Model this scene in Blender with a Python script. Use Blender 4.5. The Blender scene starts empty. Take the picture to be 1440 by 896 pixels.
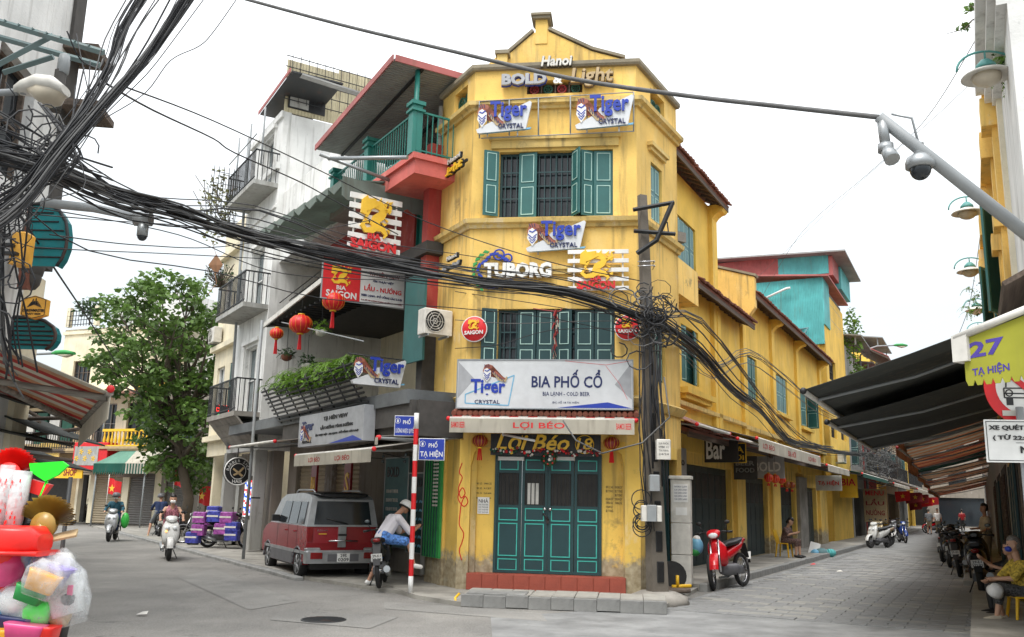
import bpy, math, random
from math import sin, cos, pi, atan, atan2, hypot, radians, degrees, sqrt
from mathutils import Matrix, Vector, noise
random.seed(7)
SC = bpy.context.scene
COL = SC.collection
# ------------------------------------------------------------------ camera
FPX, HCAM = 1250.0, 1.65
PITCH, ROLL = atan(255/FPX), 0.0227
cam_d = bpy.data.cameras.new('camera'); cam_d.lens = FPX/1440*36; cam_d.sensor_width = 36
cam_d.clip_end = 2000; cam_d.clip_start = 0.05
cam = bpy.data.objects.new('camera', cam_d); COL.objects.link(cam)
CAMM = Matrix.Translation((0,0,HCAM)) @ Matrix.Rotation(pi/2+PITCH,4,'X') @ Matrix.Rotation(ROLL,4,'Z')
cam.matrix_world = CAMM
SC.camera = cam
# ------------------------------------------------------------------ sky: overcast
SUN_EL, SUN_AZ = radians(58), radians(205)     # azimuth from +Y, clockwise
w = bpy.data.worlds.new('World'); SC.world = w; w.use_nodes = True
nt = w.node_tree; nt.nodes.clear()
def N(nt_, t, **k):
    n = nt_.nodes.new(t)
    for a, b in k.items(): setattr(n, a, b)
    return n
out = N(nt,'ShaderNodeOutputWorld'); bg = N(nt,'ShaderNodeBackground'); sky = N(nt,'ShaderNodeTexSky')
sky.sky_type = 'NISHITA'; sky.sun_disc = False; sky.sun_elevation = SUN_EL; sky.sun_rotation = SUN_AZ
sky.dust_density = 3
tc = N(nt,'ShaderNodeTexCoord'); sep = N(nt,'ShaderNodeSeparateXYZ'); nt.links.new(tc.outputs['Generated'], sep.inputs[0])
ramp = N(nt,'ShaderNodeValToRGB'); nt.links.new(sep.outputs['Z'], ramp.inputs[0])   # overcast veil, brighter towards the zenith
r = ramp.color_ramp; r.elements[0].position = 0.0; r.elements[0].color = (4.3,4.75,5.0,1)
r.elements[1].position = 1.0; r.elements[1].color = (13.5,13.7,14,1)
e = r.elements.new(.22); e.color = (5.4,5.8,6.0,1)
e = r.elements.new(.45); e.color = (8.6,8.8,8.9,1)
nz = N(nt,'ShaderNodeTexNoise'); nz.inputs['Scale'].default_value = 2.2; nz.inputs['Detail'].default_value = 4
mp = N(nt,'ShaderNodeMapping'); mp.inputs['Scale'].default_value = (1,1,3); nt.links.new(tc.outputs['Generated'], mp.inputs[0]); nt.links.new(mp.outputs[0], nz.inputs['Vector'])
mr = N(nt,'ShaderNodeMapRange'); mr.inputs[1].default_value=.3; mr.inputs[2].default_value=.7; mr.inputs[3].default_value=.93; mr.inputs[4].default_value=1.06
nt.links.new(nz.outputs[0], mr.inputs[0])
vm = N(nt,'ShaderNodeVectorMath', operation='SCALE'); nt.links.new(ramp.outputs[0], vm.inputs[0]); nt.links.new(mr.outputs[0], vm.inputs['Scale'])
mix = N(nt,'ShaderNodeMix', data_type='RGBA'); mix.inputs[0].default_value = 0.9
nt.links.new(sky.outputs[0], mix.inputs[6]); nt.links.new(vm.outputs[0], mix.inputs[7])
nt.links.new(mix.outputs[2], bg.inputs[0]); bg.inputs[1].default_value = 0.13; nt.links.new(bg.outputs[0], out.inputs[0])
# ------------------------------------------------------------------ sun (behind thin cloud)
sl = bpy.data.lights.new('sun','SUN'); sl.energy = 1.5; sl.angle = radians(22); sl.color = (1,.965,.91)
so = bpy.data.objects.new('sun', sl); COL.objects.link(so)
sdir = Vector((sin(SUN_AZ)*cos(SUN_EL), cos(SUN_AZ)*cos(SUN_EL), sin(SUN_EL)))
so.rotation_euler = sdir.to_track_quat('Z','Y').to_euler(); so.location = (0,-5,30)
SC.view_settings.view_transform = 'Standard'; SC.view_settings.look = 'None'
SC.view_settings.exposure = 0.66; SC.view_settings.gamma = 1
SC.render.engine = 'CYCLES'; SC.cycles.max_bounces = 6; SC.cycles.use_denoising = True

# ------------------------------------------------------------------ helpers: pixel rays against real planes
def ray(px, py):
    return CAMM.to_3x3() @ Vector(((px-720)/FPX, -(py-448)/FPX, -1.0))
def G(px, py, z=0.0):
    d = ray(px, py); t = (z-HCAM)/d.z
    return Vector((d.x*t, d.y*t, z))
def atY(px, py, Y):
    d = ray(px, py); t = Y/d.y
    return Vector((d.x*t, Y, HCAM+d.z*t))
class Pl:
    """vertical plane: local x along it (left to right seen from the street), y inward, z up"""
    def __init__(s, a, b):
        s.a = Vector((a[0],a[1])); b = Vector((b[0],b[1])); s.L = (b-s.a).length; s.d = (b-s.a)/s.L
        s.n = Vector((-s.d.y, s.d.x))
        s.M = Matrix(((s.d.x,s.n.x,0,s.a.x),(s.d.y,s.n.y,0,s.a.y),(0,0,1,0),(0,0,0,1)))
    def at(s, px, py, off=0.0):
        r = ray(px, py); a = s.a - s.n*off
        t = (a.x*s.n.x+a.y*s.n.y)/(r.x*s.n.x+r.y*s.n.y)
        p = r*t
        return (p.x-s.a.x)*s.d.x+(p.y-s.a.y)*s.d.y, HCAM+p.z
    def rect(s, x0, y0, x1, y1, off=0.0):
        a = s.at(x0,y0,off); b = s.at(x1,y1,off)
        return min(a[0],b[0]), max(a[0],b[0]), min(a[1],b[1]), max(a[1],b[1])
    def W(s, x, y, z): return s.M @ Vector((x,y,z))
    def perp(s, x, depth):
        """plane across the building at x, its left end 'depth' inward, its right end on the street line"""
        return Pl(s.W(x,depth,0)[:2], s.W(x,0,0)[:2])
def dirvp(px):
    r_ = ray(px, 703+.0227*(px-720)); v = Vector((r_.x, r_.y)); return v.normalized()

# ------------------------------------------------------------------ materials
SPEC = {}
MATS = {}
def spec(name, col, rough=.7, kind='plain', metal=0.0, **k): SPEC[name] = (col, rough, kind, metal, k)
def M(name):
    if name in MATS: return MATS[name]
    col, rough, kind, metal, k = SPEC[name]
    m = bpy.data.materials.new(name); m.use_nodes = True; nt = m.node_tree; L = nt.links.new
    b = nt.nodes['Principled BSDF']; b.inputs['Roughness'].default_value = rough; b.inputs['Metallic'].default_value = metal
    c4 = (*col,1); b.inputs['Base Color'].default_value = c4
    tc = N(nt,'ShaderNodeTexCoord')
    def nz(scale, detail=4, sc=(1,1,1), rough_=.55, co='Object'):
        mp = N(nt,'ShaderNodeMapping'); mp.inputs['Scale'].default_value = sc; L(tc.outputs[co], mp.inputs[0])
        n = N(nt,'ShaderNodeTexNoise'); n.inputs['Scale'].default_value = scale; n.inputs['Detail'].default_value = detail; n.inputs['Roughness'].default_value = rough_
        L(mp.outputs[0], n.inputs['Vector']); return n.outputs[0]
    def rng(x, a, b_, c=0., d=1.):
        r_ = N(nt,'ShaderNodeMapRange'); r_.inputs[1].default_value=a; r_.inputs[2].default_value=b_; r_.inputs[3].default_value=c; r_.inputs[4].default_value=d; L(x, r_.inputs[0]); return r_.outputs[0]
    def mx(f, a, b_, bt='MIX'):
        q = N(nt,'ShaderNodeMix', data_type='RGBA', blend_type=bt)
        if isinstance(f,(int,float)): q.inputs[0].default_value = f
        else: L(f, q.inputs[0])
        for i, v in ((6,a),(7,b_)):
            if isinstance(v, tuple): q.inputs[i].default_value = (*v[:3],1)
            else: L(v, q.inputs[i])
        return q.outputs[2]
    def mul(a, b_):
        q = N(nt,'ShaderNodeMath', operation='MULTIPLY'); L(a,q.inputs[0])
        if isinstance(b_,(int,float)): q.inputs[1].default_value=b_
        else: L(b_,q.inputs[1])
        return q.outputs[0]
    def bump(h, s, dist=.02):
        q = N(nt,'ShaderNodeBump'); q.inputs['Strength'].default_value = s; q.inputs['Distance'].default_value = dist
        L(h, q.inputs['Height']); L(q.outputs[0], b.inputs['Normal'])
    dk = lambda f: tuple(x*f for x in col)
    if kind == 'plain':
        a = k.get('var',.18); c = mx(rng(nz(k.get('scale',6)), .3,.7), dk(1-a), tuple(min(1,x*(1+a)) for x in col)); L(c, b.inputs['Base Color'])
        if k.get('bump',.0): bump(nz(k.get('bscale',60)), k['bump'])
    elif kind == 'plaster':      # painted render: patchy fading, rain streaks, mould spots, damp foot
        st = k.get('stain',(.10,.085,.06)); am = k.get('dirt',1.)
        c = mx(rng(nz(.9,6),.35,.65), dk(.84), tuple(min(1,x*1.1) for x in col))
        c = mx(mul(rng(nz(2.2,5,(1,1,.35)),.52,.75), .55), c, k.get('fade',(.72,.58,.3)))
        c = mx(mul(rng(nz(3.5,8,(1.6,1.6,.14)),.53,.74), .6*am), c, st)
        c = mx(mul(rng(nz(1.7,9,(1,1,1),.7),.6,.7), .5*am), c, st)
        c = mx(mul(rng(nz(16,6,(1,1,.6),.7),.60,.70), .45*am), c, dk(.5))
        c = mx(mul(rng(nz(1.1,10,(1,1,.5),.75),.58,.63), .5*am), c, tuple(min(.8,x*.6+.28) for x in col))
        if 'foot' in k:
            sp = N(nt,'ShaderNodeSeparateXYZ'); L(tc.outputs['Object'], sp.inputs[0])
            ad = N(nt,'ShaderNodeMath', operation='ADD'); L(rng(sp.outputs['Z'],.0,k['foot'],1.,0.),ad.inputs[0]); L(nz(4,8,rough_=.7),ad.inputs[1])
            c = mx(mul(rng(ad.outputs[0],.86,1.04),.85), c, mx(rng(nz(9,6),.35,.65),(.17,.15,.12),(.38,.35,.28)))
        L(c, b.inputs['Base Color']); bump(nz(22,8), .25)
    elif kind == 'concrete':
        c = mx(rng(nz(1.6,7),.35,.68), dk(.7), tuple(x*1.2 for x in col))
        c = mx(mul(rng(nz(5,8,rough_=.7),.55,.72),.5), c, dk(.4)); L(c, b.inputs['Base Color']); bump(nz(40,6),.3)
    elif kind == 'asphalt':
        c = mx(rng(nz(.35,6,rough_=.6),.40,.60), dk(.72), tuple(x*1.15 for x in col)); c = mx(mul(rng(nz(.9,5,(.15,1,1)),.5,.62),.3), c, dk(.6))
        c = mx(mul(rng(nz(1.2,8,(1,.35,1),.65),.52,.7),.45), c, dk(1.6))
        c = mx(mul(rng(nz(2.7,9,rough_=.7),.58,.66),.45), c, dk(.5))
        v = N(nt,'ShaderNodeTexVoronoi', feature='DISTANCE_TO_EDGE'); v.inputs['Scale'].default_value=.55
        mp = N(nt,'ShaderNodeVectorMath', operation='ADD'); L(tc.outputs['Object'],mp.inputs[0])
        nn = N(nt,'ShaderNodeTexNoise'); nn.inputs['Scale'].default_value=2.; L(tc.outputs['Object'],nn.inputs['Vector']); sc_=N(nt,'ShaderNodeVectorMath',operation='SCALE'); sc_.inputs['Scale'].default_value=.9; L(nn.outputs[1],sc_.inputs[0]); L(sc_.outputs[0],mp.inputs[1]); L(mp.outputs[0],v.inputs['Vector'])
        c = mx(mul(rng(v.outputs[0],.0,.012,1.,0.), rng(nz(.6),.5,.62)), c, dk(.35))
        c = mx(rng(nz(45,6,rough_=.9),.36,.64), mx(.38,c,(0,0,0)), mx(.13,c,(1,1,1))); L(c, b.inputs['Base Color']); bump(nz(120,4),.35,.01)
    elif kind == 'metal':
        c = mx(rng(nz(5,6),.35,.7), dk(.85), col); c = mx(mul(rng(nz(3,9,(1,1,.4),.7),.56,.68), k.get('rust',.4)), c, (.16,.06,.025)); L(c, b.inputs['Base Color'])
    elif kind == 'corr':
        wv = N(nt,'ShaderNodeTexWave'); wv.bands_direction='X'; wv.inputs['Scale'].default_value=k.get('f',4.); L(tc.outputs['Object'],wv.inputs['Vector'])
        c = mx(rng(nz(1.5,7),.35,.65), dk(.8), tuple(min(1,x*1.1) for x in col)); c = mx(mul(rng(nz(3,8,(2,2,.2)),.56,.7),k.get('rust',.3)),c,(.13,.075,.04)); L(c, b.inputs['Base Color']); bump(wv.outputs[0],.8,.03)
    elif kind == 'leaf':
        oi = nz(k.get('scale',1.3),3)
        c = mx(rng(oi,.35,.65), dk(.55), tuple(x*1.5 for x in col))
        c = mx(rng(nz(14,2),.4,.6), mx(.35,c,(0,.0,0)), c); L(c, b.inputs['Base Color'])
        tr = N(nt,'ShaderNodeBsdfTranslucent'); L(c, tr.inputs[0]); ms = N(nt,'ShaderNodeMixShader'); ms.inputs[0].default_value=.3
        L(b.outputs[0],ms.inputs[1]); L(tr.outputs[0],ms.inputs[2]); L(ms.outputs[0], nt.nodes['Material Output'].inputs[0])
    elif kind == 'cloth':        # awning canvas: lets some sky light through
        c = mx(rng(nz(1.1,7),.35,.68), dk(.75), tuple(min(1,x*1.05) for x in col)); c = mx(mul(rng(nz(4,8,(2,2,.3)),.54,.72),.4*k.get('dirt',1)),c,(.18,.14,.1)); L(c, b.inputs['Base Color'])
        tr = N(nt,'ShaderNodeBsdfTranslucent'); L(c, tr.inputs[0]); ms = N(nt,'ShaderNodeMixShader'); ms.inputs[0].default_value=k.get('tr',.4)
        L(b.outputs[0],ms.inputs[1]); L(tr.outputs[0],ms.inputs[2]); L(ms.outputs[0], nt.nodes['Material Output'].inputs[0])
    elif kind == 'clear':        # thin clear plastic
        tp = N(nt,'ShaderNodeBsdfTransparent'); ms = N(nt,'ShaderNodeMixShader'); L(rng(nz(9,6),.35,.65,k.get('lo',.15),k.get('hi',.6)), ms.inputs[0])
        L(tp.outputs[0],ms.inputs[1]); L(b.outputs[0],ms.inputs[2]); L(ms.outputs[0], nt.nodes['Material Output'].inputs[0]); bump(nz(14,4),.6)
    elif kind == 'emit':
        b.inputs['Emission Color'].default_value = c4; b.inputs['Emission Strength'].default_value = k.get('e',1.)
    elif kind == 'wood':
        c = mx(rng(nz(3,8,(.3,8,8)),.35,.65), dk(.6), tuple(x*1.3 for x in col)); L(c, b.inputs['Base Color']); bump(nz(5,6,(.3,9,9)),.3)
    MATS[name] = m; return m
for n_, c_, r_ , k_ in [('yellow',(.82,.545,.15),.85,dict(kind='plaster',dirt=1.25,fade=(.82,.67,.32))),
    ('yellow_foot',(.81,.54,.115),.85,dict(kind='plaster',foot=1.15,fade=(.80,.6,.24))),
    ('yellow_plain',(.81,.53,.09),.85,dict(kind='plaster',dirt=.45,fade=(.8,.55,.15))),
    ('cornice',(.70,.50,.17),.85,dict(kind='plaster',dirt=1.3)),
    ('coping',(.27,.235,.17),.9,dict(kind='concrete')),
    ('concrete',(.30,.28,.25),.9,dict(kind='concrete')),
    ('pavement',(.34,.325,.29),.9,dict(kind='concrete')),
    ('stone',(.25,.252,.248),.75,dict(kind='concrete')),
    ('stone_light',(.32,.315,.29),.8,dict(kind='concrete')),
    ('kerb',(.25,.25,.24),.8,dict(kind='concrete')),
    ('asphalt',(.225,.213,.19),.88,dict(kind='asphalt')),
    ('whitewall',(.74,.74,.72),.85,dict(kind='plaster',fade=(.5,.5,.47),stain=(.16,.15,.13))),
    ('cream',(.76,.68,.5),.85,dict(kind='plaster',dirt=.5,fade=(.7,.66,.56),stain=(.25,.22,.17))),
    ('greywall',(.36,.36,.34),.85,dict(kind='plaster',fade=(.4,.38,.34))),
    ('darkwall',(.07,.065,.06),.9,dict()),
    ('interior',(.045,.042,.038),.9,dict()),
    ('teal',(.028,.13,.125),.55,dict(kind='metal',rust=.15)),
    ('teal_dark',(.014,.055,.06),.5,dict(kind='metal',rust=.12)),
    ('teal_faded',(.13,.26,.28),.7,dict(kind='metal',rust=.2)),
    ('teal_line',(.05,.44,.37),.5,dict()),
    ('pale_line',(.42,.62,.56),.6,dict()),
    ('teal_corr',(.10,.46,.46),.6,dict(kind='corr')),
    ('green_metal',(.02,.2,.165),.45,dict(kind='metal',rust=.12)),
    ('red_wall',(.40,.05,.045),.8,dict(kind='plaster',dirt=.5,fade=(.6,.16,.12))),
    ('salmon',(.66,.15,.125),.75,dict(kind='plaster',dirt=.4,fade=(.75,.3,.24))),
    ('red_tile',(.36,.075,.045),.5,dict(kind='concrete')),
    ('roof_tile',(.23,.085,.055),.85,dict(kind='concrete')),
    ('old_wood',(.12,.09,.07),.85,dict(kind='wood')),
    ('grey_wood',(.22,.2,.17),.85,dict(kind='wood')),
    ('roof_sheet',(.30,.30,.29),.6,dict(kind='corr',rust=.3)),
    ('roof_red',(.42,.12,.11),.6,dict(kind='corr',rust=.3)),
    ('awn_green',(.30,.36,.32),.8,dict(kind='cloth')),
    ('glass',(.02,.025,.03),.08,dict(var=.05)),
    ('glass_pale',(.12,.15,.16),.12,dict(var=.3,scale=1.5)),
    ('white',(.76,.76,.74),.55,dict(var=.08)),
    ('offwhite',(.62,.60,.55),.6,dict(var=.15)),
    ('sign_white',(.62,.64,.66),.4,dict(var=.06)),
    ('sign_grey',(.36,.37,.39),.45,dict(var=.12)),
    ('blue',(.012,.04,.36),.4,dict(var=.08)),
    ('navy',(.01,.018,.10),.4,dict(var=.08)),
    ('sky_blue',(.16,.42,.62),.4,dict(var=.08)),
    ('red',(.66,.015,.02),.45,dict(var=.1)),
    ('dark_red',(.25,.012,.015),.4,dict(var=.1)),
    ('gold',(.85,.52,.03),.45,dict(var=.08)),
    ('tan',(.45,.33,.18),.6,dict(var=.15)),
    ('orange',(.8,.25,.04),.6,dict(var=.12)),
    ('tiger_orange',(.32,.10,.06),.6,dict(var=.2)),
    ('black',(.013,.013,.014),.5,dict(var=.3)),
    ('cable',(.016,.017,.02),.6,dict(var=.3)),
    ('cable_grey',(.10,.10,.10),.6,dict(var=.3)),
    ('rubber',(.018,.018,.018),.85,dict(var=.3)),
    ('chrome',(.6,.6,.62),.22,dict(metal=1.,var=.05)),
    ('steel',(.36,.38,.39),.4,dict(kind='metal',metal=.6,rust=.2)),
    ('grey_metal',(.3,.32,.33),.5,dict(kind='metal',rust=.15)),
    ('iron',(.02,.022,.024),.55,dict(kind='metal',rust=.3)),
    ('green',(.03,.3,.07),.5,dict(var=.15)),
    ('bright_green',(.04,.42,.06),.4,dict(var=.05)),
    ('dark_green',(.012,.08,.05),.6,dict(var=.2)),
    ('shutter_tan',(.34,.28,.19),.6,dict(kind='metal',rust=.3)),
    ('shutter_grey',(.17,.16,.15),.6,dict(kind='metal',rust=.3)),
    ('skin',(.52,.30,.20),.6,dict(var=.1)),
    ('skin_tan',(.42,.22,.14),.6,dict(var=.1)),
    ('hair',(.012,.010,.009),.5,dict(var=.3)),
    ('hair_grey',(.17,.15,.13),.6,dict(var=.4,scale=60)),
    ('leaf_tree',(.12,.215,.045),.5,dict(kind='leaf')),
    ('leaf_fern',(.16,.30,.035),.5,dict(kind='leaf')),
    ('leaf_dark',(.04,.09,.028),.5,dict(kind='leaf')),
    ('leaf_dry',(.22,.22,.10),.7,dict(kind='leaf')),
    ('bark',(.10,.08,.06),.9,dict(kind='concrete')),
    ('yellow_plastic',(.85,.5,.02),.35,dict(var=.05)),
    ('lamp_glass',(.52,.46,.36),.3,dict(var=.1)),
    ('verdigris',(.09,.30,.28),.5,dict(kind='metal',rust=.25))]:
    spec(n_, c_, r_, **k_)

# ------------------------------------------------------------------ mesh builder
class MB:
    def __init__(s, mat='white', T=None):
        s.v=[]; s.f=[]; s.fm=[]; s.fs=[]; s.ms=[]; s.T=T; s.smooth=False; s.m(mat)
    def m(s, name):
        if name not in s.ms: s.ms.append(name)
        s.c = s.ms.index(name); return s
    def add(s, vs, fs, smooth=None):
        o = len(s.v)
        s.v.extend([tuple(s.T @ Vector(p)) for p in vs] if s.T is not None else [tuple(p) for p in vs])
        sm = s.smooth if smooth is None else smooth
        for f in fs: s.f.append(tuple(i+o for i in f)); s.fm.append(s.c); s.fs.append(sm)
        return s
    def box(s, x0,x1,y0,y1,z0,z1):
        if x0>x1: x0,x1=x1,x0
        if y0>y1: y0,y1=y1,y0
        if z0>z1: z0,z1=z1,z0
        return s.add([(x0,y0,z0),(x1,y0,z0),(x1,y1,z0),(x0,y1,z0),(x0,y0,z1),(x1,y0,z1),(x1,y1,z1),(x0,y1,z1)],
            [(0,3,2,1),(4,5,6,7),(0,1,5,4),(1,2,6,5),(2,3,7,6),(3,0,4,7)], False)
    def bbox(s, x0,x1,y0,y1,z0,z1, b=.01):
        """box with chamfered vertical (z) and top edges"""
        pts=[]
        for z,i in ((z0,0),(z1-b,0),(z1,b)):
            pts += [(x0+b+i,y0+i,z),(x1-b-i,y0+i,z),(x1-i,y0+b+i,z),(x1-i,y1-b-i,z),(x1-b-i,y1-i,z),(x0+b+i,y1-i,z),(x0+i,y1-b-i,z),(x0+i,y0+b+i,z)]
        fs=[tuple(range(7,-1,-1)), tuple(range(16,24))]
        for r_ in (0,8):
            for i in range(8):
                j=(i+1)%8; fs.append((r_+i,r_+j,r_+8+j,r_+8+i))
        return s.add(pts,fs,False)
    def quad(s, a,b,c,d): return s.add([a,b,c,d],[(0,1,2,3)], False)
    def prism(s, poly, y0, y1):
        """polygon in x,z (counter-clockwise seen from -y) given depth y0..y1"""
        n=len(poly); A=sum(poly[i][0]*poly[(i+1)%n][1]-poly[(i+1)%n][0]*poly[i][1] for i in range(n))
        if A<0: poly=poly[::-1]
        vs=[(x,y0,z) for x,z in poly]+[(x,y1,z) for x,z in poly]
        fs=[tuple(range(n)), tuple(range(2*n-1,n-1,-1))]
        for i in range(n): j=(i+1)%n; fs.append((j,i,n+i,n+j))
        return s.add(vs,fs,False)
    def slab(s, pts, t, up=None):
        """thick sheet: pts is a planar polygon in space, thickness t along its normal"""
        P=[Vector(p) for p in pts]; nrm=Vector((0,0,0))
        for i in range(len(P)): nrm += P[i].cross(P[(i+1)%len(P)])
        nrm.normalize(); n=len(P); vs=[tuple(p) for p in P]+[tuple(p-nrm*t) for p in P]
        fs=[tuple(range(n)), tuple(range(2*n-1,n-1,-1))]
        for i in range(n): j=(i+1)%n; fs.append((j,i,n+i,n+j))
        return s.add(vs,fs,False)
    def tube(s, path, r, n=8, cap=True, flat=1.0):
        P=[Vector(p) for p in path]; k=len(P); R=r if isinstance(r,(list,tuple)) else [r]*k
        t=(P[1]-P[0]).normalized(); u=Vector((0,0,1)) if abs(t.z)<.9 else Vector((1,0,0)); u=(u-t*u.dot(t)).normalized()
        vs=[]
        for i in range(k):
            tt=(P[min(i+1,k-1)]-P[max(i-1,0)])
            if tt.length<1e-9: tt=t
            tt.normalize(); u=(u-tt*u.dot(tt))
            if u.length<1e-6: u=Vector((1,0,0)) if abs(tt.x)<.9 else Vector((0,1,0)); u=(u-tt*u.dot(tt))
            u.normalize(); w_=tt.cross(u)
            for j in range(n):
                a=2*pi*j/n; vs.append(tuple(P[i]+(u*cos(a)*flat+w_*sin(a))*R[i]))
        fs=[(i*n+j,i*n+(j+1)%n,(i+1)*n+(j+1)%n,(i+1)*n+j) for i in range(k-1) for j in range(n)]
        s.add(vs,fs,n>4)
        if cap: o=len(s.v)-k*n; s._cap(o,n,True); s._cap(o+(k-1)*n,n,False)
        return s
    def _cap(s,o,n,rev):
        f=tuple(range(o,o+n)); s.f.append(f[::-1] if rev else f); s.fm.append(s.c); s.fs.append(False)
    def lathe(s, prof, n=16, T=None, a0=0, a1=2*pi, cap=True):
        """profile [(r,z)] round local z"""
        full=abs(a1-a0-2*pi)<1e-6; m_=n if full else n+1; vs=[]
        for r_,z in prof:
            for j in range(m_):
                a=a0+(a1-a0)*j/n; p=Vector((r_*cos(a),r_*sin(a),z)); vs.append(T@p if T is not None else p)
        fs=[]
        for i in range(len(prof)-1):
            for j in range(n if full else m_-1): j2=(j+1)%m_; fs.append((i*m_+j,i*m_+j2,(i+1)*m_+j2,(i+1)*m_+j))
        s.add(vs,fs,True)
        if full and cap:
            o=len(s.v)-len(vs)
            if prof[0][0]>1e-5: s._cap(o,m_,True)
            if prof[-1][0]>1e-5: s._cap(o+(len(prof)-1)*m_,m_,False)
        return s
    def ball(s, c, r, n=12, m_=8):
        rx,ry,rz = r if isinstance(r,(tuple,list)) else (r,r,r)
        T=Matrix.Translation(c)@Matrix.Diagonal((rx,ry,rz,1))
        return s.lathe([(max(1e-4,sin(pi*i/m_)),-cos(pi*i/m_)) for i in range(m_+1)], n, T, cap=False)
    def loft(s, secs, n=16, axis='x', cap=True):
        """secs: (pos, cy, cz, hy, hz, exponent) superellipse sections along x"""
        vs=[]
        for q in secs:
            p,cy,cz,hy,hz = q[:5]; ex = q[5] if len(q)>5 else 2.6
            for j in range(n):
                a=2*pi*j/n; ca,sa=cos(a),sin(a)
                y=cy+hy*math.copysign(abs(ca)**(2/ex),ca); z=cz+hz*math.copysign(abs(sa)**(2/ex),sa)
                vs.append((p,y,z) if axis=='x' else ((y,p,z) if axis=='y' else (y,z,p)))
        k=len(secs); fs=[(i*n+j,i*n+(j+1)%n,(i+1)*n+(j+1)%n,(i+1)*n+j) for i in range(k-1) for j in range(n)]
        s.add(vs,fs,True)
        if cap: o=len(s.v)-k*n; s._cap(o,n,True); s._cap(o+(k-1)*n,n,False)
        return s
    def ring(s, c, R, r_, axis='y', n=20, m_=8, sq=1.):
        """torus; axis y = wheel standing in the x,z plane"""
        T={'y':Matrix.Rotation(pi/2,4,'X'),'x':Matrix.Rotation(pi/2,4,'Y'),'z':Matrix.Identity(4)}[axis]; T=Matrix.Translation(c)@T
        vs=[];
        for i in range(n):
            a=2*pi*i/n
            for j in range(m_):
                b_=2*pi*j/m_; rr=R+r_*cos(b_); vs.append(T@Vector((rr*cos(a),rr*sin(a),r_*sq*sin(b_))))
        fs=[(i*m_+j,((i+1)%n)*m_+j,((i+1)%n)*m_+(j+1)%m_,i*m_+(j+1)%m_) for i in range(n) for j in range(m_)]
        return s.add(vs,fs,True)
    def mesh(s, name):
        me=bpy.data.meshes.new(name); me.from_pydata(s.v,[],s.f)
        for n_ in s.ms: me.materials.append(M(n_))
        if len(s.ms)>1: me.polygons.foreach_set('material_index', s.fm)
        if any(s.fs): me.polygons.foreach_set('use_smooth', s.fs)
        me.update(); return me
    def build(s, name, parent=None, mtx=None, label=None, kind=None):
        return put(name, s.mesh(name), parent, mtx, label, kind)
def put(name, data, parent=None, mtx=None, label=None, kind=None):
    """link a mesh; mtx is its WORLD matrix when it has a parent set in the world, or None for the parent's own frame"""
    o=bpy.data.objects.new(name, data); COL.objects.link(o)
    if parent is not None:
        o.parent=parent
        if mtx is not None:
            o.matrix_parent_inverse = WM[parent.name].inverted()
            o.matrix_basis = mtx; WM[o.name]=mtx.copy()
        else: WM[o.name]=WM[parent.name].copy()
    elif mtx is not None: o.matrix_world=mtx; WM[o.name]=mtx.copy()
    else: WM[o.name]=Matrix.Identity(4)
    if label: o['label']=label
    if kind: o['kind']=kind
    return o
WM={}
I4=Matrix.Identity(4)
def thing(name, label, cat, loc=(0,0,0), rz=0.0, group=None, mtx=None):
    o=bpy.data.objects.new(name,None); o.empty_display_size=.3; COL.objects.link(o)
    m=mtx if mtx is not None else Matrix.Translation(loc)@Matrix.Rotation(rz,4,'Z')
    o.matrix_world=m; WM[o.name]=m.copy(); o['label']=label; o['category']=cat
    if group: o['group']=group
    return o
def tag(o, label, cat, group=None):
    o['label']=label; o['category']=cat
    if group: o['group']=group
    return o
def kids(o): return CH.get(o.name, [])
def copy_tree(o, mtx, label=None, group=None):
    r_=o.copy(); COL.objects.link(r_); r_.matrix_world=mtx; WM[r_.name]=mtx.copy()
    if label: r_['label']=label
    if group: r_['group']=group
    def rec(src,dst):
        for c in [x for x in ALLO if x.parent==src]:
            d=c.copy(); COL.objects.link(d); d.parent=dst; rec(c,d)
    ALLO=[x for x in COL.objects if x.parent is not None]
    rec(o,r_); return r_
# ---- text and remeshed bodies are evaluated in a scratch scene
TMP=bpy.data.scenes.new('scratch')
_tc={}
def evalmesh(o):
    with bpy.context.temp_override(scene=TMP, view_layer=TMP.view_layers[0]):
        dg=bpy.context.evaluated_depsgraph_get(); dg.update()
        return bpy.data.meshes.new_from_object(o.evaluated_get(dg))
def textmesh(body, bold=0.0, shear=0.0, space=1.0):
    k=(body,bold,shear,space)
    if k in _tc: return _tc[k]
    c=bpy.data.curves.new('text','FONT'); c.body=body; c.offset=bold; c.shear=shear; c.space_character=space; c.resolution_u=2 if len(body)<14 else 1
    o=bpy.data.objects.new('text',c); TMP.collection.objects.link(o)
    me=evalmesh(o)
    vs=[(v.co.x,v.co.y) for v in me.vertices]; fs=[tuple(p.vertices) for p in me.polygons]
    ed={}
    for p in me.polygons:
        l=list(p.vertices)
        for a,b in zip(l,l[1:]+l[:1]): ed[(a,b)]=1
    rim=[(a,b) for (a,b) in ed if (b,a) not in ed]
    bpy.data.objects.remove(o); bpy.data.curves.remove(c); bpy.data.meshes.remove(me)
    _tc[k]=(vs,fs,rim); return _tc[k]
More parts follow.
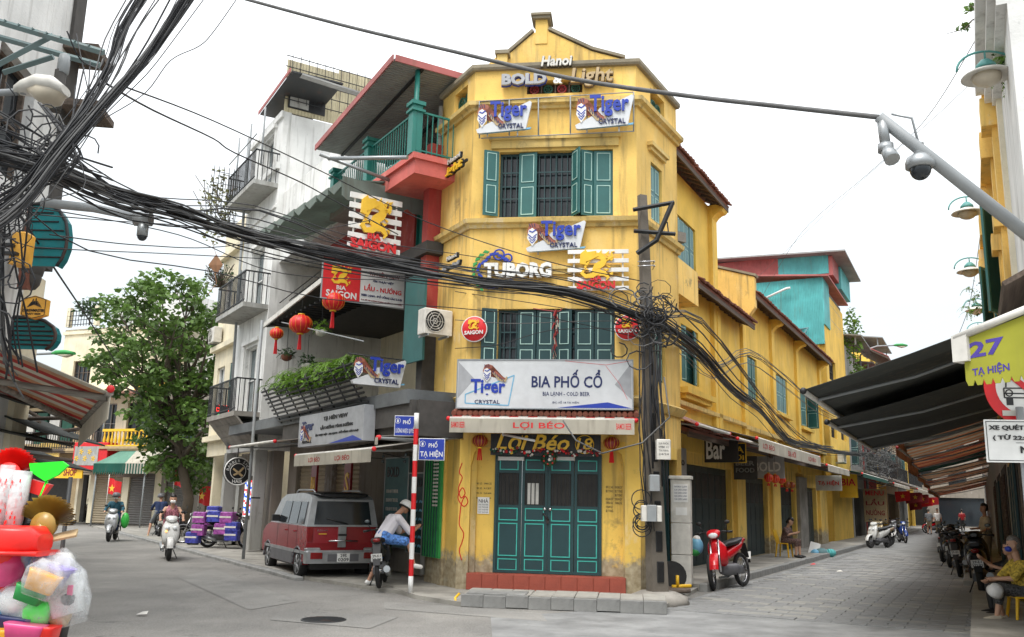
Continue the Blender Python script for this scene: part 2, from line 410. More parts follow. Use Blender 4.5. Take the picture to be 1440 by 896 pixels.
def addtext(mb, body, x0, x1, z0, z1, y=0.0, t=.01, bold=0.0, shear=0.0, space=1.0, slope=0.0, z_cap=None):
    """lettering in the local x,z plane, its face at y-t, filling x0..x1 and z0..z1"""
    vs,fs,rim=textmesh(body,bold,shear,space)
    if not vs: return mb
    ax=min(v[0] for v in vs); bx=max(v[0] for v in vs); az=min(v[1] for v in vs); bz=max(v[1] for v in vs)
    def tr(v): 
        x=x0+(v[0]-ax)/(bx-ax)*(x1-x0); return x, z0+(v[1]-az)/(bz-az)*(z1-z0)+slope*(x-x0)
    P=[tr(v) for v in vs]; n=len(P)
    V=[(x,y-t,z) for x,z in P]+[(x,y,z) for x,z in P]
    F=[f for f in fs]+[(b,a,n+a,n+b) for a,b in rim]
    return mb.add(V,F,False)
def ribbon(mb, pts, wid, y0, y1):
    """flat stroke in x,z with varying width, given depth"""
    P=[Vector(p) for p in pts]; n=len(P); Lp=[]; Rp=[]
    for i,p in enumerate(P):
        t=(P[min(i+1,n-1)]-P[max(i-1,0)]); t=t.normalized() if t.length>0 else Vector((1,0)); q=Vector((-t.y,t.x)); w_=wid[i] if isinstance(wid,(list,tuple)) else wid
        Lp.append(p+q*w_/2); Rp.append(p-q*w_/2)
    for i in range(n-1):
        poly=[tuple(Rp[i]),tuple(Rp[i+1]),tuple(Lp[i+1]),tuple(Lp[i])]; mb.prism(poly,y0,y1)
    return mb
def sweep(mb, path, prof, closed_ends=True):
    """moulding: 2-D path (left to right seen from outside), prof [(out,z)] closed polygon; mitred corners"""
    P=[Vector((p[0],p[1])) for p in path]; n=len(P); k=len(prof); vs=[]
    for i in range(n):
        d1=(P[i]-P[i-1]).normalized() if i>0 else None; d2=(P[i+1]-P[i]).normalized() if i<n-1 else None
        if d1 is None: d1=d2
        if d2 is None: d2=d1
        n1=Vector((d1.y,-d1.x)); n2=Vector((d2.y,-d2.x)); b_=(n1+n2); b_=b_/b_.dot(n1)
        for o,z in prof: q=P[i]+b_*o; vs.append((q.x,q.y,z))
    fs=[(i*k+j,i*k+(j+1)%k,(i+1)*k+(j+1)%k,(i+1)*k+j) for i in range(n-1) for j in range(k)]
    fs+= [tuple(range(k-1,-1,-1)), tuple(range((n-1)*k,n*k))]
    return mb.add(vs,fs,False)
def wall(mb, s0,s1,z0,z1, holes=(), y0=0.0, y1=.28):
    """wall with real rectangular openings, cut into columns"""
    xs=sorted(set([s0,s1]+[min(max(v,s0),s1) for h in holes for v in h[:2]]))
    for a,b in zip(xs,xs[1:]):
        if b-a<1e-4: continue
        hs=sorted([(max(h[2],z0),min(h[3],z1)) for h in holes if h[0]<=a+1e-5 and h[1]>=b-1e-5])
        z=z0
        for ha,hb in hs:
            if ha>z+1e-4: mb.box(a,b,y0,y1,z,ha)
            z=max(z,hb)
        if z<z1-1e-4: mb.box(a,b,y0,y1,z,z1)
    return mb
def T3(x,y,z): return Matrix.Translation((x,y,z))
def RZ(a): return Matrix.Rotation(a,4,'Z')
def RX(a): return Matrix.Rotation(a,4,'X')
def RY(a): return Matrix.Rotation(a,4,'Y')
# ================================================================== planes of the place
PA=(-.846,16.56); PB=(2.329,16.143); PC=(-1.586,17.9)
_d=dirvp(1460); PD=(PB[0]+_d.x*2.27, PB[1]+_d.y*2.27)
F=Pl(PA,PB); LC=Pl(PC,PA); BY=Pl(PB,PD)
_d=dirvp(1396); W=Pl((4.27,21.7),(4.27+_d.x*10,21.7+_d.y*10)); WD=_d
_d=dirvp(-80); L=Pl((PC[0]+_d.x*30,PC[1]+_d.y*30),PC)
R=Pl((.75+.517*75,75),(.75+.517*5,5))
LW=Pl((-6.1,7.5),(-6.75,12))
K=Pl((-21-9.7,44.6+4.1),(-11.3+3.9,40.5-1.65))
# ================================================================== ground
spec('patch',(.255,.245,.222),.9,'asphalt')
def flat(name, poly, z, mat, t=None, kind='structure'):
    mb=MB(mat); P=[(p[0],p[1]) for p in poly]
    A_=sum(P[i][0]*P[(i+1)%len(P)][1]-P[(i+1)%len(P)][0]*P[i][1] for i in range(len(P)))
    if A_<0: P=P[::-1]
    if t is None: mb.add([(x,y,z) for x,y in P],[tuple(range(len(P)))],False)
    else:
        n=len(P); mb.add([(x,y,z) for x,y in P]+[(x,y,z-t) for x,y in P],[tuple(range(n)),tuple(range(2*n-1,n-1,-1))]+[((i+1)%n,i,n+i,n+(i+1)%n) for i in range(n)],False)
    return mb.build(name,kind=kind)
flat('ground',[(-400,-60),(400,-60),(400,500),(-400,500)],-.004,'asphalt')
# right street: stone slab paving, every slab near the camera a piece of its own
pv=flat('right_street',[G(700,1000)[:2],G(690,868)[:2],(1.2,14.3),(3.0,15.9),W.W(-2,-1.6,0)[:2],W.W(75,-1.6,0)[:2],R.W(5,.5,0)[:2],R.W(68,.5,0)[:2]],.0,'stone')
rs=random.Random(3)
stone_me=[]
for i in range(6):
    mb=MB('stone' if i<4 else 'stone_light'); j=[rs.uniform(-.006,.006) for _ in range(8)]
    mb.bbox(.004,.496,.004,.246,-.03,.012+.002*(i%3),.004); stone_me.append(mb.mesh('paving_stone'))
u=Vector((WD.x,WD.y,0)); vv=Vector((WD.y,-WD.x,0)); o0=W.W(0,-1.75,0)
many=MB('stone'); cnt=0; ang=atan2(u.y,u.x)
cands=[]
for i in range(-28,60):
    for j in range(0,13 if i>-6 else 22):
        off=(i%2)*.25
        p=o0+u*(i*.25)+vv*(j*.5+off)
        if i<-6:
            # only inside the junction fan
            if p.y<9.5 or p.x<1.5+(14.6-p.y)*.2: continue
        rp=p-R.W(0,0,0); 
        if (rp.x*R.n.x+rp.y*R.n.y)>-.95: continue
        cands.append((p.y,p,i,j))
cands.sort(key=lambda t:t[0])
vis=[]
CI=CAMM.inverted()
for t in cands:
    q=CI@t[1]; px=720-q.x/q.z*FPX*1; py=448+q.y/q.z*FPX
    px=720+q.x/-q.z*FPX; py=448-q.y/-q.z*FPX
    if -10<px<1460 and py<915: vis.append(t)
RM=RZ(ang)@Matrix.Identity(4)
for k_,(_,p,i,j) in enumerate(vis):
    mt=Matrix.Translation(p)@RZ(ang-pi/2)
    if k_<300:
        put('paving_stone', stone_me[rs.choice([0,1,2,3,0,1,2,3,4,5])], pv, mt@RZ(rs.uniform(-.006,.006))@T3(0,0,rs.uniform(-.004,.003)))
    else:
        many.T=mt; many.m('stone' if rs.random()<.8 else 'stone_light'); z=.012+rs.uniform(-.004,.004)
        many.add([(.006,.006,z),(.494,.006,z),(.494,.244,z),(.006,.244,z),(.006,.006,-.01),(.494,.006,-.01),(.494,.244,-.01),(.006,.244,-.01)],[(0,1,2,3),(0,4,5,1),(1,5,6,2),(2,6,7,3),(3,7,4,0)],False)
many.T=None; many.build('paving_stones_beyond',pv,kind='stuff')
# pale worn concrete joint strip between asphalt and paving
flat('worn_strip',[G(x,y)[:2] for x,y in ((540,846),(640,853),(760,862),(770,874),(640,864),(540,856))],.001,'patch')
# pavements (raised 0.12) as slabs with kerb stones
def pavement(name, poly, z=.12): return flat(name, poly, z, 'pavement', .14)
fp=pavement('front_pavement',[G(585,832,.12)[:2],G(650,842,.12)[:2],G(925,851,.12)[:2],W.W(-3.6,-1.3,0)[:2],(2.5,17.4),(-1.7,18.2),(-2.3,17.2)],.067)
# kerb stones and slabs in front of the corner house
k0=G(648,842,.12); k1=G(938,853,.12); dv=(k1-k0); Ln=dv.length; dv.normalize(); a_=atan2(dv.y,dv.x)
n_k=9
kb=MB('kerb'); kb.bbox(.002,Ln/n_k-.002,0,.13,-.1,.078,.005); kme=kb.mesh('kerb_stone')
for i in range(n_k): put('kerb_stone',kme,fp,Matrix.Translation(k0+dv*(i*Ln/n_k)+Vector((0,0,rs.uniform(-.02,.0))))@RZ(a_+rs.uniform(-.01,.01)))
sb=MB('pavement'); sb.bbox(.004,Ln/n_k*1.0-.005,.135,.62,0,.072,.006); sme=sb.mesh('slab')
sb=MB('pavement'); sb.bbox(.004,Ln/n_k*1.0-.005,.625,1.05,0,.072,.006); sme2=sb.mesh('slab')
for i in range(n_k):
    put('slab',sme,fp,Matrix.Translation(k0+dv*(i*Ln/n_k)+Vector((0,0,rs.uniform(-.006,.006))))@RZ(a_+rs.uniform(-.006,.006)))
    put('slab',sme2,fp,Matrix.Translation(k0+dv*(i*Ln/n_k)+Vector((0,0,rs.uniform(-.006,.006))))@RZ(a_+rs.uniform(-.006,.006)))
mc=MB('kerb'); mc.bbox(.06,1.0,.12,.62,.06,.088,.01); o=mc.build('access_cover',None,Matrix.Translation(k0)@RZ(a_)); tag(o,'dark square access cover in the pavement left of the corner door','access cover')
# gutter grate
gm=Matrix.Translation(G(672,850,0))@RZ(a_)
gr=thing('drain_grate','rusty slotted drain grate in the gutter under the front kerb','drain grate',mtx=gm)
mb=MB('iron'); mb.box(0,.66,-.02,0,-.01,.045); mb.box(0,.66,.16,.18,-.01,.045); mb.build('frame',gr)
bar=MB('old_wood'); bar.box(0,.02,0,.16,-.01,.04); bm_=bar.mesh('bar')
for i in range(13): put('bar',bm_,gr,gm@T3(.02+i*.05,0,0))
mb=MB('sign_white'); mb.bbox(0,.38,0,.17,-.01,.075,.01); o=mb.build('concrete_block',None,Matrix.Translation(G(724,855,0))@RZ(a_)); tag(o,'pale rectangular concrete block lying beside the drain grate','block')
mb=MB('yellow_plastic'); mb.tube([(0,0,.03),(-.03,.08,.1),(.02,.16,.16)],.02); mb.tube([(0,0,.03),(.12,-.03,.05),(.3,-.02,.03),(.36,.02,.05)],[.03,.045,.04,.02],8,flat=.6)
o=mb.build('wheel_clamp',None,Matrix.Translation(G(641,851,0))@RZ(a_)); tag(o,'yellow painted metal hook lying at the end of the drain grate','metal hook')
# right street pavement with kerb stones
rp=flat('right_pavement',[W.W(-3.2,0,0)[:2],W.W(-3.6,-1.35,0)[:2],W.W(70,-1.35,0)[:2],W.W(70,.2,0)[:2]],.13,'pavement',.16)
kb=MB('kerb'); kb.bbox(.005,.795,-.16,0,-.1,.15,.015); kme2=kb.mesh('kerb_stone')
for i in range(0,46): put('kerb_stone',kme2,rp,W.M@T3(-3.7+i*.8,-1.35,rs.uniform(-.012,.004))@RZ(rs.uniform(-.004,.004)))
# left street pavement (in front of the white and cream houses)
lpv=flat('left_pavement',[G(630,846)[:2],L.W(28.5,-1.75,0)[:2],L.W(20,-1.9,0)[:2],L.W(0,-2.1,0)[:2],L.W(0,3,0)[:2],L.W(30,3,0)[:2],G(600,835)[:2]],.06,'pavement',.08)
kb=MB('kerb'); kb.bbox(.005,.895,-.2,0,-.1,.075,.015); kme3=kb.mesh('kerb_stone')
for i in range(26): put('kerb_stone',kme3,lpv,L.M@T3(5+i*.9,-1.85,rs.uniform(-.012,.004))@RZ(rs.uniform(-.006,.006)))
rsd=flat('right_side_pavement',[R.W(0,0,0)[:2],R.W(0,-.85,0)[:2],R.W(80,-.85,0)[:2],R.W(80,.5,0)[:2]],.12,'pavement',.14)
for i in range(30): put('kerb_stone',kme3,rsd,R.M@T3(35+i*.9,-.85,.06+rs.uniform(-.012,.004)))
for q_,m_ in ((((300,800),(420,846),(350,858),(250,812)),'patch'),(((90,842),(128,842),(126,866),(70,868)),'patch'),(((395,857),(560,868),(520,884),(380,872)),'patch')): flat('road_patch',[G(*c)[:2] for c in q_],.002 if m_=='patch' else .004,m_)
g_=G(455,872); mb=MB('iron'); mb.lathe([(.001,.012),(.3,.012),(.31,.0)],28,T3(g_.x,g_.y,0)); 
for i in range(-4,5): mb.box(g_.x-sqrt(.08-(i*.06)**2),g_.x+sqrt(.08-(i*.06)**2),g_.y+i*.06-.01,g_.y+i*.06+.01,.01,.016)
o=mb.build('manhole_cover'); tag(o,'round iron manhole cover in the asphalt in front of the corner','manhole cover')
#flat('concrete_patch',[G(90,862)[:2],G(128,842)[:2],G(132,862)[:2],G(128,875)[:2]],.006,'pavement')

# ================================================================== generic facade pieces
def leaf_mesh(w_, h, body='teal', line='pale_line', bar=True, split=(.5,)):
    mb=MB(body); mb.bbox(0,w_,-.035,0,0,h,.004)
    zs=[0]+[h*x for x in split]+[h]; e=.055
    for z0,z1 in zip(zs,zs[1:]):
        x0,x1,a,b=e,w_-e,z0+e*.9,z1-e*.9
        mb.m(body); mb.box(x0-.012,x1+.012,-.041,-.034,a-.012,b+.012); mb.box(x0-.012,x1+.012,-.001,.006,a-.012,b+.012)
        if line:
            mb.m(line); t=.014
            for q in ((x0,x1,a,a+t),(x0,x1,b-t,b),(x0,x0+t,a+t,b-t),(x1-t,x1,a+t,b-t)): mb.box(q[0],q[1],-.047,-.040,q[2],q[3]); mb.box(q[0],q[1],.005,.012,q[2],q[3])
    return mb.mesh('shutter')
def window(parent, pl, s0,s1,z0,z1, leaves=(), body='teal', line='pale_line', y=.13, off=0., bars=True, frame=None, mull=1, pane='glass', sp=(.5,)):
    """frame, panes, bars and hinged shutter leaves; leaves = (hinge fraction, width fraction, angle in degrees, +1/-1 side)"""
    M_=pl.M@T3(0,-off,0); w_=s1-s0; h=z1-z0; fb=frame or body
    f=MB(fb); t=.05
    for q in ((s0,s0+t,z0,z1),(s1-t,s1,z0,z1),(s0+t,s1-t,z0,z0+t),(s0+t,s1-t,z1-t,z1)): f.box(q[0],q[1],y,y+.07,q[2],q[3])
    for i in range(mull): x=s0+w_*(i+1)/(mull+1); f.box(x-.02,x+.02,y+.01,y+.06,z0+t,z1-t)
    f.box(s0+t,s1-t,y+.012,y+.055,z0+h*.5-.015,z0+h*.5+.015)
    fo=f.build('window_frame',parent,M_)
    g=MB(pane); g.box(s0+.01,s1-.01,y+.075,y+.085,z0+.01,z1-.01); g.build('pane',fo,M_)
    if bars:
        b=MB(fb); n=max(2,int(w_/.11))
        for i in range(1,n): x=s0+w_*i/n; b.box(x-.008,x+.008,y-.03,y-.015,z0+t,z1-t)
        for z in (z0+h*.3,z0+h*.7): b.box(s0+t,s1-t,y-.032,y-.013,z-.012,z+.012)
        b.build('window_bars',fo,M_)
    for (hx,wf,an,sd) in leaves:
        me=leaf_mesh(w_*wf-.006,h-.02,body,line,split=sp)
        T_=M_@T3(s0+w_*hx,(y-.035 if abs(an)<100 else -.05),z0+.01)@RZ(radians(-an if sd>0 else an))
        if sd<0: T_=T_@T3(-(w_*wf-.006),0,0)
        # outward opening: rotate towards -y
        put('shutter',me,parent,T_)
    return fo
def rects_outline(mb, x0,x1,z0,z1,t,y0,y1):
    for q in ((x0,x1,z0,z0+t),(x0,x1,z1-t,z1),(x0,x0+t,z0+t,z1-t),(x1-t,x1,z0+t,z1-t)): mb.box(q[0],q[1],y0,y1,q[2],q[3])

# ================================================================== the yellow corner house
cb=thing('corner_house','weathered yellow three storey corner house with teal shutters and stepped gable','building',(0.74,16.5,0))
w3=(*F.rect(703,214,862,303),); w2=(*F.rect(700.5,434.5,864.5,506),); w2=(w2[0],w2[1],3.75,w2[3])
vent=F.rect(741,114,819,130)
sx=F.L
mb=MB('yellow'); wall(mb,0,sx,2.72,10.08,[w3,w2,vent],0,.3); mb.build('wall',cb,F.M)
mb=MB('yellow'); wall(mb,0,LC.L,2.72,10.08,[(LC.L*.38,LC.L*.78,9.5,9.95)],0,.3); mb.build('wall',cb,LC.M)
b3=BY.rect(915.5,229,930.5,316); b2=BY.rect(920,462,934,540)
b3=(.74,1.36,7.15,8.35); b2=(.80,1.42,3.95,5.0)
mb=MB('yellow'); wall(mb,0,BY.L,2.72,10.08,[b3,b2,(.75,1.55,9.5,9.95)],0,.3); mb.build('wall',cb,BY.M)
# end wall of the bay, inner walls and roof deck
PE=(PD[0]+BY.n.x*3.2,PD[1]+BY.n.y*3.2); PF_=(PC[0]+.7,PC[1]+2.6)
pe=Pl(PD,PE); mb=MB('yellow'); mb.box(0,pe.L,0,.25,.1,10.08); mb.build('wall',cb,pe.M)
mb=MB('concrete'); 
poly=[F.W(.05,.1,0)[:2],F.W(sx-.05,.1,0)[:2],BY.W(BY.L-.1,.1,0)[:2],PE,(.6,20.6),LC.W(.05,.1,0)[:2]]
def deck(z0,z1,mat,name,poly=poly,par=cb):
    mb=MB(mat); n=len(poly); vs=[(x,y,z1) for x,y in poly]+[(x,y,z0) for x,y in poly]
    mb.add(vs,[tuple(range(n)),tuple(range(2*n-1,n-1,-1))]+[((i+1)%n,i,n+i,n+(i+1)%n) for i in range(n)],False); return mb.build(name,par,I4)
deck(9.3,9.42,'concrete','roof_deck'); deck(2.6,2.74,'yellow','floor_slab')
path=[PC,PA,PB,PD]
mb=MB('coping'); sweep(mb,path,[(-.34,10.08),(.07,10.08),(.10,10.12),(.10,10.19),(-.34,10.21)]); mb.build('coping',cb,I4)
mb=MB('cornice'); sweep(mb,path,[(-.02,9.22),(.06,9.22),(.08,9.27),(.16,9.3),(.17,9.38),(-.02,9.42)]); mb.build('cornice',cb,I4)
mb=MB('cornice'); sweep(mb,path,[(-.02,6.78),(.05,6.78),(.07,6.84),(.13,6.87),(.15,6.95),(-.02,7.0)]); mb.build('cornice',cb,I4)
mb=MB('cornice'); sweep(mb,path,[(-.02,3.36),(.05,3.36),(.10,3.42),(.15,3.5),(-.02,3.58)]); mb.build('cornice',cb,I4)
# lintel mouldings
for (x0,y0,x1,y1) in ((689,195,873,204),(689,376,873,384)):
    r_=F.rect(x0,y0,x1,y1); mb=MB('cornice'); mb.box(r_[0],r_[1],-.10,0,r_[3]-.07,r_[3]); mb.box(r_[0]+.04,r_[1]-.04,-.06,0,r_[2]-.02,r_[3]-.07); mb.build('lintel',cb,F.M)
mb=MB('cornice'); mb.box(.55,1.5,-.12,0,8.62,8.7); mb.box(.6,1.45,-.07,0,8.54,8.62); mb.build('lintel',cb,BY.M)
# stepped gable rising behind the parapet
g=[F.at(x,y,-.7) for x,y in ((672,104),(700,78),(716,76),(751,46),(771,44),(832,72),(878,84),(892,100))]
mb=MB('yellow'); mb.prism([(g[0][0],9.4)]+g+[(g[-1][0],9.4)],.7,1.0); mb.build('gable',cb,F.M)
mb=MB('coping')
for a,b in ((2,3),(4,5),(5,6)): mb.slab([(g[a][0],.66,g[a][1]+.03),(g[b][0],.66,g[b][1]+.03),(g[b][0],1.04,g[b][1]+.03),(g[a][0],1.04,g[a][1]+.03)],-.06)
mb.build('gable_coping',cb,F.M)
p0=F.at(753,47,-.7); p1=F.at(770,27,-.7)
mb=MB('yellow'); mb.box(p0[0],p1[0],.68,1.0,p0[1]-.25,p1[1]-.02); ch=mb.build('finial',cb,F.M)
mb=MB('coping'); mb.box(p0[0]-.06,p1[0]+.06,.6,1.06,p1[1]-.02,p1[1]+.04); mb.box(p0[0]-.09,p1[0]+.09,.56,1.1,p1[1]+.04,p1[1]+.09); mb.add([(p0[0]-.06,.6,p1[1]+.09),(p1[0]+.06,.6,p1[1]+.09),(p1[0]+.06,1.06,p1[1]+.09),(p0[0]-.06,1.06,p1[1]+.09),((p0[0]+p1[0])/2,.83,p1[1]+.17)],[(0,1,4),(1,2,4),(2,3,4),(3,0,4)]); mb.build('cap',ch,F.M)
q0=F.at(696,88,-.5); q1=F.at(716,72,-.5)
mb=MB('coping'); mb.box(q0[0],q1[0],.45,.85,q1[1]-.06,q1[1]+.02); mb.m('cornice'); mb.box(q0[0]+.04,q1[0]-.04,.5,.8,9.4,q1[1]-.06); mb.build('pedestal',cb,F.M)
# glazed vent tiles in the parapet
for k_ in range(4):
    w_=(vent[1]-vent[0])/4; cx=vent[0]+w_*(k_+.5); cz=(vent[2]+vent[3])/2
    mb=MB('dark_green' if k_%2 else 'dark_red'); mb.ring((cx,.12,cz),.085,.018,n=14,m_=6)
    for a in range(6): mb.ring((cx+.045*cos(a*pi/3),.12,cz+.045*sin(a*pi/3)),.028,.009,n=8,m_=4)
    mb.m('old_wood'); mb.box(cx-w_/2,cx-w_/2+.02,.08,.2,vent[2],vent[3]); mb.build('vent_tile',cb,F.M)
mb=MB('old_wood'); mb.box(vent[0],vent[1],.22,.24,vent[2],vent[3]); mb.build('vent_back',cb,F.M)
for pl,x0,x1 in ((LC,LC.L*.38,LC.L*.78),(BY,.75,1.55)):
    n=2 if pl is LC else 3
    for k_ in range(n):
        w_=(x1-x0)/n; cx=x0+w_*(k_+.5); mb=MB('dark_green'); mb.ring((cx,.1,9.72),w_*.42,.022,n=14,m_=6)
        for a in range(4): mb.ring((cx+.07*cos(a*pi/2+.8),.1,9.72+.09*sin(a*pi/2+.8)),.055,.014,n=10,m_=4)
        mb.build('vent_tile',cb,pl.M)
    mb=MB('old_wood'); mb.box(x0,x1,.22,.24,9.5,9.95); mb.build('vent_back',cb,pl.M)
# windows of the two upper floors
ww=w3[1]-w3[0]
def fx(px,py): return (F.at(px,py)[0]-w3[0])/ww
window(cb,F,*w3,leaves=[(0,.14,155,1) ,(fx(729,260),.165,6,1),(1.0,.17,4,-1),(fx(834,260),.125,28,-1),(fx(805,260),.15,60,1)],frame='teal_dark',mull=3)
w2v=w2; ww2=w2[1]-w2[0]
def fx2(px,py): return (F.at(px,py)[0]-w2[0])/ww2
window(cb,F,*w2,leaves=[(0,.14,158,1),(fx2(727,470),.162,0,1),(fx2(754,470),.155,0,1),(fx2(783,470),.135,12,1),(fx2(808,470),.165,0,1),(fx2(836,470),.17,0,1)],body='teal_dark',frame='teal_dark',mull=3)
window(cb,BY,*b3,leaves=[(0,.5,0,1),(.5,.5,0,1)],body='teal_faded',mull=0,bars=False)
window(cb,BY,*b2,leaves=[(0,.5,0,1),(.5,.5,0,1)],mull=0,bars=False)
# ground floor: pillars, recessed wall, door, tiled step
lf=[F.at(x,720)[0] for x in (637,660,694,844,879,901)]
mb=MB('yellow_foot')
mb.box(-.06,lf[1],0,.34,.05,2.72); mb.build('pillar',cb,F.M)
mb=MB('yellow_foot'); mb.box(lf[4],sx+.03,0,.34,.05,2.72); mb.build('pillar',cb,F.M)
door=(lf[2],lf[3],.36,2.47)
mb=MB('yellow_foot'); wall(mb,lf[1],lf[4],.05,2.72,[door],.24,.42); mb.build('wall',cb,F.M)
mb=MB('yellow_plain'); mb.prism([(lf[1],2.72),(lf[1],2.25),(lf[1]+.06,2.5),(lf[1]+.2,2.66),(lf[1]+.3,2.72)],.02,.24); mb.build('arch_bracket',cb,F.M); mb=MB('yellow_plain'); mb.prism([(lf[4],2.72),(lf[4],2.25),(lf[4]-.06,2.5),(lf[4]-.2,2.66),(lf[4]-.3,2.72)],.02,.24); mb.build('arch_bracket',cb,F.M)
tn=10; tw=(lf[4]-lf[1]+.02)/tn
mb=MB('red_tile'); mb.bbox(.003,tw-.003,.0,.02,.0,.27,.003); tme=mb.mesh('step_tile')
for i in range(tn): put('step_tile',tme,cb,F.M@T3(lf[1]-.01+i*tw,-.075,.075))
mb=MB('red_tile'); mb.box(lf[1]-.01,lf[4]+.01,-.055,.30,.05,.352); mb.build('step',cb,F.M)
n=4; dw=(door[1]-door[0])/n; dh=door[3]-door[2]
mb=MB('teal_dark'); rects_outline(mb,door[0]-.02,door[1]+.02,door[2]-.0,door[3]+.02,.05,.2,.3); df=mb.build('door_frame',cb,F.M)
spec('door_panel',(.013,.055,.062),.5,'metal',rust=.1)
def door_leaf():
    mb=MB('teal_dark'); e=.05
    pan=[(.04,.23),(.27,.86),(.90,1.12),(1.74,1.98)]
    pan=[(.05,.24),(.30,.87),(.93,1.14),(1.84,2.02)]
    zb=(1.2,1.78)
    # stiles and rails with a real barred opening
    mb.box(0,e,-.04,0,0,dh); mb.box(dw-e-.006,dw-.006,-.04,0,0,dh); 
    mb.box(e,dw-e-.006,-.04,0,0,zb[0]); mb.box(e,dw-e-.006,-.04,0,zb[1],dh)
    lines=MB('teal_line')
    for a,b in pan:
        mb.m('door_panel'); mb.box(e+.02,dw-e-.026,-.046,-.038,a,b)
        rects_outline(lines,e+.012,dw-e-.018,a-.008,b+.008,.018,-.052,-.045)
    bars=MB('black')
    for i in range(5): x=e+(dw-2*e)*(i+.5)/5; bars.box(x-.008,x+.008,-.03,-.015,zb[0],zb[1])
    bk=MB('interior'); bk.box(e,dw-e-.006,-.006,.0,zb[0],zb[1])
    return mb.mesh('door_leaf'),lines.mesh('panel_moulding'),bars.mesh('bars'),bk.mesh('pane')
dl=door_leaf()
for i in range(n):
    Tm=F.M@T3(door[0]+.003+i*dw,.27,door[2])@RZ(radians((-1.5,1.0,-1.2,1.5)[i]))
    lo=put('door_leaf',dl[0],cb,Tm); lo['label']='teal folding door leaf, '+('leftmost','second from left with white curtain behind the bars','second from right','rightmost')[i]
    for me,nm in zip(dl[1:],('panel_moulding','bars','pane')): put(nm,me,lo,Tm)
    if i==1: mb=MB('offwhite'); mb.box(.1,dw-.16,-.012,-.007,1.22,1.6); mb.build('curtain',lo,Tm)
mb=MB('chrome'); mb.ball((door[0]+2*dw-.05,.2,1.5),.035); mb.ball((door[0]+2*dw+.05,.2,1.5),.035); mb.build('door_knobs',cb,F.M)
mb=MB('iron'); mb.tube([(door[0]+2*dw-.08,.205,1.42),(door[0]+2*dw-.02,.2,1.36),(door[0]+2*dw+.02,.2,1.3)],.02); mb.box(door[0]+2*dw-.02,door[0]+2*dw+.03,.19,.22,1.24,1.31); mb.build('padlock',cb,F.M)
# left chamfer ground floor and bay ground floor
mb=MB('yellow_foot'); wall(mb,-.02,LC.L,.05,2.72,[],0.0,.3); mb.box(LC.L*.45,LC.L*.56,-.05,0,.05,2.72); mb.build('wall',cb,LC.M)
mb=MB('yellow_foot'); wall(mb,0,BY.L,.05,2.72,[(.5,BY.L-.25,.1,2.5)],.0,.3); mb.build('wall',cb,BY.M)
mb=MB('teal_dark'); mb.box(.5,BY.L-.25,.18,.22,.1,2.5); 
for i in range(5): mb.box(.5+i*.36,.54+i*.36,.15,.18,.1,2.5)
mb.build('door',cb,BY.M)
# drain pipe on the left edge
p=[LC.at(x,y,.08) for x,y in ((626,158),(620,300),(607,560),(604,640))]
mb=MB('greywall'); x=.04
mb.tube([(x,-.07,9.9),(x,-.07,.2)],.05,10)
for z in (9.2,8.2,6.4,5.2,4.0,2.8): mb.tube([(x,-.07,z),(x,-.07,z+.06)],.06,10)
mb.build('drain_pipe',cb,LC.M)
# tiled ledge above the awning
r_=F.rect(636,579,899,589,.2)
mb=MB('concrete'); mb.box(r_[0],r_[1],-.22,0,r_[2]-.02,r_[3]-.05); mb.build('ledge',cb,F.M)
mb=MB('roof_tile')
x=r_[0]
while x<r_[1]-.05: mb.tube([(x+.05,-.3,r_[3]-.035),(x+.05,0,r_[3]+.05)],.05,8); x+=.1
mb.build('ledge_tiles',cb,F.M)
# graffiti, stencilled phone numbers, notices (flat print on the wall)
mb=MB('red')
gp=[F.at(x,y) for x,y in ((650,651),(646,664),(650,672),(645,686),(648,700),(654,694),(650,686),(644,700),(652,712),(658,706),(654,698),(649,708),(647,722),(646,738),(652,750),(650,762),(646,774),(650,790))]
gq=[]
for i_ in range(len(gp)-1):
    p0,p1,p2,p3=[Vector(gp[min(max(i_+q,0),len(gp)-1)]) for q in (-1,0,1,2)]
    for t_ in range(5): t=t_/5; gq.append(.5*((2*p1)+(-p0+p2)*t+(2*p0-5*p1+4*p2-p3)*t*t+(-p0+3*p1-3*p2+p3)*t*t*t))
mb.tube([(a.x,-.003,a.y) for a in gq],.009,4)
mb.build('graffiti',cb,F.M)
rs=random.Random(5); mb=MB('black')
for (x0,y0,x1,y1,rows,cols) in ((851,682,877,722,7,2),(664,676,690,704,4,2)):
    q=F.rect(x0,y0,x1,y1)
    for r__ in range(rows):
        for c in range(cols):
            if rs.random()<.15: continue
            xa=q[0]+(q[1]-q[0])*(c+.05)/cols; xb=q[0]+(q[1]-q[0])*(c+.85)/cols; za=q[3]-(q[3]-q[2])*(r__+.5)/rows
            if x0>800: addtext(mb,rs.choice(['KHOAN CAT','BE TONG','0912 345','THONG TAC']),xa,xb,za-.022,za+.022,.237,.002)
            else: addtext(mb,rs.choice(['0983 22','KCBT','SUA NHA']),xa,xb,za-.016,za+.016,.237,.002)
mb.build('stencilled_lettering',cb,F.M)
q=F.rect(669,699,685,723); mb=MB('white'); mb.box(q[0],q[1],.228,.237,q[2],q[3]); nn_=mb.build('notice',cb,F.M,label='white paper house for rent notice on the wall left of the door')
mb=MB('black'); zz=q[3]; addtext(mb,'NHÀ',q[0]+.02,q[1]-.02,zz-.10,zz-.02,.228,.002,.01)
for i in range(4): addtext(mb,'CHO THUE NHA',q[0]+.02,q[1]-.02,zz-.15-i*.045,zz-.12-i*.045,.228,.002)
mb.build('lettering',nn_,F.M)
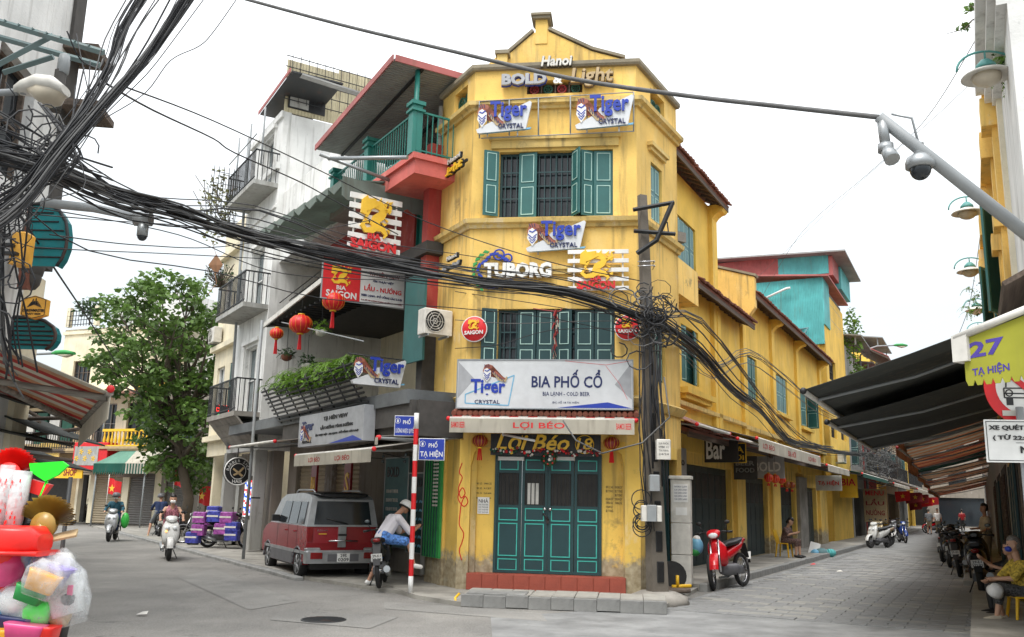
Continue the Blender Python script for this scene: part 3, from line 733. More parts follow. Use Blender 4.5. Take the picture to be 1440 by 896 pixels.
# ================================================================== signs on the corner house
def tiger_head(mb, x, z, w_, h, y=0., flip=1):
    """striped big-cat mark built from flat strokes"""
    def P(a,b): return (x+a*w_*flip, z+b*h)
    mb.m('tiger_orange'); mb.prism([P(.02,.62),P(.10,.95),P(.25,1.),P(.42,.92),P(.40,.5),P(.5,.42),P(.75,.2),P(1,.12),P(1.02,.2),P(.8,.35),P(.55,.62),P(.45,.8),P(.3,.75),P(.1,.4)],y-.012,y)
    mb.m('tan'); mb.prism([P(.42,.5),P(.7,.1),P(.98,.02),P(1.05,.3),P(.98,.32),P(.95,.14),P(.75,.2),P(.5,.55)],y-.014,y-.001)
    mb.m('white'); mb.prism([P(.08,.70),P(.2,.78),P(.36,.62),P(.36,.3),P(.2,.02),P(.03,.35)],y-.02,y-.004)
    mb.m('blue')
    for i in range(3): ribbon(mb,[P(.06+.03*i,.52-.13*i),P(.2,.36-.11*i),P(.34-.02*i,.52-.11*i)],.035*h,y-.027,y-.018)
    ribbon(mb,[P(.1,.66),P(.2,.60),P(.32,.7)],.05*h,y-.027,y-.018)
    mb.m('navy')
    for i in range(6): a=.45+.08*i; ribbon(mb,[P(a,.62-.085*i),P(a+.05,.42-.075*i)],.03*h,y-.022,y-.01)
    for i in range(3): ribbon(mb,[P(.08+.09*i,.97),P(.14+.07*i,.82)],.025*h,y-.022,y-.01)
def dragon(mb, x0,x1,z0,z1, y, t=.03, mat='gold'):
    w_=x1-x0; h=z1-z0; mb.m(mat)
    P=lambda a,b:(x0+a*w_, z0+b*h)
    path=[P(.10,.62),P(.18,.74),P(.36,.80),P(.55,.78),P(.66,.68),P(.60,.56),P(.46,.46),P(.42,.36),P(.52,.26),P(.66,.24),P(.76,.12),P(.7,.04)]
    ribbon(mb,path,[.10*h,.15*h,.18*h,.2*h,.2*h,.2*h,.22*h,.24*h,.2*h,.14*h,.08*h,.03*h],y-t,y)
    tail=[P(.48,.30),P(.34,.18),P(.16,.16),P(.06,.26),P(.12,.36),P(.24,.34)]
    ribbon(mb,tail,[.16*h,.15*h,.12*h,.1*h,.08*h,.03*h],y-t*1.1,y)
    mb.prism([P(.0,.55),P(.02,.86),P(.16,.98),P(.2,.9),P(.44,.94),P(.4,.8),P(.5,.78),P(.3,.66),P(.16,.6),P(.2,.5)],y-t*1.2,y)
    for a,b,da,db in ((.5,.86,.08,.12),(.66,.84,.12,.1),(.76,.7,.14,.02),(.7,.5,.12,-.04),(.62,.4,.16,-.02),(.78,.24,.1,.06)):
        mb.prism([P(a,b),P(a+.08,b-.08),P(a+da,b+db)],y-t*.9,y)
    ribbon(mb,[P(.7,.66),P(.86,.76),P(.84,.9),P(.92,.92)],[.09*h,.07*h,.05*h,.02*h],y-t,y)
    ribbon(mb,[P(.3,.72),P(.14,.44),P(.2,.38)],[.07*h,.06*h,.02*h],y-t,y)
def tiger_sign(name_label, pl, px0,py0,px1,py1, off=.22, frame=True, slope=.0, group=None):
    s0,s1,z0,z1=pl.rect(px0,py0,px1,py1,off); w_=s1-s0; h=z1-z0
    th=thing('beer_sign',name_label,'sign',mtx=pl.M@T3(s0,-off,z0))
    P=lambda a,b:(a*w_, b*h)
    mb=MB('sky_blue'); mb.prism([P(.10,.0),P(.98,.10),P(1.,.16),P(.5,.06)],-.03,.0)
    mb.m('sign_white'); mb.prism([P(0,.12),P(.02,.02),P(.06,.0),P(.9,.1),P(1.,.95),P(.97,1.),P(.62,.72),P(.42,.62),P(.34,.42)],-.045,.03); mb.build('panel',th)
    mb=MB('blue'); addtext(mb,'Tiger',.25*w_,.92*w_,.34*h,.99*h,-.06,.03,.025,0); 
    mb.m('white'); lt=mb.build('lettering',th)
    mb=MB('navy'); addtext(mb,'CRYSTAL',.40*w_,.86*w_,.13*h,.28*h,-.05,.02,.01); mb.build('lettering',th)
    mb=MB('white'); tiger_head(mb,.0,.16*h,.52*w_,.78*h,-.045); mb.build('tiger_mark',th)
    mb=MB('grey_metal'); 
    for a in (.2,.75): mb.box(a*w_-.012,a*w_+.012,.0,off,.4*h,.43*h); mb.box(a*w_-.012,a*w_+.012,.0,.02,-.08*h,.5*h)
    mb.build('bracket',th); return th
tiger_sign('white and blue tiger beer sign on the parapet, left of the pair',F,670,189,748,143,.25)
tiger_sign('white and blue tiger beer sign on the parapet, right of the pair',F,809,183,891,134,.25)
tiger_sign('white and blue tiger beer sign below the top floor shutters',F,740,355,824,311,.12)
# thin scaffold of tubes carrying the two parapet signs
mb=MB('grey_metal'); q=[F.at(x,y,.2) for x,y in ((674,142),(891,129),(892,184),(676,194))]
for a,b in ((0,1),(2,3)): mb.tube([(q[a][0],-.18,q[a][1]),(q[b][0],-.18,q[b][1])],.012,6)
for px,ya,yb in ((674,142,194),(716,140,190),(757,138,190),(802,134,187),(891,129,184)):
    a=F.at(px,ya,.2); b=F.at(px,yb,.2); mb.tube([(a[0],-.18,a[1]),(b[0],-.18,b[1])],.014,6); mb.tube([(a[0],-.18,a[1]-.1),(a[0],.02,a[1]-.1)],.01,5)
o=mb.build('sign_rack',None,F.M); tag(o,'thin steel tube frame carrying the two tiger signs on the parapet','rack')
# BOLD & Light lettering
t=thing('lettering_sign','cut out letters reading Hanoi BOLD & Light on the parapet below the gable','sign',mtx=F.M@T3(0,-.1,0))
def ls(mat,body,px0,py0,px1,py1,bold=.02,shear=0.,t_=.08,y=0.,nm='lettering',par=None,pl=F,off=.1,glow=None):
    q=pl.rect(px0,py0,px1,py1,off)
    if glow: g=MB(glow); addtext(g,body,q[0]-.012,q[1]+.012,q[2]-.012,q[3]+.012,y+.03,.05,bold+.03,shear); g.build('letter_backing',par)
    mb=MB(mat); addtext(mb,body,*q[:4],y,t_,bold,shear); return mb.build(nm,par)
ls('offwhite','Hanoi',761,95,805,79,.03,.15,.06,0,'lettering',t,F,.1,'black')
ls('sign_grey','BOLD',706,122,769,104,.05,0,.08,0,'lettering',t,F,.1,'blue')
ls('white','&',778,119,791,107,.03,0,.05,0,'lettering',t)
ls('tan','Light',803,124,862,96,.02,.12,.08,0,'lettering',t,F,.1,'old_wood')
t=thing('lettering_sign','small dark and gold Hanoi Light sign projecting from the left corner face','sign',mtx=LC.M@T3(0,-.18,0))
def on(pl,mat,body,px0,py0,px1,py1,par,off,bold=.02,shear=0.,t_=.05,y=0.,glow=None): return ls(mat,body,px0,py0,px1,py1,bold,shear,t_,y,'lettering',par,pl,off,glow)
on(LC,'gold','Light',624,256,652,222,t,.18,.03,.1,.05,0.,'black'); on(LC,'offwhite','Hanoi',631,233,649,213,t,.18,.02,.1,.04,0.,'black')
mb=MB('black'); q=LC.rect(626,240,652,225,.18); mb.box(q[0],q[1],.06,.1,q[2],q[2]+.05); mb.box(q[0]+.1,q[0]+.14,.06,.2,q[2]+.0,q[2]+.05); mb.build('bracket',t)
t=thing('lettering_sign','small dark Hanoi Light sign seen side on beside the black cables','sign',mtx=LC.M@T3(0,-.18,0))
on(LC,'sign_grey','Bold',624,383,648,366,t,.18,.03,.1,.05,0.,'black'); on(LC,'offwhite','Hanoi',630,368,644,355,t,.18,.02,.1,.04,0.,'black')
# TUBORG
t=thing('beer_sign','white TUBORG letters with green and blue crown ring beside the dragon sign','sign',mtx=F.M@T3(0,-.1,0))
ls('white','TUBORG',681,392,776,370,.05,.0,.09,0,'lettering',t,F,.1,'tan')
c=F.at(697,381,.1); mb=MB('blue'); R_=.35
for i in range(26):
    a0=2*pi*i/26; 
    if .05<((a0/(2*pi)+.02)%1)<.12 or a0>5.6: continue
    rr=R_+(.03*sin(a0*5)); a1=a0+2*pi/26*1.05; mb.prism([(c[0]+rr*cos(a0),c[1]+rr*sin(a0)),(c[0]+rr*cos(a1),c[1]+rr*sin(a1)),(c[0]+(rr-.05)*cos(a1),c[1]+(rr-.05)*sin(a1)),(c[0]+(rr-.05)*cos(a0),c[1]+(rr-.05)*sin(a0))],.02,.06)
for z_,x_,rr in ((.33,.05,.10),(.26,.22,.08)): mb.ring((c[0]+x_,.04,c[1]+z_),rr,.018,'y',14,5)
mb.build('ring',t)
mb=MB('green')
for i in range(9):
    a=1.9+i*.25; x,z=c[0]+(R_+.06)*cos(a),c[1]+(R_+.06)*sin(a); mb.prism([(x,z),(x+.09*cos(a+.9),z+.09*sin(a+.9)),(x+.13*cos(a+1.4),z+.13*sin(a+1.4)),(x+.05*cos(a+1.9),z+.05*sin(a+1.9))],.01,.05)
mb.build('hop_leaf_wreath',t)
# BIA SAIGON boards
def saigon_board(label, pl, x0,y0,x1,y1, off, slats=5):
    s0,s1,z0,z1=pl.rect(x0,y0,x1,y1,off); w_=s1-s0; h=z1-z0
    th=thing('beer_sign',label,'sign',mtx=pl.M@T3(s0,-off,z0))
    sl_=MB('white'); sl_.bbox(0,w_,-.03,0,0,h*.1,.004); me=sl_.mesh('slat')
    for i in range(slats): put('slat',me,th,WM[th.name]@T3(0,0,(i/(slats-1))*h*.9))
    mb=MB('offwhite'); 
    for a in (.09,.89): mb.box(a*w_,a*w_+.03,0,.02,.05*h,.95*h)
    for a in (.09,.89): mb.box(a*w_,a*w_+.03,.02,off,.5*h,.53*h)
    mb.build('upright',th)
    mb=MB('gold'); dragon(mb,.2*w_,.82*w_,.2*h,1.*h,-.03,.05); mb.build('dragon',th)
    mb=MB('red'); addtext(mb,'BIA',.38*w_,.56*w_,.23*h,.35*h,-.05,.03,.03); addtext(mb,'SAIGON',.15*w_,.78*w_,.01*h,.22*h,-.05,.03,.045); mb.build('lettering',th); return th
saigon_board('white slatted board with gold dragon over red SAIGON letters on the yellow facade',F,798,409,884,351,.16)
def saigon_disc(label, pl, px, py, rpx, off=.12):
    c=pl.at(px,py,off); r_=abs(pl.at(px+rpx,py,off)[0]-c[0]); th=thing('beer_sign',label,'sign',mtx=pl.M@T3(c[0],-off,c[1]))
    mb=MB('dark_red'); mb.lathe([(r_,0),(r_,.08)],32,RX(pi/2)); mb.m('red'); mb.lathe([(r_*.97,.08),(r_*.9,.10),(r_*.5,.13),(.001,.14)],32,RX(pi/2)); mb.m('white'); mb.ring((0,-.08,0),r_*.97,.012,'y',36,5); mb.build('disc',th)
    mb=MB('gold'); dragon(mb,-.45*r_,.5*r_,-.15*r_,.75*r_,-.135,.02); mb.build('dragon',th)
    mb=MB('white'); addtext(mb,'SAIGON',-.72*r_,.72*r_,-.5*r_,-.2*r_,-.135,.02,.03,.0,1,.06); mb.build('lettering',th)
    mb=MB('grey_metal'); mb.tube([(0,0,0),(0,off,0)],.03,6); mb.build('bracket',th)
saigon_disc('round red beer sign left of the lower shutters',F,668,464,18)
saigon_disc('round red beer sign partly behind the utility pole',F,882,462,18)
# the big light box
s0,s1,z0,z1=F.rect(644,506,890,576,.32)
t=thing('light_box_sign','large white light box reading BIA PHỐ CỔ over the awning','sign',mtx=F.M@T3(s0,-.32,z0)); w_=s1-s0; h=z1-z0
mb=MB('sign_white'); mb.bbox(0,w_,0,.2,0,h,.01); mb.build('box',t)
mb=MB('steel'); rects_outline(mb,-.012,w_+.012,-.012,h+.012,.02,-.012,.0); mb.build('edge_trim',t)
mb=MB('blue'); mb.prism([(.58*w_,.02),(w_-.02,.02),(.86*w_,.14*h)],-.004,0)
mb.m('sign_grey'); mb.prism([(.02,h*.95),(.02,h*.2),(.1*w_,h*.6)],-.003,0); mb.prism([(.9*w_,h*.5),(w_-.02,h*.95),(w_-.02,.2*h)],-.003,0)
mb.m('red'); 
for a,b in (((.62,.99),(.85,.9)),((.85,.9),(.98,1.)),((.85,.88),(.93,.5)),((.93,.5),(.97,.2))): ribbon(mb,[(a[0]*w_,min(a[1],.98)*h),(b[0]*w_,min(b[1],.98)*h)],.006,-.004,0)
mb.m('sky_blue')
for a,b in (((.05,.1),(.05,.28)),((.05,.28),(.33,.68)),((.33,.68),(.30,.06)),((.05,.1),(.3,.06))): ribbon(mb,[(a[0]*w_,a[1]*h),(b[0]*w_,b[1]*h)],.02,-.005,0)
mb.build('printed_shapes',t)
mb=MB('navy'); addtext(mb,'BIA PHỐ CỔ',.43*w_,.83*w_,.43*h,.80*h,0,.006,.02); addtext(mb,'BIA LẠNH - COLD BEER',.495*w_,.76*w_,.24*h,.35*h,0,.005,.01); addtext(mb,'ĐC: SỐ 18 TẠ HIỆN',.55*w_,.70*w_,.10*h,.165*h,0,.005,.005)
mb.m('blue'); addtext(mb,'Tiger',.08*w_,.28*w_,.22*h,.60*h,-.004,.008,.03); mb.m('navy'); addtext(mb,'CRYSTAL',.105*w_,.25*w_,.09*h,.17*h,-.004,.006,.005); mb.build('lettering',t)
mb=MB('white'); tiger_head(mb,.145*w_,.53*h,.14*w_,.38*h,-.004); mb.build('tiger_mark',t)
mb=MB('grey_metal'); mb.box(.1,.14,.2,.34,.1,h-.1); mb.box(w_-.14,w_-.1,.2,.34,.1,h-.1); mb.build('bracket',t)
# fold-out awnings -----------------------------------------------------
spec('stripe_red',(.52,.05,.045),.8,'cloth',tr=.3); spec('stripe_white',(.66,.62,.57),.8,'cloth',tr=.3); spec('canvas_tan',(.60,.36,.22),.85,'cloth',tr=.45); spec('canvas_cream',(.66,.62,.52),.85,'cloth',tr=.3); spec('canvas_dark',(.055,.062,.058),.85,'cloth',tr=.12); spec('canvas_green',(.012,.12,.085),.85,'cloth',tr=.25); spec('canvas_pale_green',(.2,.42,.32),.85,'cloth',tr=.35); spec('canvas_pink',(.5,.13,.11),.85,'cloth',tr=.35); spec('canvas_lime',(.46,.46,.05),.85,'cloth',tr=.2,dirt=.3)
def awning(label, pl, s0,s1, zt, proj, drop, val=.22, stripes=('stripe_red','stripe_white'), n=None, text=None, tcol='red', y0=0., valmat='canvas_cream', group=None, arms=2, end_caps='red', sag=.02, wave=False, cat='awning', valside=False):
    """sloping canvas from the wall at height zt, projecting proj and dropping drop, with a hanging front valance"""
    w_=s1-s0; th=thing('awning',label,cat,mtx=pl.M@T3(s0,-y0,0),group=group)
    n=n or max(3,int(w_/.17)); cv=MB(stripes[0])
    for i in range(n):
        xa,xb=w_*i/n,w_*(i+1)/n; cv.m(stripes[i%len(stripes)]); k=4
        for j in range(k):
            a,b=j/k,(j+1)/k; za=zt-drop*a-sag*sin(pi*a); zb=zt-drop*b-sag*sin(pi*b)
            cv.slab([(xa,-proj*b,zb),(xb,-proj*b,zb),(xb,-proj*a,za),(xa,-proj*a,za)],.006)
    cv.build('canvas',th)
    mb=MB('offwhite'); mb.tube([(-.02,-proj,zt-drop-.02),(w_+.02,-proj,zt-drop-.02)],.035,8)
    mb.build('front_bar',th)
    for i in range(arms):
        mb=MB('grey_metal'); x=w_*(.12+.76*i/(max(1,arms-1))); e=(.35 if i<arms/2 else -.35)
        mb.tube([(x,-.03,zt-.18),(x+e*.5,-proj*.5,zt-drop*.5-.16),(x,-proj+.02,zt-drop-.03)],.022,6); mb.build('folding_arm',th)
    if val>0:
        z1_=zt-drop-.03; vb=MB(valmat); m_=max(6,int(w_/.25))
        if wave:
            for i in range(m_):
                xa,xb=w_*i/m_,w_*(i+1)/m_; vb.prism([(xa,z1_),(xb,z1_),(xb,z1_-val*.8),((xa*.25+xb*.75),z1_-val*.97),((xa+xb)/2,z1_-val),((xa*.75+xb*.25),z1_-val*.97),(xa,z1_-val*.8)],-proj-.045,-proj-.038)
        else: vb.box(0,w_,-proj-.045,-proj-.038,z1_-val,z1_+.01)
        vo=vb.build('valance',th)
        if text:
            mb=MB(tcol); 
            for body,a,b,c,d in text: addtext(mb,body,a*w_,b*w_,z1_-val+c*val,z1_-val+d*val,-proj-.045,.003,.012)
            mb.build('lettering',vo,WM[th.name])
    for x in (-.03,w_+.03): mb=MB(end_caps); mb.ball((x,-proj,zt-drop-.02),.045,8,6); mb.build('end_cap',th)
    return th
a=F.at(633,590,.55); b=F.at(892,590,.55); v=F.at(700,612,.55)
zz=(a[1]+b[1])/2
awning('red and white striped awning lettered LỢI BÉO over the corner door',F,a[0],b[0],zz+.18,.55,.16,.24,n=19,text=[('LỢI BÉO',.35,.63,.25,.9),('BAMOI BEER',.01,.085,.35,.8),('BAMOI BEER',.905,.985,.35,.8)],y0=.0)
# sign board "Lợi Béo 18" on corrugated back above the door
s0,s1,z0,z1=F.rect(690,640,845,612,.0)
t=thing('signboard','dark corrugated board with gold script Lợi Béo 18 under the awning','sign',mtx=F.M@T3(s0,0,z0)); w_=s1-s0; h=z1-z0
mb=MB('black'); mb.box(0,w_,-.02,.0,0,h)
for i in range(30): mb.box(w_*i/30,w_*(i+.5)/30,-.035,-.02,0,h)
mb.build('board',t)
mb=MB('gold'); addtext(mb,'Lợi Béo',.05*w_,.72*w_,.05*h,.98*h,-.04,.03,.02,.3); addtext(mb,'18',.78*w_,.93*w_,.3*h,.85*h,-.04,.02,.01,.2); mb.ring((.855*w_,-.045,.55*h),.42*h,.008,'y',24,4); mb.build('lettering',t)
# garland of red baubles with a wreath
rs=random.Random(11)
s0,s1,z0,z1=F.rect(690,640,845,628,.1)
mb=MB('dark_red'); n=90
for i in range(n):
    x=s0+(s1-s0)*i/n; mb.m(rs.choice(['dark_red','dark_red','red','dark_green','offwhite','offwhite'])); mb.ball((x,-.1+rs.uniform(-.03,.03),z0+.07+rs.uniform(-.04,.04)+.04*sin(i*.35)),rs.uniform(.014,.032),6,4)
o=mb.build('garland',None,F.M); tag(o,'red tinsel garland with silver beads hung across the door head','garland')
c=F.at(772,645,.16); mb=MB('leaf_dark'); mb.ring((c[0],-.12,c[1]),.10,.035,n=16,m_=6)
for i in range(60): a=rs.uniform(0,2*pi); mb.tube([(c[0]+.09*cos(a),-.12,c[1]+.09*sin(a)),(c[0]+rs.uniform(.1,.17)*cos(a+.2),-.12+rs.uniform(-.06,.04),c[1]+rs.uniform(.1,.17)*sin(a+.2))],[.012,.003],4)
mb.m('red')
for i in range(7): a=i*.9; mb.ball((c[0]+.1*cos(a),-.16,c[1]+.1*sin(a)),.017,6,4)
mb.m('offwhite'); mb.ball((c[0]+.01,-.17,c[1]-.02),.03,8,6)
o=mb.build('wreath',None,F.M); tag(o,'small green christmas wreath hanging over the middle of the door','wreath')
mb=MB('white')
for a_,b_ in ((700,734),(775,806)): q=F.rect(a_,645,b_,642,.0); mb.box(q[0],q[1],.19,.24,q[2]-.01,q[3])
for k_,(a_,b_) in enumerate(((700,734),(775,806))):
    q=F.rect(a_,645,b_,642,.0); mb=MB('white'); mb.box(q[0],q[1],.17,.22,q[2]-.02,q[3]); mb.m('offwhite'); mb.box(q[0]-.02,q[0],.165,.225,q[2]-.025,q[3]+.005); mb.box(q[1],q[1]+.02,.165,.225,q[2]-.025,q[3]+.005)
    o=mb.build('tube_light',None,F.M); tag(o,'white tube light above the door, '+('left one','right one by the wreath')[k_],'lamp')
a=F.at(752,620,.4); b=F.at(706,610,.3); mb=MB('white'); mb.tube([(a[0],-.42,a[1]),(b[0],-.1,b[1])],.022,8); mb.m('offwhite'); mb.tube([(b[0],-.1,b[1]),(b[0]-.02,.02,b[1]+.02)],.035,8); o=mb.build('tube_lamp',None,F.M); tag(o,'slanting white stick lamp under the awning','lamp')
def lantern(label, loc, r_=.15, style='red', sq=.85, tassel=.3, cord=.3, group=None):
    th=thing('paper_lantern',label,'lantern',loc,group=group)
    mb=MB(style); k=14
    mb.lathe([(r_*.25,-r_*sq),(r_*.6,-r_*sq*.85),(r_*.92,-r_*sq*.45),(r_,0),(r_*.92,r_*sq*.45),(r_*.6,r_*sq*.85),(r_*.25,r_*sq)],k)
    mb.build('shade',th)
    mb=MB('gold'); mb.lathe([(r_*.3,r_*sq),(r_*.3,r_*sq+.025)],10); mb.lathe([(r_*.3,-r_*sq-.025),(r_*.3,-r_*sq)],10)
    for i in range(k): a=2*pi*i/k; mb.tube([(r_*1.01*cos(a)*c_,r_*1.01*sin(a)*c_,r_*sq*s_) for c_,s_ in ((.6,-.87),(.93,-.45),(1,0),(.93,.45),(.6,.87))],.003,3)
    mb.build('frame',th)
    mb=MB('red'); 
    for i in range(8): a=i*.8; mb.tube([(.02*cos(a),.02*sin(a),-r_*sq-.02),(.04*cos(a),.04*sin(a),-r_*sq-.02-tassel)],.008,4)
    mb.build('tassel',th)
    mb=MB('black'); mb.tube([(0,0,r_*sq+.02),(0,0,r_*sq+.02+cord)],.004,4); mb.build('cord',th)
    return th
for px,py,sd in ((675,620,'left'),(860,623,'right')):
    p=F.at(px,py,.12); lantern('plain dark red silk lantern under the awning '+('left of' if sd=='left' else 'right of')+' the gold script board',F.W(p[0],-.12,p[1]),.15,'dark_red',.75,.22,.12)
spec('door_dark',(.012,.028,.03),.5); spec('shade_tan_wall',(.26,.23,.195),.85,'plaster',fade=(.2,.18,.15)); spec('dark_slab',(.13,.14,.145),.8,'concrete')  # ground floor and shop shade put into the wall and door colours
# ================================================================== helpers for roofs and house fronts
def eave(parent, pl, s0, s1, z, off=.45, depth=3.0, pitch=.48, tiles=True, wood=True, tile='roof_tile'):
    M_=pl.M; mb=MB(tile); zi=z+(off+depth)*pitch
    mb.slab([(s0,-off,z),(s1,-off,z),(s1,depth,zi),(s0,depth,zi)],.09); ro=mb.build('roof',parent,M_)
    if tiles:
        mb=MB(tile); rr=random.Random(int(s0*10)); n=int((s1-s0)/.19)
        for i in range(n):
            x=s0+(i+.5)*(s1-s0)/n; dz=rr.uniform(-.015,.015); y0=-off-.06-rr.uniform(0,.03)
            mb.tube([(x,y0,z+.03+dz),(x,y0+.5,z+.03+.5*pitch+dz)],.095,6,flat=.35)
        mb.build('eave_tiles',ro,M_,kind='stuff')
        if depth>1.5:
            mb=MB(tile)
            for k_ in range(1,int((off+depth)/.35)):
                y=-off+k_*.35; mb.box(s0,s1,y,y+.03,z+(y+off)*pitch-.01,z+(y+off)*pitch+.035)
            mb.build('tile_courses',ro,M_,kind='stuff')
    if wood:
        mb=MB('old_wood'); mb.box(s0,s1,-off+.02,-off+.06,z-.17,z-.0)
        x=s0+.1
        while x<s1: mb.slab([(x,-off+.06,z-.06),(x+.07,-off+.06,z-.06),(x+.07,.02,z-.06+(off-.04)*pitch),(x,.02,z-.06+(off-.04)*pitch)],.08); x+=.45
        mb.build('rafters',ro,M_)
    return ro
def corbel(parent, pl, s, z, off=.42, h=.75, t=.32, mat='yellow_plain'):
    """curved bracket carrying the eave, z is its top"""
    pts=[(0,z),(-off,z),(-off,z-.14),(-off+.05,z-.2)]+[(-off+.05+(off-.05)*sin(a*pi/12)*1.0, z-.2-(h-.2)*(1-cos(a*pi/12))) for a in range(1,7)]
    pts=[(max(min(y,0),-off),zz_) for y,zz_ in pts]+[(0,z-h)]
    n=len(pts); vs=[(s-t/2,y,q) for y,q in pts]+[(s+t/2,y,q) for y,q in pts]
    mb=MB(mat); mb.add(vs,[tuple(range(n-1,-1,-1)),tuple(range(n,2*n))]+[(i,(i+1)%n,n+(i+1)%n,n+i) for i in range(n)],False)
    return mb.build('corbel',parent,pl.M)
def front_house(name,label,pl,s0,s1,z1,depth,holes,mat='yellow_plain',cat='house',z0=.08,y1=.25,side_mat=None,roof='concrete',flatroof=True):
    th=thing(name,label,cat,pl.W((s0+s1)/2,.3,0))
    mb=MB(mat); wall(mb,s0,s1,z0,z1,holes,0,y1); mb.build('wall',th,pl.M)
    sm_=side_mat or mat
    mb=MB(sm_); mb.box(s0,s0+.2,y1,depth,z0,z1); mb.box(s1-.2,s1,y1,depth,z0,z1); mb.box(s0+.2,s1-.2,depth-.2,depth,z0,z1-.003); mb.build('side_walls',th,pl.M)
    if flatroof: mb=MB(roof); mb.box(s0+.01,s1-.01,.01,depth-.01,z1-.25,z1-.05); mb.build('roof_slab',th,pl.M)
    return th
def dark_door(parent, pl, s0,s1,z0,z1, kind='fold', y=.2, mat='teal_dark'):
    w_=s1-s0
    if kind=='fold':
        n=max(2,int(w_/.55)); mb=MB(mat); lw_=w_/n; h=z1-z0
        mb.bbox(.004,lw_-.004,-.03,.01,0,h,.004); mb.box(.06,lw_-.06,-.036,-.028,.12,h*.4); mb.box(.06,lw_-.06,-.036,-.028,h*.45,h*.62)
        mb.m('interior'); mb.box(.07,lw_-.07,-.033,-.028,h*.67,h*.93)
        me=mb.mesh('door_leaf')
        for i in range(n): put('door_leaf',me,parent,pl.M@T3(s0+i*lw_,y,z0))
    elif kind=='roll':
        mb=MB(mat); n=int((z1-z0)/.11)
        for i in range(n): z=z0+i*.11; mb.add([(s0,y,z),(s1,y,z),(s1,y-.03,z+.055),(s0,y-.03,z+.055),(s1,y,z+.108),(s0,y,z+.108)],[(0,1,2,3),(3,2,4,5)],False)
        mb.box(s0,s1,y,y+.02,z0,z1); mb.build('roller_shutter',parent,pl.M)
    else:
        mb=MB('interior'); mb.box(s0,s1,y+1.2,y+1.25,z0,z1); mb.box(s0,s1,y,y+1.2,z1,z1+.02); mb.build('shop_interior',parent,pl.M)
# ---------------- three storey block and two storey row along the right street
W1=(-.2,1.28,4.6,6.02); W3t=(-.52,1.2,7.5,8.8)
gA=[(.06,4.3,.15,2.6),]
hA=thing('row_house','yellow house behind the corner with third floor window and curved eave bracket','house',W.W(1.2,.3,0))
mb=MB('yellow_plain'); wall(mb,-2.4,2.95,2.9,9.9,[W1,W3t],0,.25); mb.build('wall',hA,W.M)
mb=MB('yellow_plain'); wall(mb,2.95,5.75,2.9,7.2,[],0,.25); mb.build('wall',hA,W.M)
mb=MB('yellow_foot'); wall(mb,-2.4,5.75,.1,2.9,[(.06,4.35,.1,2.62),(-1.9,-.5,.1,2.4)],0.02,.3); mb.build('wall',hA,W.M)
mb=MB('yellow_plain'); mb.box(2.45,2.95,-.12,0,2.9,9.85); mb.build('pilaster',hA,W.M)
mb=MB('yellow_plain'); mb.box(2.72,2.95,.25,6,7.0,9.9); mb.add([(2.72,.0,9.9),(2.95,.0,9.9),(2.95,6,12.6),(2.72,6,12.6),(2.72,6,9.9),(2.95,6,9.9)],[(0,1,2,3),(0,3,4),(1,5,2),(0,4,5,1)],False); mb.build('gable_wall',hA,W.M)
corbel(hA,W,2.72,9.9,.44,.85,.46)
eave(hA,W,-2.2,3.0,9.95,.48,5.5,.48)
eave(hA,W,-.2,5.75,7.05,.5,3.0,.45)
corbel(hA,W,-.05,7.1,.45,.6,.3)
mb=MB('yellow'); mb.box(-2.2,-.2,-.45,0,6.4,7.25); mb.build('parapet',hA,W.M)
mb=MB('yellow_plain'); mb.box(2.72,3.05,-.14,0,2.9,6.9); mb.build('pilaster',hA,W.M)
window(hA,W,*W3t,leaves=[(0,.25,3,1),(.25,.25,2,1),(.5,.25,0,1),(1,.25,3,-1)],body='teal_faded',mull=1,bars=False)
window(hA,W,*W1,leaves=[(0,.26,12,1),(1,.3,10,-1)],mull=2)
mb=MB('yellow_plain'); mb.box(-.4,2.1,-.22,0,4.28,4.42); mb.box(-.3,2.0,-.14,0,4.16,4.28); mb.build('sill',hA,W.M)
dark_door(hA,W,.06,4.35,.14,2.62,'fold',mat='door_dark')
mb=MB('cornice'); mb.box(-2.4,5.75,-.14,0,3.96,4.06); mb.build('cornice',hA,W.M)
hB=thing('row_house','long yellow two storey house with brown tiled eave and four shuttered windows','house',W.W(13,.3,0))
hwB=[(5.72,7.95,4.9,6.29),(10.6,12.9,4.93,6.28),(15.3,17.4,4.8,6.2)]
doorsB=[(5.95,9.05,.13,2.5),(10.8,13.75,.13,2.45),(15.9,18.3,.13,2.4)]
mb=MB('yellow_plain'); wall(mb,5.76,20.6,2.9,8.2,hwB,0,.25); mb.build('wall',hB,W.M)
mb=MB('yellow_foot'); wall(mb,5.76,20.6,.1,2.9,doorsB,.02,.3); mb.build('wall',hB,W.M)
for s_ in (5.98,10.2,14.7,20.1):
    mb=MB('yellow_plain'); mb.box(s_-.2,s_+.25,-.1,0,2.9,7.9); mb.build('pilaster',hB,W.M); corbel(hB,W,s_+.02,8.05,.45,.8,.36)
eave(hB,W,5.9,20.6,8.05,.55,4.5,.45)
for i,hw in enumerate(hwB):
    window(hB,W,*hw,leaves=[(0,.26,0,1),(.25,.25,3,1),(.5,.25,0,1),(1,.25,2,-1)] if i<2 else [(0,.25,0,1),(.25,.25,14,1),(1,.25,70,-1)],body='teal' if i!=1 else 'teal_faded',mull=1,bars=False)
    mb=MB('yellow_plain'); mb.box(hw[0]-.2,hw[1]+.2,-.16,0,hw[2]-.16,hw[2]-.04); mb.build('sill',hB,W.M)
mb=MB('cornice'); mb.box(5.76,20.6,-.14,0,3.9,4.02); mb.build('cornice',hB,W.M)
for d in doorsB: dark_door(hB,W,*d,'fold',mat='door_dark')
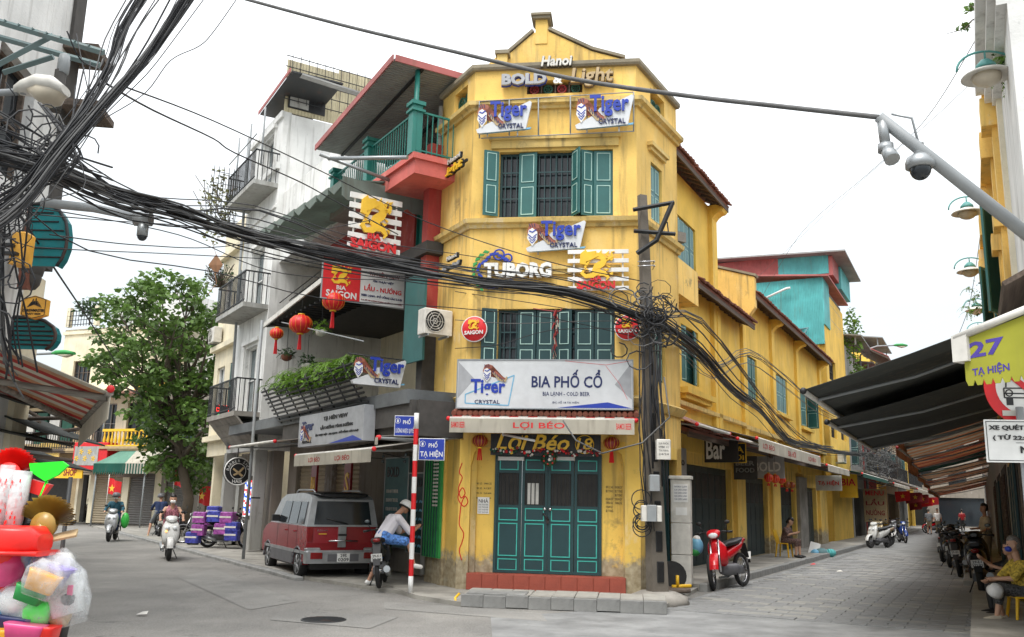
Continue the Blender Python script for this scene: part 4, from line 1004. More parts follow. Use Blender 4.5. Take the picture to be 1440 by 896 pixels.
# sloping party wall between the two roofs
pw=W.perp(5.88,5.0)
g0=pw.at(1061,410); g1=pw.at(1004,376)
ys=5.0
mb=MB('yellow'); k1_=(g1[1]-g0[1])/(g1[0]-g0[0])
mb.prism([(pw.L+.5,7.6),(pw.L+.5,8.55),(0,8.55+5.5*.33),(0,7.0),(pw.L+.02,7.0)],-.15,.15); mb.build('party_wall',hB,pw.M)
mb=MB('coping'); mb.slab([(pw.L+.55,-.19,8.56),(pw.L+.55,.19,8.56),(0,.19,8.56+5.55*.33),(0,-.19,8.56+5.55*.33)],-.07); mb.build('coping',hB,pw.M)
mb=MB('roof_sheet'); mb.bbox(0,.8,0,.6,0,.7,.03); mb.m('black'); mb.box(.08,.72,-.02,0,.08,.62); ac_=mb.mesh('ac_unit')
o=put('water_cooler',ac_,None,W.M@T3(3.4,3.2,9.9)); tag(o,'grey metal box standing on the roof behind the third floor','rooftop unit')
mb=MB('grey_metal'); mb.box(3.3,4.3,3.1,3.9,8.0,9.9); mb.build('stand',o,W.M)
# ---------------- teal corrugated house
pt=W.perp(22.6,14)
hT=thing('tall_house','tall yellow house with teal corrugated upper storeys and red roof','house',W.W(25,.3,0))
mb=MB('yellow_plain'); wall(mb,22.6,29.2,.1,12.0,[(23.5,25.6,7.7,8.75),(23.2,25.0,4.9,5.8),(26.4,28.2,5.0,6.6)],0,.25); wall(mb,29.0,29.2,.1,12.0,(),.25,8); mb.build('wall',hT,W.M)
tt=pt.at(1052,391); 
mb=MB('yellow_plain'); mb.box(0,pt.L,0,.25,.1,9.4); mb.build('side_wall',hT,pt.M)
q=pt.at(1111,481)
mb=MB('teal_corr'); mb.box(0,pt.L,-.12,0,10.9,12.5); mb.box(q[0],pt.L,-.125,0,9.25,10.9); mb.box(0,q[0],-.12,0,8.2,10.9); mb.build('cladding',hT,pt.M)
mb=MB('teal_corr'); mb.box(22.48,24.2,-.06,0,10.2,12.5); mb.build('cladding',hT,W.M)
for hw in ((23.5,25.6,7.7,8.75),(23.2,25.0,4.9,5.8),(26.4,28.2,5.0,6.6)): window(hT,W,*hw,body='darkwall',mull=3,bars=False)
window(hT,W,24.2,28.6,10.3,12.2,body='greywall',mull=4,off=.1,bars=True)
mb=MB('roof_red'); mb.slab([(22.2,-.35,12.55),(29.0,-.35,12.45),(29.0,12,13.6),(22.2,12,13.7)],.08); mb.build('roof',hT,W.M)
mb=MB('roof_sheet'); mb.slab([(24.4,-.9,14.3),(30.5,-.9,14.1),(30.5,14,14.6),(24.4,14,14.9)],.08); mb.build('upper_roof',hT,W.M)
mb=MB('roof_red'); mb.box(25,27,-.2,10,13.2,14.2)
mb.build('upper_cladding',hT,W.M)
mb=MB('teal_corr'); mb.box(27,30.5,-.3,10,12.9,14.1); mb.build('upper_cladding',hT,W.M)
mb=MB('roof_red'); 
u0=W.perp(25,14); mb.box(1,6,-.03,0,13.3,14.4); mb.m('cream'); mb.box(6,7,-.03,0,13.3,14.4); mb.m('roof_red'); mb.box(7,11.5,-.03,0,13.3,14.4); mb.m('teal_corr'); mb.box(11.5,14,-.03,0,13.3,14.3); mb.build('upper_cladding',hT,u0.M)
mb=MB('white'); q=pt.at(1075,420,.3); q2=pt.at(1112,406,.3); mb.tube([(q[0],-.3,q[1]),(q2[0]-.2,-.4,q2[1]),(q2[0],-.4,q2[1]+.02)],.06,8); mb.build('pipe',hT,pt.M)
q=pt.at(1118,463,.3); q2=pt.at(1136,478,.3); mb=MB('teal_faded'); mb.tube([(q[0],-.1,q[1]),(q[0]+.6,-.3,q[1]+.02),(q2[0]-.2,-.4,q2[1]+.2),(q2[0],-.4,q2[1]-.5)],.05,8); mb.build('pipe',hT,pt.M)
# ---------------- further houses down the right street
def far_house(s0,s1,z1,mat,label,rows=3,canopy=None,balc=True,roofm='roof_sheet',shop='fold'):
    holes=[]; n=max(1,int((s1-s0)/2.4))
    for r__ in range(rows):
        for i in range(n):
            a=s0+(s1-s0)*(i+.2)/n; b=s0+(s1-s0)*(i+.8)/n; z=3.9+r__*3.0
            if z+1.8<z1-.3: holes.append((a,b,z,z+1.7))
    g=(s0+.4,s1-.4,.1,2.7)
    th=front_house('street_house',label,W,s0,s1,z1,8,holes+[g],mat)
    for h in holes: window(th,W,*h,body=rs.choice(['teal','teal_dark','old_wood','grey_metal']),mull=2,bars=False,leaves=[(0,.3,70,1)] if rs.random()<.5 else [])
    if shop=='roll': dark_door(th,W,*g,'roll',mat='shutter_grey')
    else: dark_door(th,W,*g,'open')
    if balc:
        for r__ in range(rows):
            z=3.6+r__*3.0
            if z+1.2<z1:
                mb=MB('concrete'); mb.box(s0+.15,s1-.15,-.8,0,z-.12,z); mb.m('iron'); mb.box(s0+.15,s1-.15,-.8,-.76,z+.9,z+.95)
                x=s0+.2
                while x<s1-.15: mb.box(x,x+.025,-.79,-.77,z,z+.9); x+=.16
                mb.build('balcony',th,W.M)
    mb=MB(roofm); mb.slab([(s0-.2,-.9,z1+.5),(s1+.3,-.9,z1+.4),(s1+.3,6,z1+1.3),(s0-.2,6,z1+1.4)],.07); mb.build('roof',th,W.M)
    mb=MB('grey_metal'); 
    for x in (s0,s1-.1): mb.box(x,x+.07,-.6,-.53,z1,z1+.5)
    mb.build('roof_post',th,W.M)
    return th
rs=random.Random(21)
far_house(29.4,34.6,10.3,'greywall','narrow stained grey house overgrown with creepers beyond the teal cladding',3)
far_house(34.8,41,9.6,'red_wall','brown red house with rusty canopies beyond the overgrown grey house',2)
far_house(41.2,47,12.2,'yellow_plain','yellow house with a flat sheet roof on posts, far down the right street',3)
far_house(47.2,56,11.2,'cream','cream house behind the green street lamp, far down the right street',3)
far_house(56.3,64,10.6,'greywall','grey house near the far end of the right street',3,roofm='roof_red')
far_house(64.2,72,10.0,'yellow_plain','last yellow house on the left side of the right street',3)
# rusty canopies of the red brown house
for z,s_ in ((8.2,35),(6.4,36.5),(10.2,33.8)):
    mb=MB('old_wood'); mb.slab([(s_,-1.8,z),(s_+4.5,-1.8,z-.1),(s_+4.5,0,z+.9),(s_,0,z+1.0)],.08); mb.m('roof_red'); mb.slab([(s_,-1.8,z+.09),(s_+4.5,-1.8,z-.01),(s_+4.5,0,z+.99),(s_,0,z+1.09)],.05)
    o=mb.build('canopy',None,W.M); tag(o,'rusty red sheet canopy, '+('lower right of three' if z==6.4 else ('middle of three' if z==8.2 else 'topmost of three beside the creepers')),'canopy')
# end of street: cross house closing the view
xe=Pl(W.W(73,-1,0)[:2],R.W(0,-1,0)[:2])
th=thing('end_house','dim grey house closing the far end of the right street','house',(47,92,0))
E_=Pl((36,92),(62,78)); holes=[(2+i*3,3.6+i*3,4+j*3,5.6+j*3) for i in range(8) for j in range(2)]+[(2+i*5,6+i*5,.1,2.8) for i in range(5)]
mb=MB('shade_tan_wall'); wall(mb,0,E_.L,0,9.5,holes,0,.3); mb.build('wall',th,E_.M); mb=MB('glass'); mb.box(0,E_.L,.2,.25,0,9.3); mb.build('pane',th,E_.M)
# ---------------- pillars between shop doors, wing awnings and clutter
for i,(a,b,mat) in enumerate(((4.55,5.55,'yellow_foot'),(9.3,10.5,'yellow_foot'),(14.0,15.6,'concrete'),(18.6,20.3,'yellow_foot'))):
    mb=MB(mat); mb.box(a,b,-.1,.02,.1,2.75); par=hA if i==0 else hB; mb.build('shop_pillar',par,W.M)
def tiled_canopy(label,s0,s1,z,off,par=None):
    th=thing('canopy',label,'canopy',mtx=W.M)
    ro=eave(th,W,s0,s1,z,off,0.0,.35,True,True); return th
tiled_canopy('low red tiled canopy over the shop doors next to the corner house',-2.3,5.6,3.25,.8)
tiled_canopy('low red tiled canopy over the shop doors of the long yellow house',5.9,20.3,3.2,.8)
awning('red striped awning at the start of the right street beside the utility pole',W,-2.9,-.3,3.75,1.15,.45,.0,n=14,arms=2,y0=.0)
awning('pink and red striped awning behind the first one on the right street',W,-.1,3.9,3.65,1.3,.45,.0,n=18,arms=2)
awning('long dirty white awning edge with faded red lettering over the bar',W,1.2,10.3,3.7,1.45,.4,.3,n=10,stripes=('canvas_cream','stripe_white'),arms=3,text=[('LỢI BÉO',.05,.2,.2,.8),('BIA HƠI',.4,.52,.2,.8),('LỢI BÉO',.75,.9,.2,.8)],tcol='stripe_red')
awning('faded canvas awning beyond the bar on the right street',W,11.5,16.8,3.5,1.5,.4,.2,n=8,stripes=('canvas_cream','canvas_pale_green'))
awning('dark green canvas awning half way down the right street',W,19.5,30,3.5,1.7,.4,.15,n=6,stripes=('canvas_green',),valmat='canvas_green')
awning('grey canvas awning far down the left side of the right street',W,31,41,3.4,1.9,.4,.15,n=10,stripes=('canvas_cream','stripe_white'))
awning('pinkish canvas awning far down the left side of the right street',W,42,58,3.4,2.3,.45,.2,n=14,stripes=('canvas_tan','canvas_cream'))
# shop signs on the right street
def board(label, pl, s0,s1,z0,z1, off, mat, texts, name='signboard', t=.06, frame=None, cat='sign', side=False):
    th=thing(name,label,cat,mtx=pl.M@T3(s0,-off,z0)); w_=s1-s0; h=z1-z0
    mb=MB(mat); mb.bbox(0,w_,0,t,0,h,.006); mb.build('panel',th)
    if frame: mb=MB(frame); rects_outline(mb,-.015,w_+.015,-.015,h+.015,.025,-.012,.012); mb.build('frame',th)
    for body,a,b,c,d,tm in texts: mb=MB(tm); addtext(mb,body,a*w_,b*w_,c*h,d*h,0,.012,.02); mb.build('lettering',th)
    if off>.1: mb=MB('grey_metal'); mb.box(w_*.2,w_*.2+.03,t,off,h*.5,h*.5+.03); mb.box(w_*.8,w_*.8+.03,t,off,h*.5,h*.5+.03); mb.build('bracket',th)
    return th
perp=lambda s_,o=1.2: Pl(W.W(s_,0,0)[:2],W.W(s_,-o,0)[:2])
def hang(label,s_,o0,o1,z0,z1,mat,texts,**k):
    pp=Pl(W.W(s_,-o0,0)[:2],W.W(s_,-o1,0)[:2]); return board(label,pp,0,pp.L,z0,z1,.0,mat,texts,**k)
hang('black hanging sign with big white letters Bar in a gold frame under the awning',1.1,.15,1.0,2.68,3.32,'black',[('Bar',.06,.62,.12,.9,'white')],frame=None)
hang('small black and gold projecting sign right of the Bar sign',1.9,.5,1.0,2.72,3.2,'black',[('BIA',.1,.9,.5,.85,'gold'),('HƠI',.1,.9,.12,.42,'gold')],frame='gold')
hang('grey slatted sign box hanging between the Bar sign and the white bar sign',4.2,.1,.75,2.35,3.0,'darkwall',[('BEER',.1,.9,.6,.8,'steel'),('FOOD',.1,.9,.3,.5,'steel')])
hang('grey hanging sign with white letters behind the three red lanterns',6.2,.1,1.1,2.45,3.1,'sign_grey',[('BOLD',.1,.9,.3,.75,'white')])
hang('pale hanging shop sign halfway along the long yellow house',17,.2,1.2,2.3,2.9,'offwhite',[('TẠ HIỆN',.1,.9,.3,.7,'red')])
hang('yellow hanging shop sign next to the dark green awning',23.5,.2,1.0,2.1,3.2,'yellow_plastic',[('BIA',.1,.9,.5,.8,'red')])
hang('pale menu banner with red photos hung beyond the green awning',33,.1,1.3,.9,2.7,'tan',[('MENU',.1,.9,.8,.95,'red'),('LẨU',.1,.9,.5,.7,'dark_red'),('NƯỚNG',.1,.9,.2,.4,'dark_red')])
board('silver beer panel reading BIA LỢI BÉO on the wall behind the pole',W,-2.55,-.12,1.95,2.95,.06,'sign_grey',[('BIA LỢI BÉO',.3,.92,.55,.75,'black'),('BIA LẠNH',.4,.8,.25,.35,'black'),('Tiger',.0,.2,.4,.8,'blue')])
board('small menu board with food pictures under the silver beer panel',W,-.75,-.2,1.1,2.0,.05,'greywall',[('●',.15,.85,.68,.95,'tan'),('●',.15,.85,.37,.62,'orange'),('●',.15,.85,.06,.31,'red')])
for i,(s_,c_) in enumerate(((4.7,'left one of three'),(5.6,'middle one of three'),(6.5,'right one of three'))):
    p=W.W(s_,-.95,2.42); lantern('small round red lantern, '+c_+' hanging under the white awning',p,.13,'red',.95,.08,.5)
for i,(s_) in enumerate((7.5,8.3)):
    p=W.W(s_,-.9,2.3); lantern('small dark red lantern, '+('nearer' if i==0 else 'farther')+' of the two beyond the bright three',p,.11,'dark_red',.95,.08,.4)
# white wall fan / ac units
def ac_unit(label, mtx, w_=.8,h=.55,d=.3):
    th=thing('ac_unit',label,'air conditioner',mtx=mtx)
    mb=MB('offwhite'); mb.bbox(0,w_,0,d,0,h,.02); mb.build('casing',th)
    c=(w_*.36,-.01,h*.5); mb=MB('black'); mb.lathe([(h*.42,0),(h*.42,.012)],24,T3(c[0],0,c[2])@RX(pi/2)); mb.build('fan_opening',th)
    mb=MB('offwhite'); 
    for rr in (.42,.32,.22,.1): mb.ring((c[0],-.018,c[2]),h*rr,.006,'y',24,4)
    for a in range(6): mb.box(-.42*h,.42*h,-.003,.003,-.004,.004) if False else mb.tube([(c[0],-.02,c[2]),(c[0]+.42*h*cos(a*pi/3),-.02,c[2]+.42*h*sin(a*pi/3))],.004,4)
    mb.build('fan_guard',th)
    mb=MB('grey_metal'); mb.box(.08,.11,0,d+.1,-.04,0); mb.box(w_-.11,w_-.08,0,d+.1,-.04,0); mb.build('bracket',th); return th
ac_unit('small white air conditioner on the far yellow wall above the green awning',W.M@T3(24,-.4,3.75))
# corner cabinet and electric box on the pavement behind the pole
cw=G(948,820,.15); cm=Matrix.Translation(cw)@RZ(atan2(F.d.y,F.d.x)-.15)
t=thing('electric_cabinet','tall pale grey metal cabinet with paper notices behind the pole','cabinet',mtx=cm@T3(-.05,0,-.02))
for k_,(z0_,z1_) in enumerate(((0,.55),(.56,1.15),(1.16,2.0))):
    mb=MB('offwhite'); mb.bbox(0,.38,0,.42,z0_,z1_,.015); mb.build('door_panel',t)
mb=MB('offwhite'); mb.bbox(-.03,.41,-.03,.45,2.0,2.06,.01); mb.build('lid',t)
mb=MB('white'); mb.box(.06,.34,-.006,0,1.55,1.9); mb.box(.1,.32,-.006,0,1.3,1.45); mb.m('navy')
for i in range(5): addtext(mb,'SUA DIEN LANH' if i else 'NHAN LAM',.08,.32,1.83-i*.06,1.865-i*.06,-.006,.002)
mb.build('paper_notice',t)
mb=MB('dark_red'); addtext(mb,'0988',.39,.40,.2,.21,0,.001); 
# ================================================================== left street: restaurant, white house, cream house
def Lp(s,depth=6,off=0.): return Pl(L.W(s,-off,0)[:2],L.W(s,depth,0)[:2])
def railing(name,par,pl,s0,s1,z0,z1,off,mat='iron',step=.13,t=.02,x_ornate=False,ends=None):
    mb=MB(mat); mb.box(s0,s1,-off,-off+.04,z1-.04,z1); mb.box(s0,s1,-off+.005,-off+.035,z0+.06,z0+.09)
    x=s0
    while x<s1: mb.box(x,x+t,-off+.01,-off+.01+t,z0,z1-.04); x+=step
    if ends is not None:
        for xx in ends:
            mb.box(xx,xx+.04,-off,0,z1-.04,z1); y=-off+.1
            while y<0: mb.box(xx+.01,xx+.01+t,y,y+t,z0,z1-.04); y+=step
    return mb.build(name,par,pl.M)
wo=.6; LW2=Pl(L.W(0,-wo,0)[:2],L.W(30,-wo,0)[:2])
sc_,zc_=LW2.at(400,152)
SW=sc_; SWL=SW-3.4; SCR=SWL-3.6
print('white corner',SW,zc_, LW2.at(377,450), LW2.at(345,500), LW2.at(318,440), LW2.at(365,215))
wh=thing('white_house','narrow stained white house with three iron balconies and rusty rooftop shed','house',LW2.W(SW-1.7,0,0))
def wz(py,px=372): return LW2.at(px,py)[1]
hs=[]
zt=zc_-.1
for px0,px1,y0,y1 in ((384,399,258,315),(362,384,366,430),(360,378,505,580)):
    a=LW2.at(px0,y0); b=LW2.at(px1,y1); hs.append((max(a[0],SWL+.3),min(b[0],SW-.25),b[1],a[1]))
print(hs)
fl=[11.0,7.2,4.0]; hs=[(SWL+1.5,SW-.7,fl[0],fl[0]+1.9),(SWL+1.3,SW-.7,fl[1]+.05,fl[1]+2.0),(SWL+1.3,SW-.7,fl[2]+.05,fl[2]+2.1)]
mb=MB('whitewall'); wall(mb,SWL,SW,2.9,zt,hs,0,.25); mb.build('wall',wh,LW2.M)
Pw=Pl(LW2.W(SW,0,0)[:2],LW2.W(SW,9,0)[:2])
mb=MB('whitewall'); mb.box(0.25,6.5,0,.25,2.9,zt-.05); mb.build('side_wall',wh,Pw.M)
mb=MB('shade_tan_wall'); mb.box(SWL,SW,.5,.8,.1,2.9); mb.build('ground_floor_wall',wh,LW2.M)
mb=MB('greywall'); mb.bbox(SW-.34,SW-.02,-.05,.32,.1,2.9,.02); mb.build('column',wh,LW2.M)
mb=MB('greywall'); mb.box(SWL,SWL+.3,-.05,.32,.1,2.9); mb.build('column',wh,LW2.M)
for i,h in enumerate(hs):
    window(wh,LW2,*h,body='white',mull=1,bars=False,pane='glass_pale')
    mb=MB('whitewall'); mb.box(h[0]-.15,h[1]+.15,-.12,0,h[3]+.08,h[3]+.2); mb.box(h[0]-.1,h[0]-.02,-.05,0,h[2],h[3]+.08); mb.box(h[1]+.02,h[1]+.1,-.05,0,h[2],h[3]+.08); mb.build('window_surround',wh,LW2.M)
    z=fl[i]; a,b=SWL+.2,SW-.05
    mb=MB('greywall' if i<2 else 'concrete'); mb.box(a,b,-.75,0,z-.16,z-.02)
    if i==2:
        for k_ in range(5): mb.slab([(a,-.7+k_*.14,z-.16-.01-k_*.16),(b,-.7+k_*.14,z-.16-k_*.16-.01),(b,-.56+k_*.14,z-.32-k_*.16),(a,-.56+k_*.14,z-.32-k_*.16)],-.05)
    bl=mb.build('balcony',wh,LW2.M)
    railing('balcony_railing',bl,LW2,a,b,z-.02,z+.95,.75,'iron',.14,.022,ends=(a,b-.04))
mb=MB('whitewall'); mb.box(SWL,SW+.04,-.12,0,zt-1.9,zt-1.7); mb.box(SWL,SW+.03,-.08,0,zt-.2,zt+.0); mb.box(SWL,SW,-.06,0,fl[1]+3.0,fl[1]+3.1); mb.build('ledge',wh,LW2.M)
# rooftop shed with rusty sheet cladding
mb=MB('roof_sheet'); 
spec('rusty_sheet',(.52,.46,.30),.6,'corr',rust=1.,f=3.)
mb=MB('rusty_sheet'); mb.box(0.0,1.7,.0,.05,zt+.0,zt+1.75); mb.box(1.7,5.5,.02,.07,zt-.3,zt+1.9); mb.build('cladding',wh,Pw.M)
mb=MB('black'); mb.box(.1,1.3,-.03,.0,zt+.15,zt+.75); mb.m('greywall'); mb.box(.15,.75,-.05,-.03,zt+.2,zt+.7); mb.build('vent_opening',wh,Pw.M)
mb=MB('iron'); 
for i in range(5): z=zt+.35+i*.36; mb.box(-.1,5.5,-.16,-.13,z,z+.02)
for i in range(20): mb.box(.1+i*.27,.115+i*.27,-.14,-.12,zt+.3,zt+1.9)
mb.build('shed_grille',wh,Pw.M)
ra=LW2.at(366,160,.3); rb=LW2.at(411,99,.3); mb=MB('iron'); mb.slab([(ra[0],-.3,ra[1]),(rb[0],-.3,rb[1]),(rb[0],1.3,rb[1]+.05),(ra[0],1.3,ra[1]+.05)],.05); mb.m('roof_red'); mb.slab([(ra[0],-.34,ra[1]+.06),(rb[0],-.34,rb[1]+.06),(rb[0],-.34,rb[1]-.05),(ra[0],-.34,ra[1]-.05)],.03); mb.m('roof_sheet'); mb.slab([(rb[0]-.2,.0,rb[1]-.02),(rb[0]+.05,.0,rb[1]-.02),(rb[0]+.05,6,rb[1]-.3),(rb[0]-.2,6,rb[1]-.3)],.05); mb.build('roof',wh,LW2.M)
mb=MB('grey_metal'); 
for s_ in (SWL+.2,SWL+1.6,SW-.3): mb.tube([(s_,-.5,zt-1.8),(s_,-.5,zt+.1)],.03,6)
mb.tube([(SWL+.1,-.75,zt-.9),(SW-.1,-.75,zt-.9)],.02,5)
mb.tube([(SWL+.6,-.3,zt),(SWL+.6,-.12,3)],.045,8); mb.build('pipes',wh,LW2.M)
# wire trellis with dry creeper on the balcony side
mb=MB('iron')
for i in range(6): mb.tube([(SWL+.1,-.4-.16*i,zt-3.2),(SWL+.1,-.4-.16*i,zt-1.0)],.012,4)
for i in range(6): mb.tube([(SWL+.1,-.3,zt-3.2+i*.4),(SWL+.1,-1.3,zt-3.2+i*.4)],.012,4)
mb.build('trellis',wh,LW2.M)
def leaves(mb, c, rad, n, size=.12, rs_=random, flat=.5, hang_=0.0):
    for _ in range(n):
        while True:
            p=Vector((rs_.uniform(-1,1),rs_.uniform(-1,1),rs_.uniform(-1,1)))
            if p.length<1: break
        p=Vector((c[0]+p.x*rad[0],c[1]+p.y*rad[1],c[2]+p.z*rad[2])); a=rs_.uniform(0,2*pi); t=rs_.uniform(-.9,.6)-hang_
        u_=Vector((cos(a)*cos(t),sin(a)*cos(t),sin(t))); v_=u_.cross(Vector((rs_.uniform(-1,1),rs_.uniform(-1,1),rs_.uniform(.2,1)))).normalized(); s=size*rs_.uniform(.6,1.3)
        mb.add([p,p+u_*s*.5+v_*s*.28,p+u_*s,p+u_*s*.5-v_*s*.28],[(0,1,2,3)],False)
def fern(mb, base, n, ln, rs_, droop=1.0, leaflet=.05, w_=.014):
    for i in range(n):
        a=rs_.uniform(0,2*pi); l=ln*rs_.uniform(.6,1.15); d=Vector((cos(a),sin(a),0)); P=[]
        for k_ in range(7):
            t=k_/6; P.append(Vector(base)+d*l*t*.8+Vector((0,0,l*(.75*t-droop*t*t))))
        for k_ in range(6):
            t=(P[k_+1]-P[k_]); q=Vector((-d.y,d.x,0)); lw_=leaflet*(1-.75*k_/6)
            for s_ in (1,-1):
                for f_ in (.0,.5): b_=P[k_]+t*f_; mb.add([b_,b_+t*.25+q*s_*lw_*.8,b_+t*.5+q*s_*lw_*1.6-Vector((0,0,.01)),b_+t*.35],[(0,1,2,3)],False)
rs=random.Random(31)
mb=MB('leaf_dry'); leaves(mb,(SWL+.0,-1.0,zt-2.4),(.5,.6,1.3),330,.16,rs); mb.m('old_wood')
for i in range(14): mb.tube([(SWL,-.4,zt-3.3),(SWL+rs.uniform(-.5,.4),-.8+rs.uniform(-.5,.4),zt-2.6),(SWL+rs.uniform(-.8,.5),-1+rs.uniform(-.8,.5),zt-1.5+rs.uniform(-.9,.6))],.012,4)
o=mb.build('creeper',None,LW2.M); tag(o,'dry yellowish creeper on the trellis at the top left of the white house','plant')
mb=MB('old_wood'); 
for i in range(160): c=(SWL-.2+rs.uniform(-.5,.5),-.7+rs.uniform(-.4,.4),fl[1]+1.4+rs.uniform(-.3,.5)); mb.tube([(SWL-.2,-.6,fl[1]+1.1),c],.008,3)
mb.m('leaf_dark'); leaves(mb,(SWL-.2,-.7,fl[1]+1.5),(.7,.5,.4),180,.11,rs)
o=mb.build('balcony_plant',None,LW2.M); tag(o,'tangled dark bonsai plant at the left end of the middle balcony','plant')
# cream house beyond
ch_=thing('cream_house','narrow cream house beyond the white one with green shutters','house',LW2.W(SWL-1.8,0,0))
hc=[(SCR+.5,SCR+1.5,7.6,9.3),(SCR+.5,SCR+1.5,4.3,6.0),(SCR+2.2,SCR+3.0,7.4,9.2),(SCR+2.2,SCR+3.0,4.3,6.0)]
mb=MB('cream'); wall(mb,SCR,SWL-.01,2.9,11.2,hc,.25,.5); mb.box(SCR,SCR+.25,.5,7,.1,11.2); mb.build('wall',ch_,LW2.M)
mb=MB('greywall'); mb.box(SCR,SWL-.01,.9,1.1,.1,2.9); mb.build('ground_floor_wall',ch_,LW2.M)
for h in hc:
    window(ch_,LW2,*h,body='teal_dark' if h[0]>SCR+2 else 'white',mull=1,bars=False,off=-.2,pane='glass_pale',leaves=[(0,.5,0,1),(.5,.5,0,1)] if h[0]>SCR+2 else [])
mb=MB('cream'); 
for z in (3.4,6.6,10.0): mb.box(SCR-.05,SWL-.01,.05,.25,z,z+.18)
mb.build('ledge',ch_,LW2.M)
ac_unit('white air conditioner on the cream house wall next to the tree',LW2.M@T3(SCR+.2,-.1,6.9),.7)
# ---------------- restaurant between the white house and the corner house
re_=thing('restaurant_house','dark open fronted restaurant house with red upper floor, teal railings and planted terrace','restaurant',L.W(26,.5,0))
RS0=SW+.02; RS1=30.0
mb=MB('shade_tan_wall'); wall(mb,RS0,RS1,.1,3.4,[(RS0+.7,RS0+3.0,.1,2.5),(RS0+3.5,RS0+5.3,.1,2.5)],.35,.6); mb.build('ground_floor_wall',re_,L.M)
dark_door(re_,L,RS0+.7,RS0+3.0,.12,2.5,'roll',.5,'shutter_tan'); dark_door(re_,L,RS0+3.5,RS0+5.3,.12,2.5,'roll',.5,'shutter_tan')
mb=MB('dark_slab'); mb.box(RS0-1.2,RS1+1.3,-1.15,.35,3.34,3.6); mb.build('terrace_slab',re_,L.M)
mb=MB('cream'); mb.box(RS0+.1,RS1,3.0,3.2,3.6,7.5); mb.m('darkwall'); mb.box(RS0+3.5,RS1+.2,2.9,3.0,3.6,7.5); mb.build('terrace_back_wall',re_,L.M)
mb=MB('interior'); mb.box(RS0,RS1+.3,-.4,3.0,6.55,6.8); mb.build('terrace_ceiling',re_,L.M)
mb=MB('greywall'); mb.tube([(28.0,1.4,3.6),(28.0,1.4,6.6)],.22,14); mb.tube([(25.4,2.4,3.6),(25.4,2.4,6.6)],.2,14); mb.build('terrace_column',re_,L.M)
mb=MB('red_wall'); wall(mb,RS0+2.2,RS1+.1,6.8,9.2,[(28.4,29.7,7.0,8.4)],.2,.45); mb.box(RS1-.15,RS1+.1,-.3,.2,5.2,9.0); mb.build('upper_wall',re_,L.M); mb=MB('darkwall'); mb.box(RS1-.15,RS1+.1,-.3,.2,3.6,5.2); mb.build('upper_wall',re_,L.M)
mb=MB('green_metal'); mb.box(28.35,29.75,.3,.34,6.95,8.45); 
for i in range(6): mb.box(28.4+i*.25,28.44+i*.25,.25,.3,6.95,8.4)
mb.build('door',re_,L.M)
bs0,bs1,bo,bz=26.2,30.72,.95,8.42
mb=MB('salmon'); mb.box(bs0+1.5,bs1,-bo,1.2,bz-.42,bz); mb.box(bs0+1.4,bs1+.05,-bo-.06,1.2,bz-.12,bz+.0); mb.build('balcony_slab',re_,L.M)
mb=MB('concrete'); mb.box(bs0-.2,bs0+1.5,-bo,1.2,bz-.2,bz-.02); mb.box(bs0+1.4,RS1,.45,7,bz-.3,bz-.05); mb.build('floor_slab',re_,L.M)
mb=MB('whitewall'); mb.box(RS0,bs0,-.4,2.0,8.5,10.7); mb.box(RS0,bs0+.4,2.0,5,8.5,11.4); mb.build('upper_white_wall',re_,L.M)
mb=MB('greywall'); mb.box(bs0+.3,31.2,4.0,4.2,bz,10.7); mb.build('roof_terrace_back_wall',re_,L.M)
railing('terrace_railing',re_,L,bs0,bs1,bz,bz+.92,bo,'green_metal',.12,.018)
Pr=Pl(L.W(bs1,-bo,0)[:2],L.W(bs1,2.2,0)[:2]); railing('terrace_railing',re_,Pr,0,Pr.L,bz,bz+.92,0,'green_metal',.12,.018)
for s_,y_,h_ in ((bs1-.12,-bo,1.12),(bs0+2.1,-bo,1.12),(bs0,-bo,1.05)):
    mb=MB('green_metal'); mb.bbox(s_-.11,s_+.11,y_-.08,y_+.14,bz,bz+h_,.01); mb.box(s_-.15,s_+.15,y_-.12,y_+.18,bz+h_-.22,bz+h_-.17); mb.box(s_-.15,s_+.15,y_-.12,y_+.18,bz+h_-.08,bz+h_); mb.build('railing_post',re_,L.M)
for s_,y_ in ((bs1-.12,-bo+.03),(bs0+.9,-bo+.6),(bs1-.1,.6)): mb=MB('green_metal'); mb.tube([(s_,y_,bz),(s_,y_,10.35)],.055,8); mb.build('roof_post',re_,L.M)
# sloping sheet roof
c1=L.at(555,82,1.5); c0=L.at(446,208,1.5)
mb=MB('roof_sheet'); mb.slab([(c0[0],-1.5,c0[1]),(c1[0],-1.5,c1[1]),(c1[0],5,c1[1]+.15),(c0[0],5,c0[1]+.15)],.05); ro=mb.build('roof',re_,L.M)
mb=MB('roof_red'); mb.slab([(c0[0],-1.53,c0[1]+.06),(c1[0]+.03,-1.53,c1[1]+.06),(c1[0]+.03,-1.53,c1[1]-.08),(c0[0],-1.53,c0[1]-.08)],.03); mb.slab([(c1[0]+.03,-1.5,c1[1]+.06),(c1[0]+.03,5,c1[1]+.2),(c1[0]+.03,5,c1[1]+.06),(c1[0]+.03,-1.5,c1[1]-.08)],.03); mb.build('roof_edge',ro,L.M)
mb=MB('iron'); 
for y_ in (-.9,.3,1.5): mb.box(c0[0],c1[0],y_,y_+.06,c0[1]+.0,c0[1]+.06) if False else mb.slab([(c0[0],y_,c0[1]-.02),(c1[0],y_,c1[1]-.02),(c1[0],y_+.06,c1[1]-.02),(c0[0],y_+.06,c0[1]-.02)],.06)
mb.build('purlin',ro,L.M)
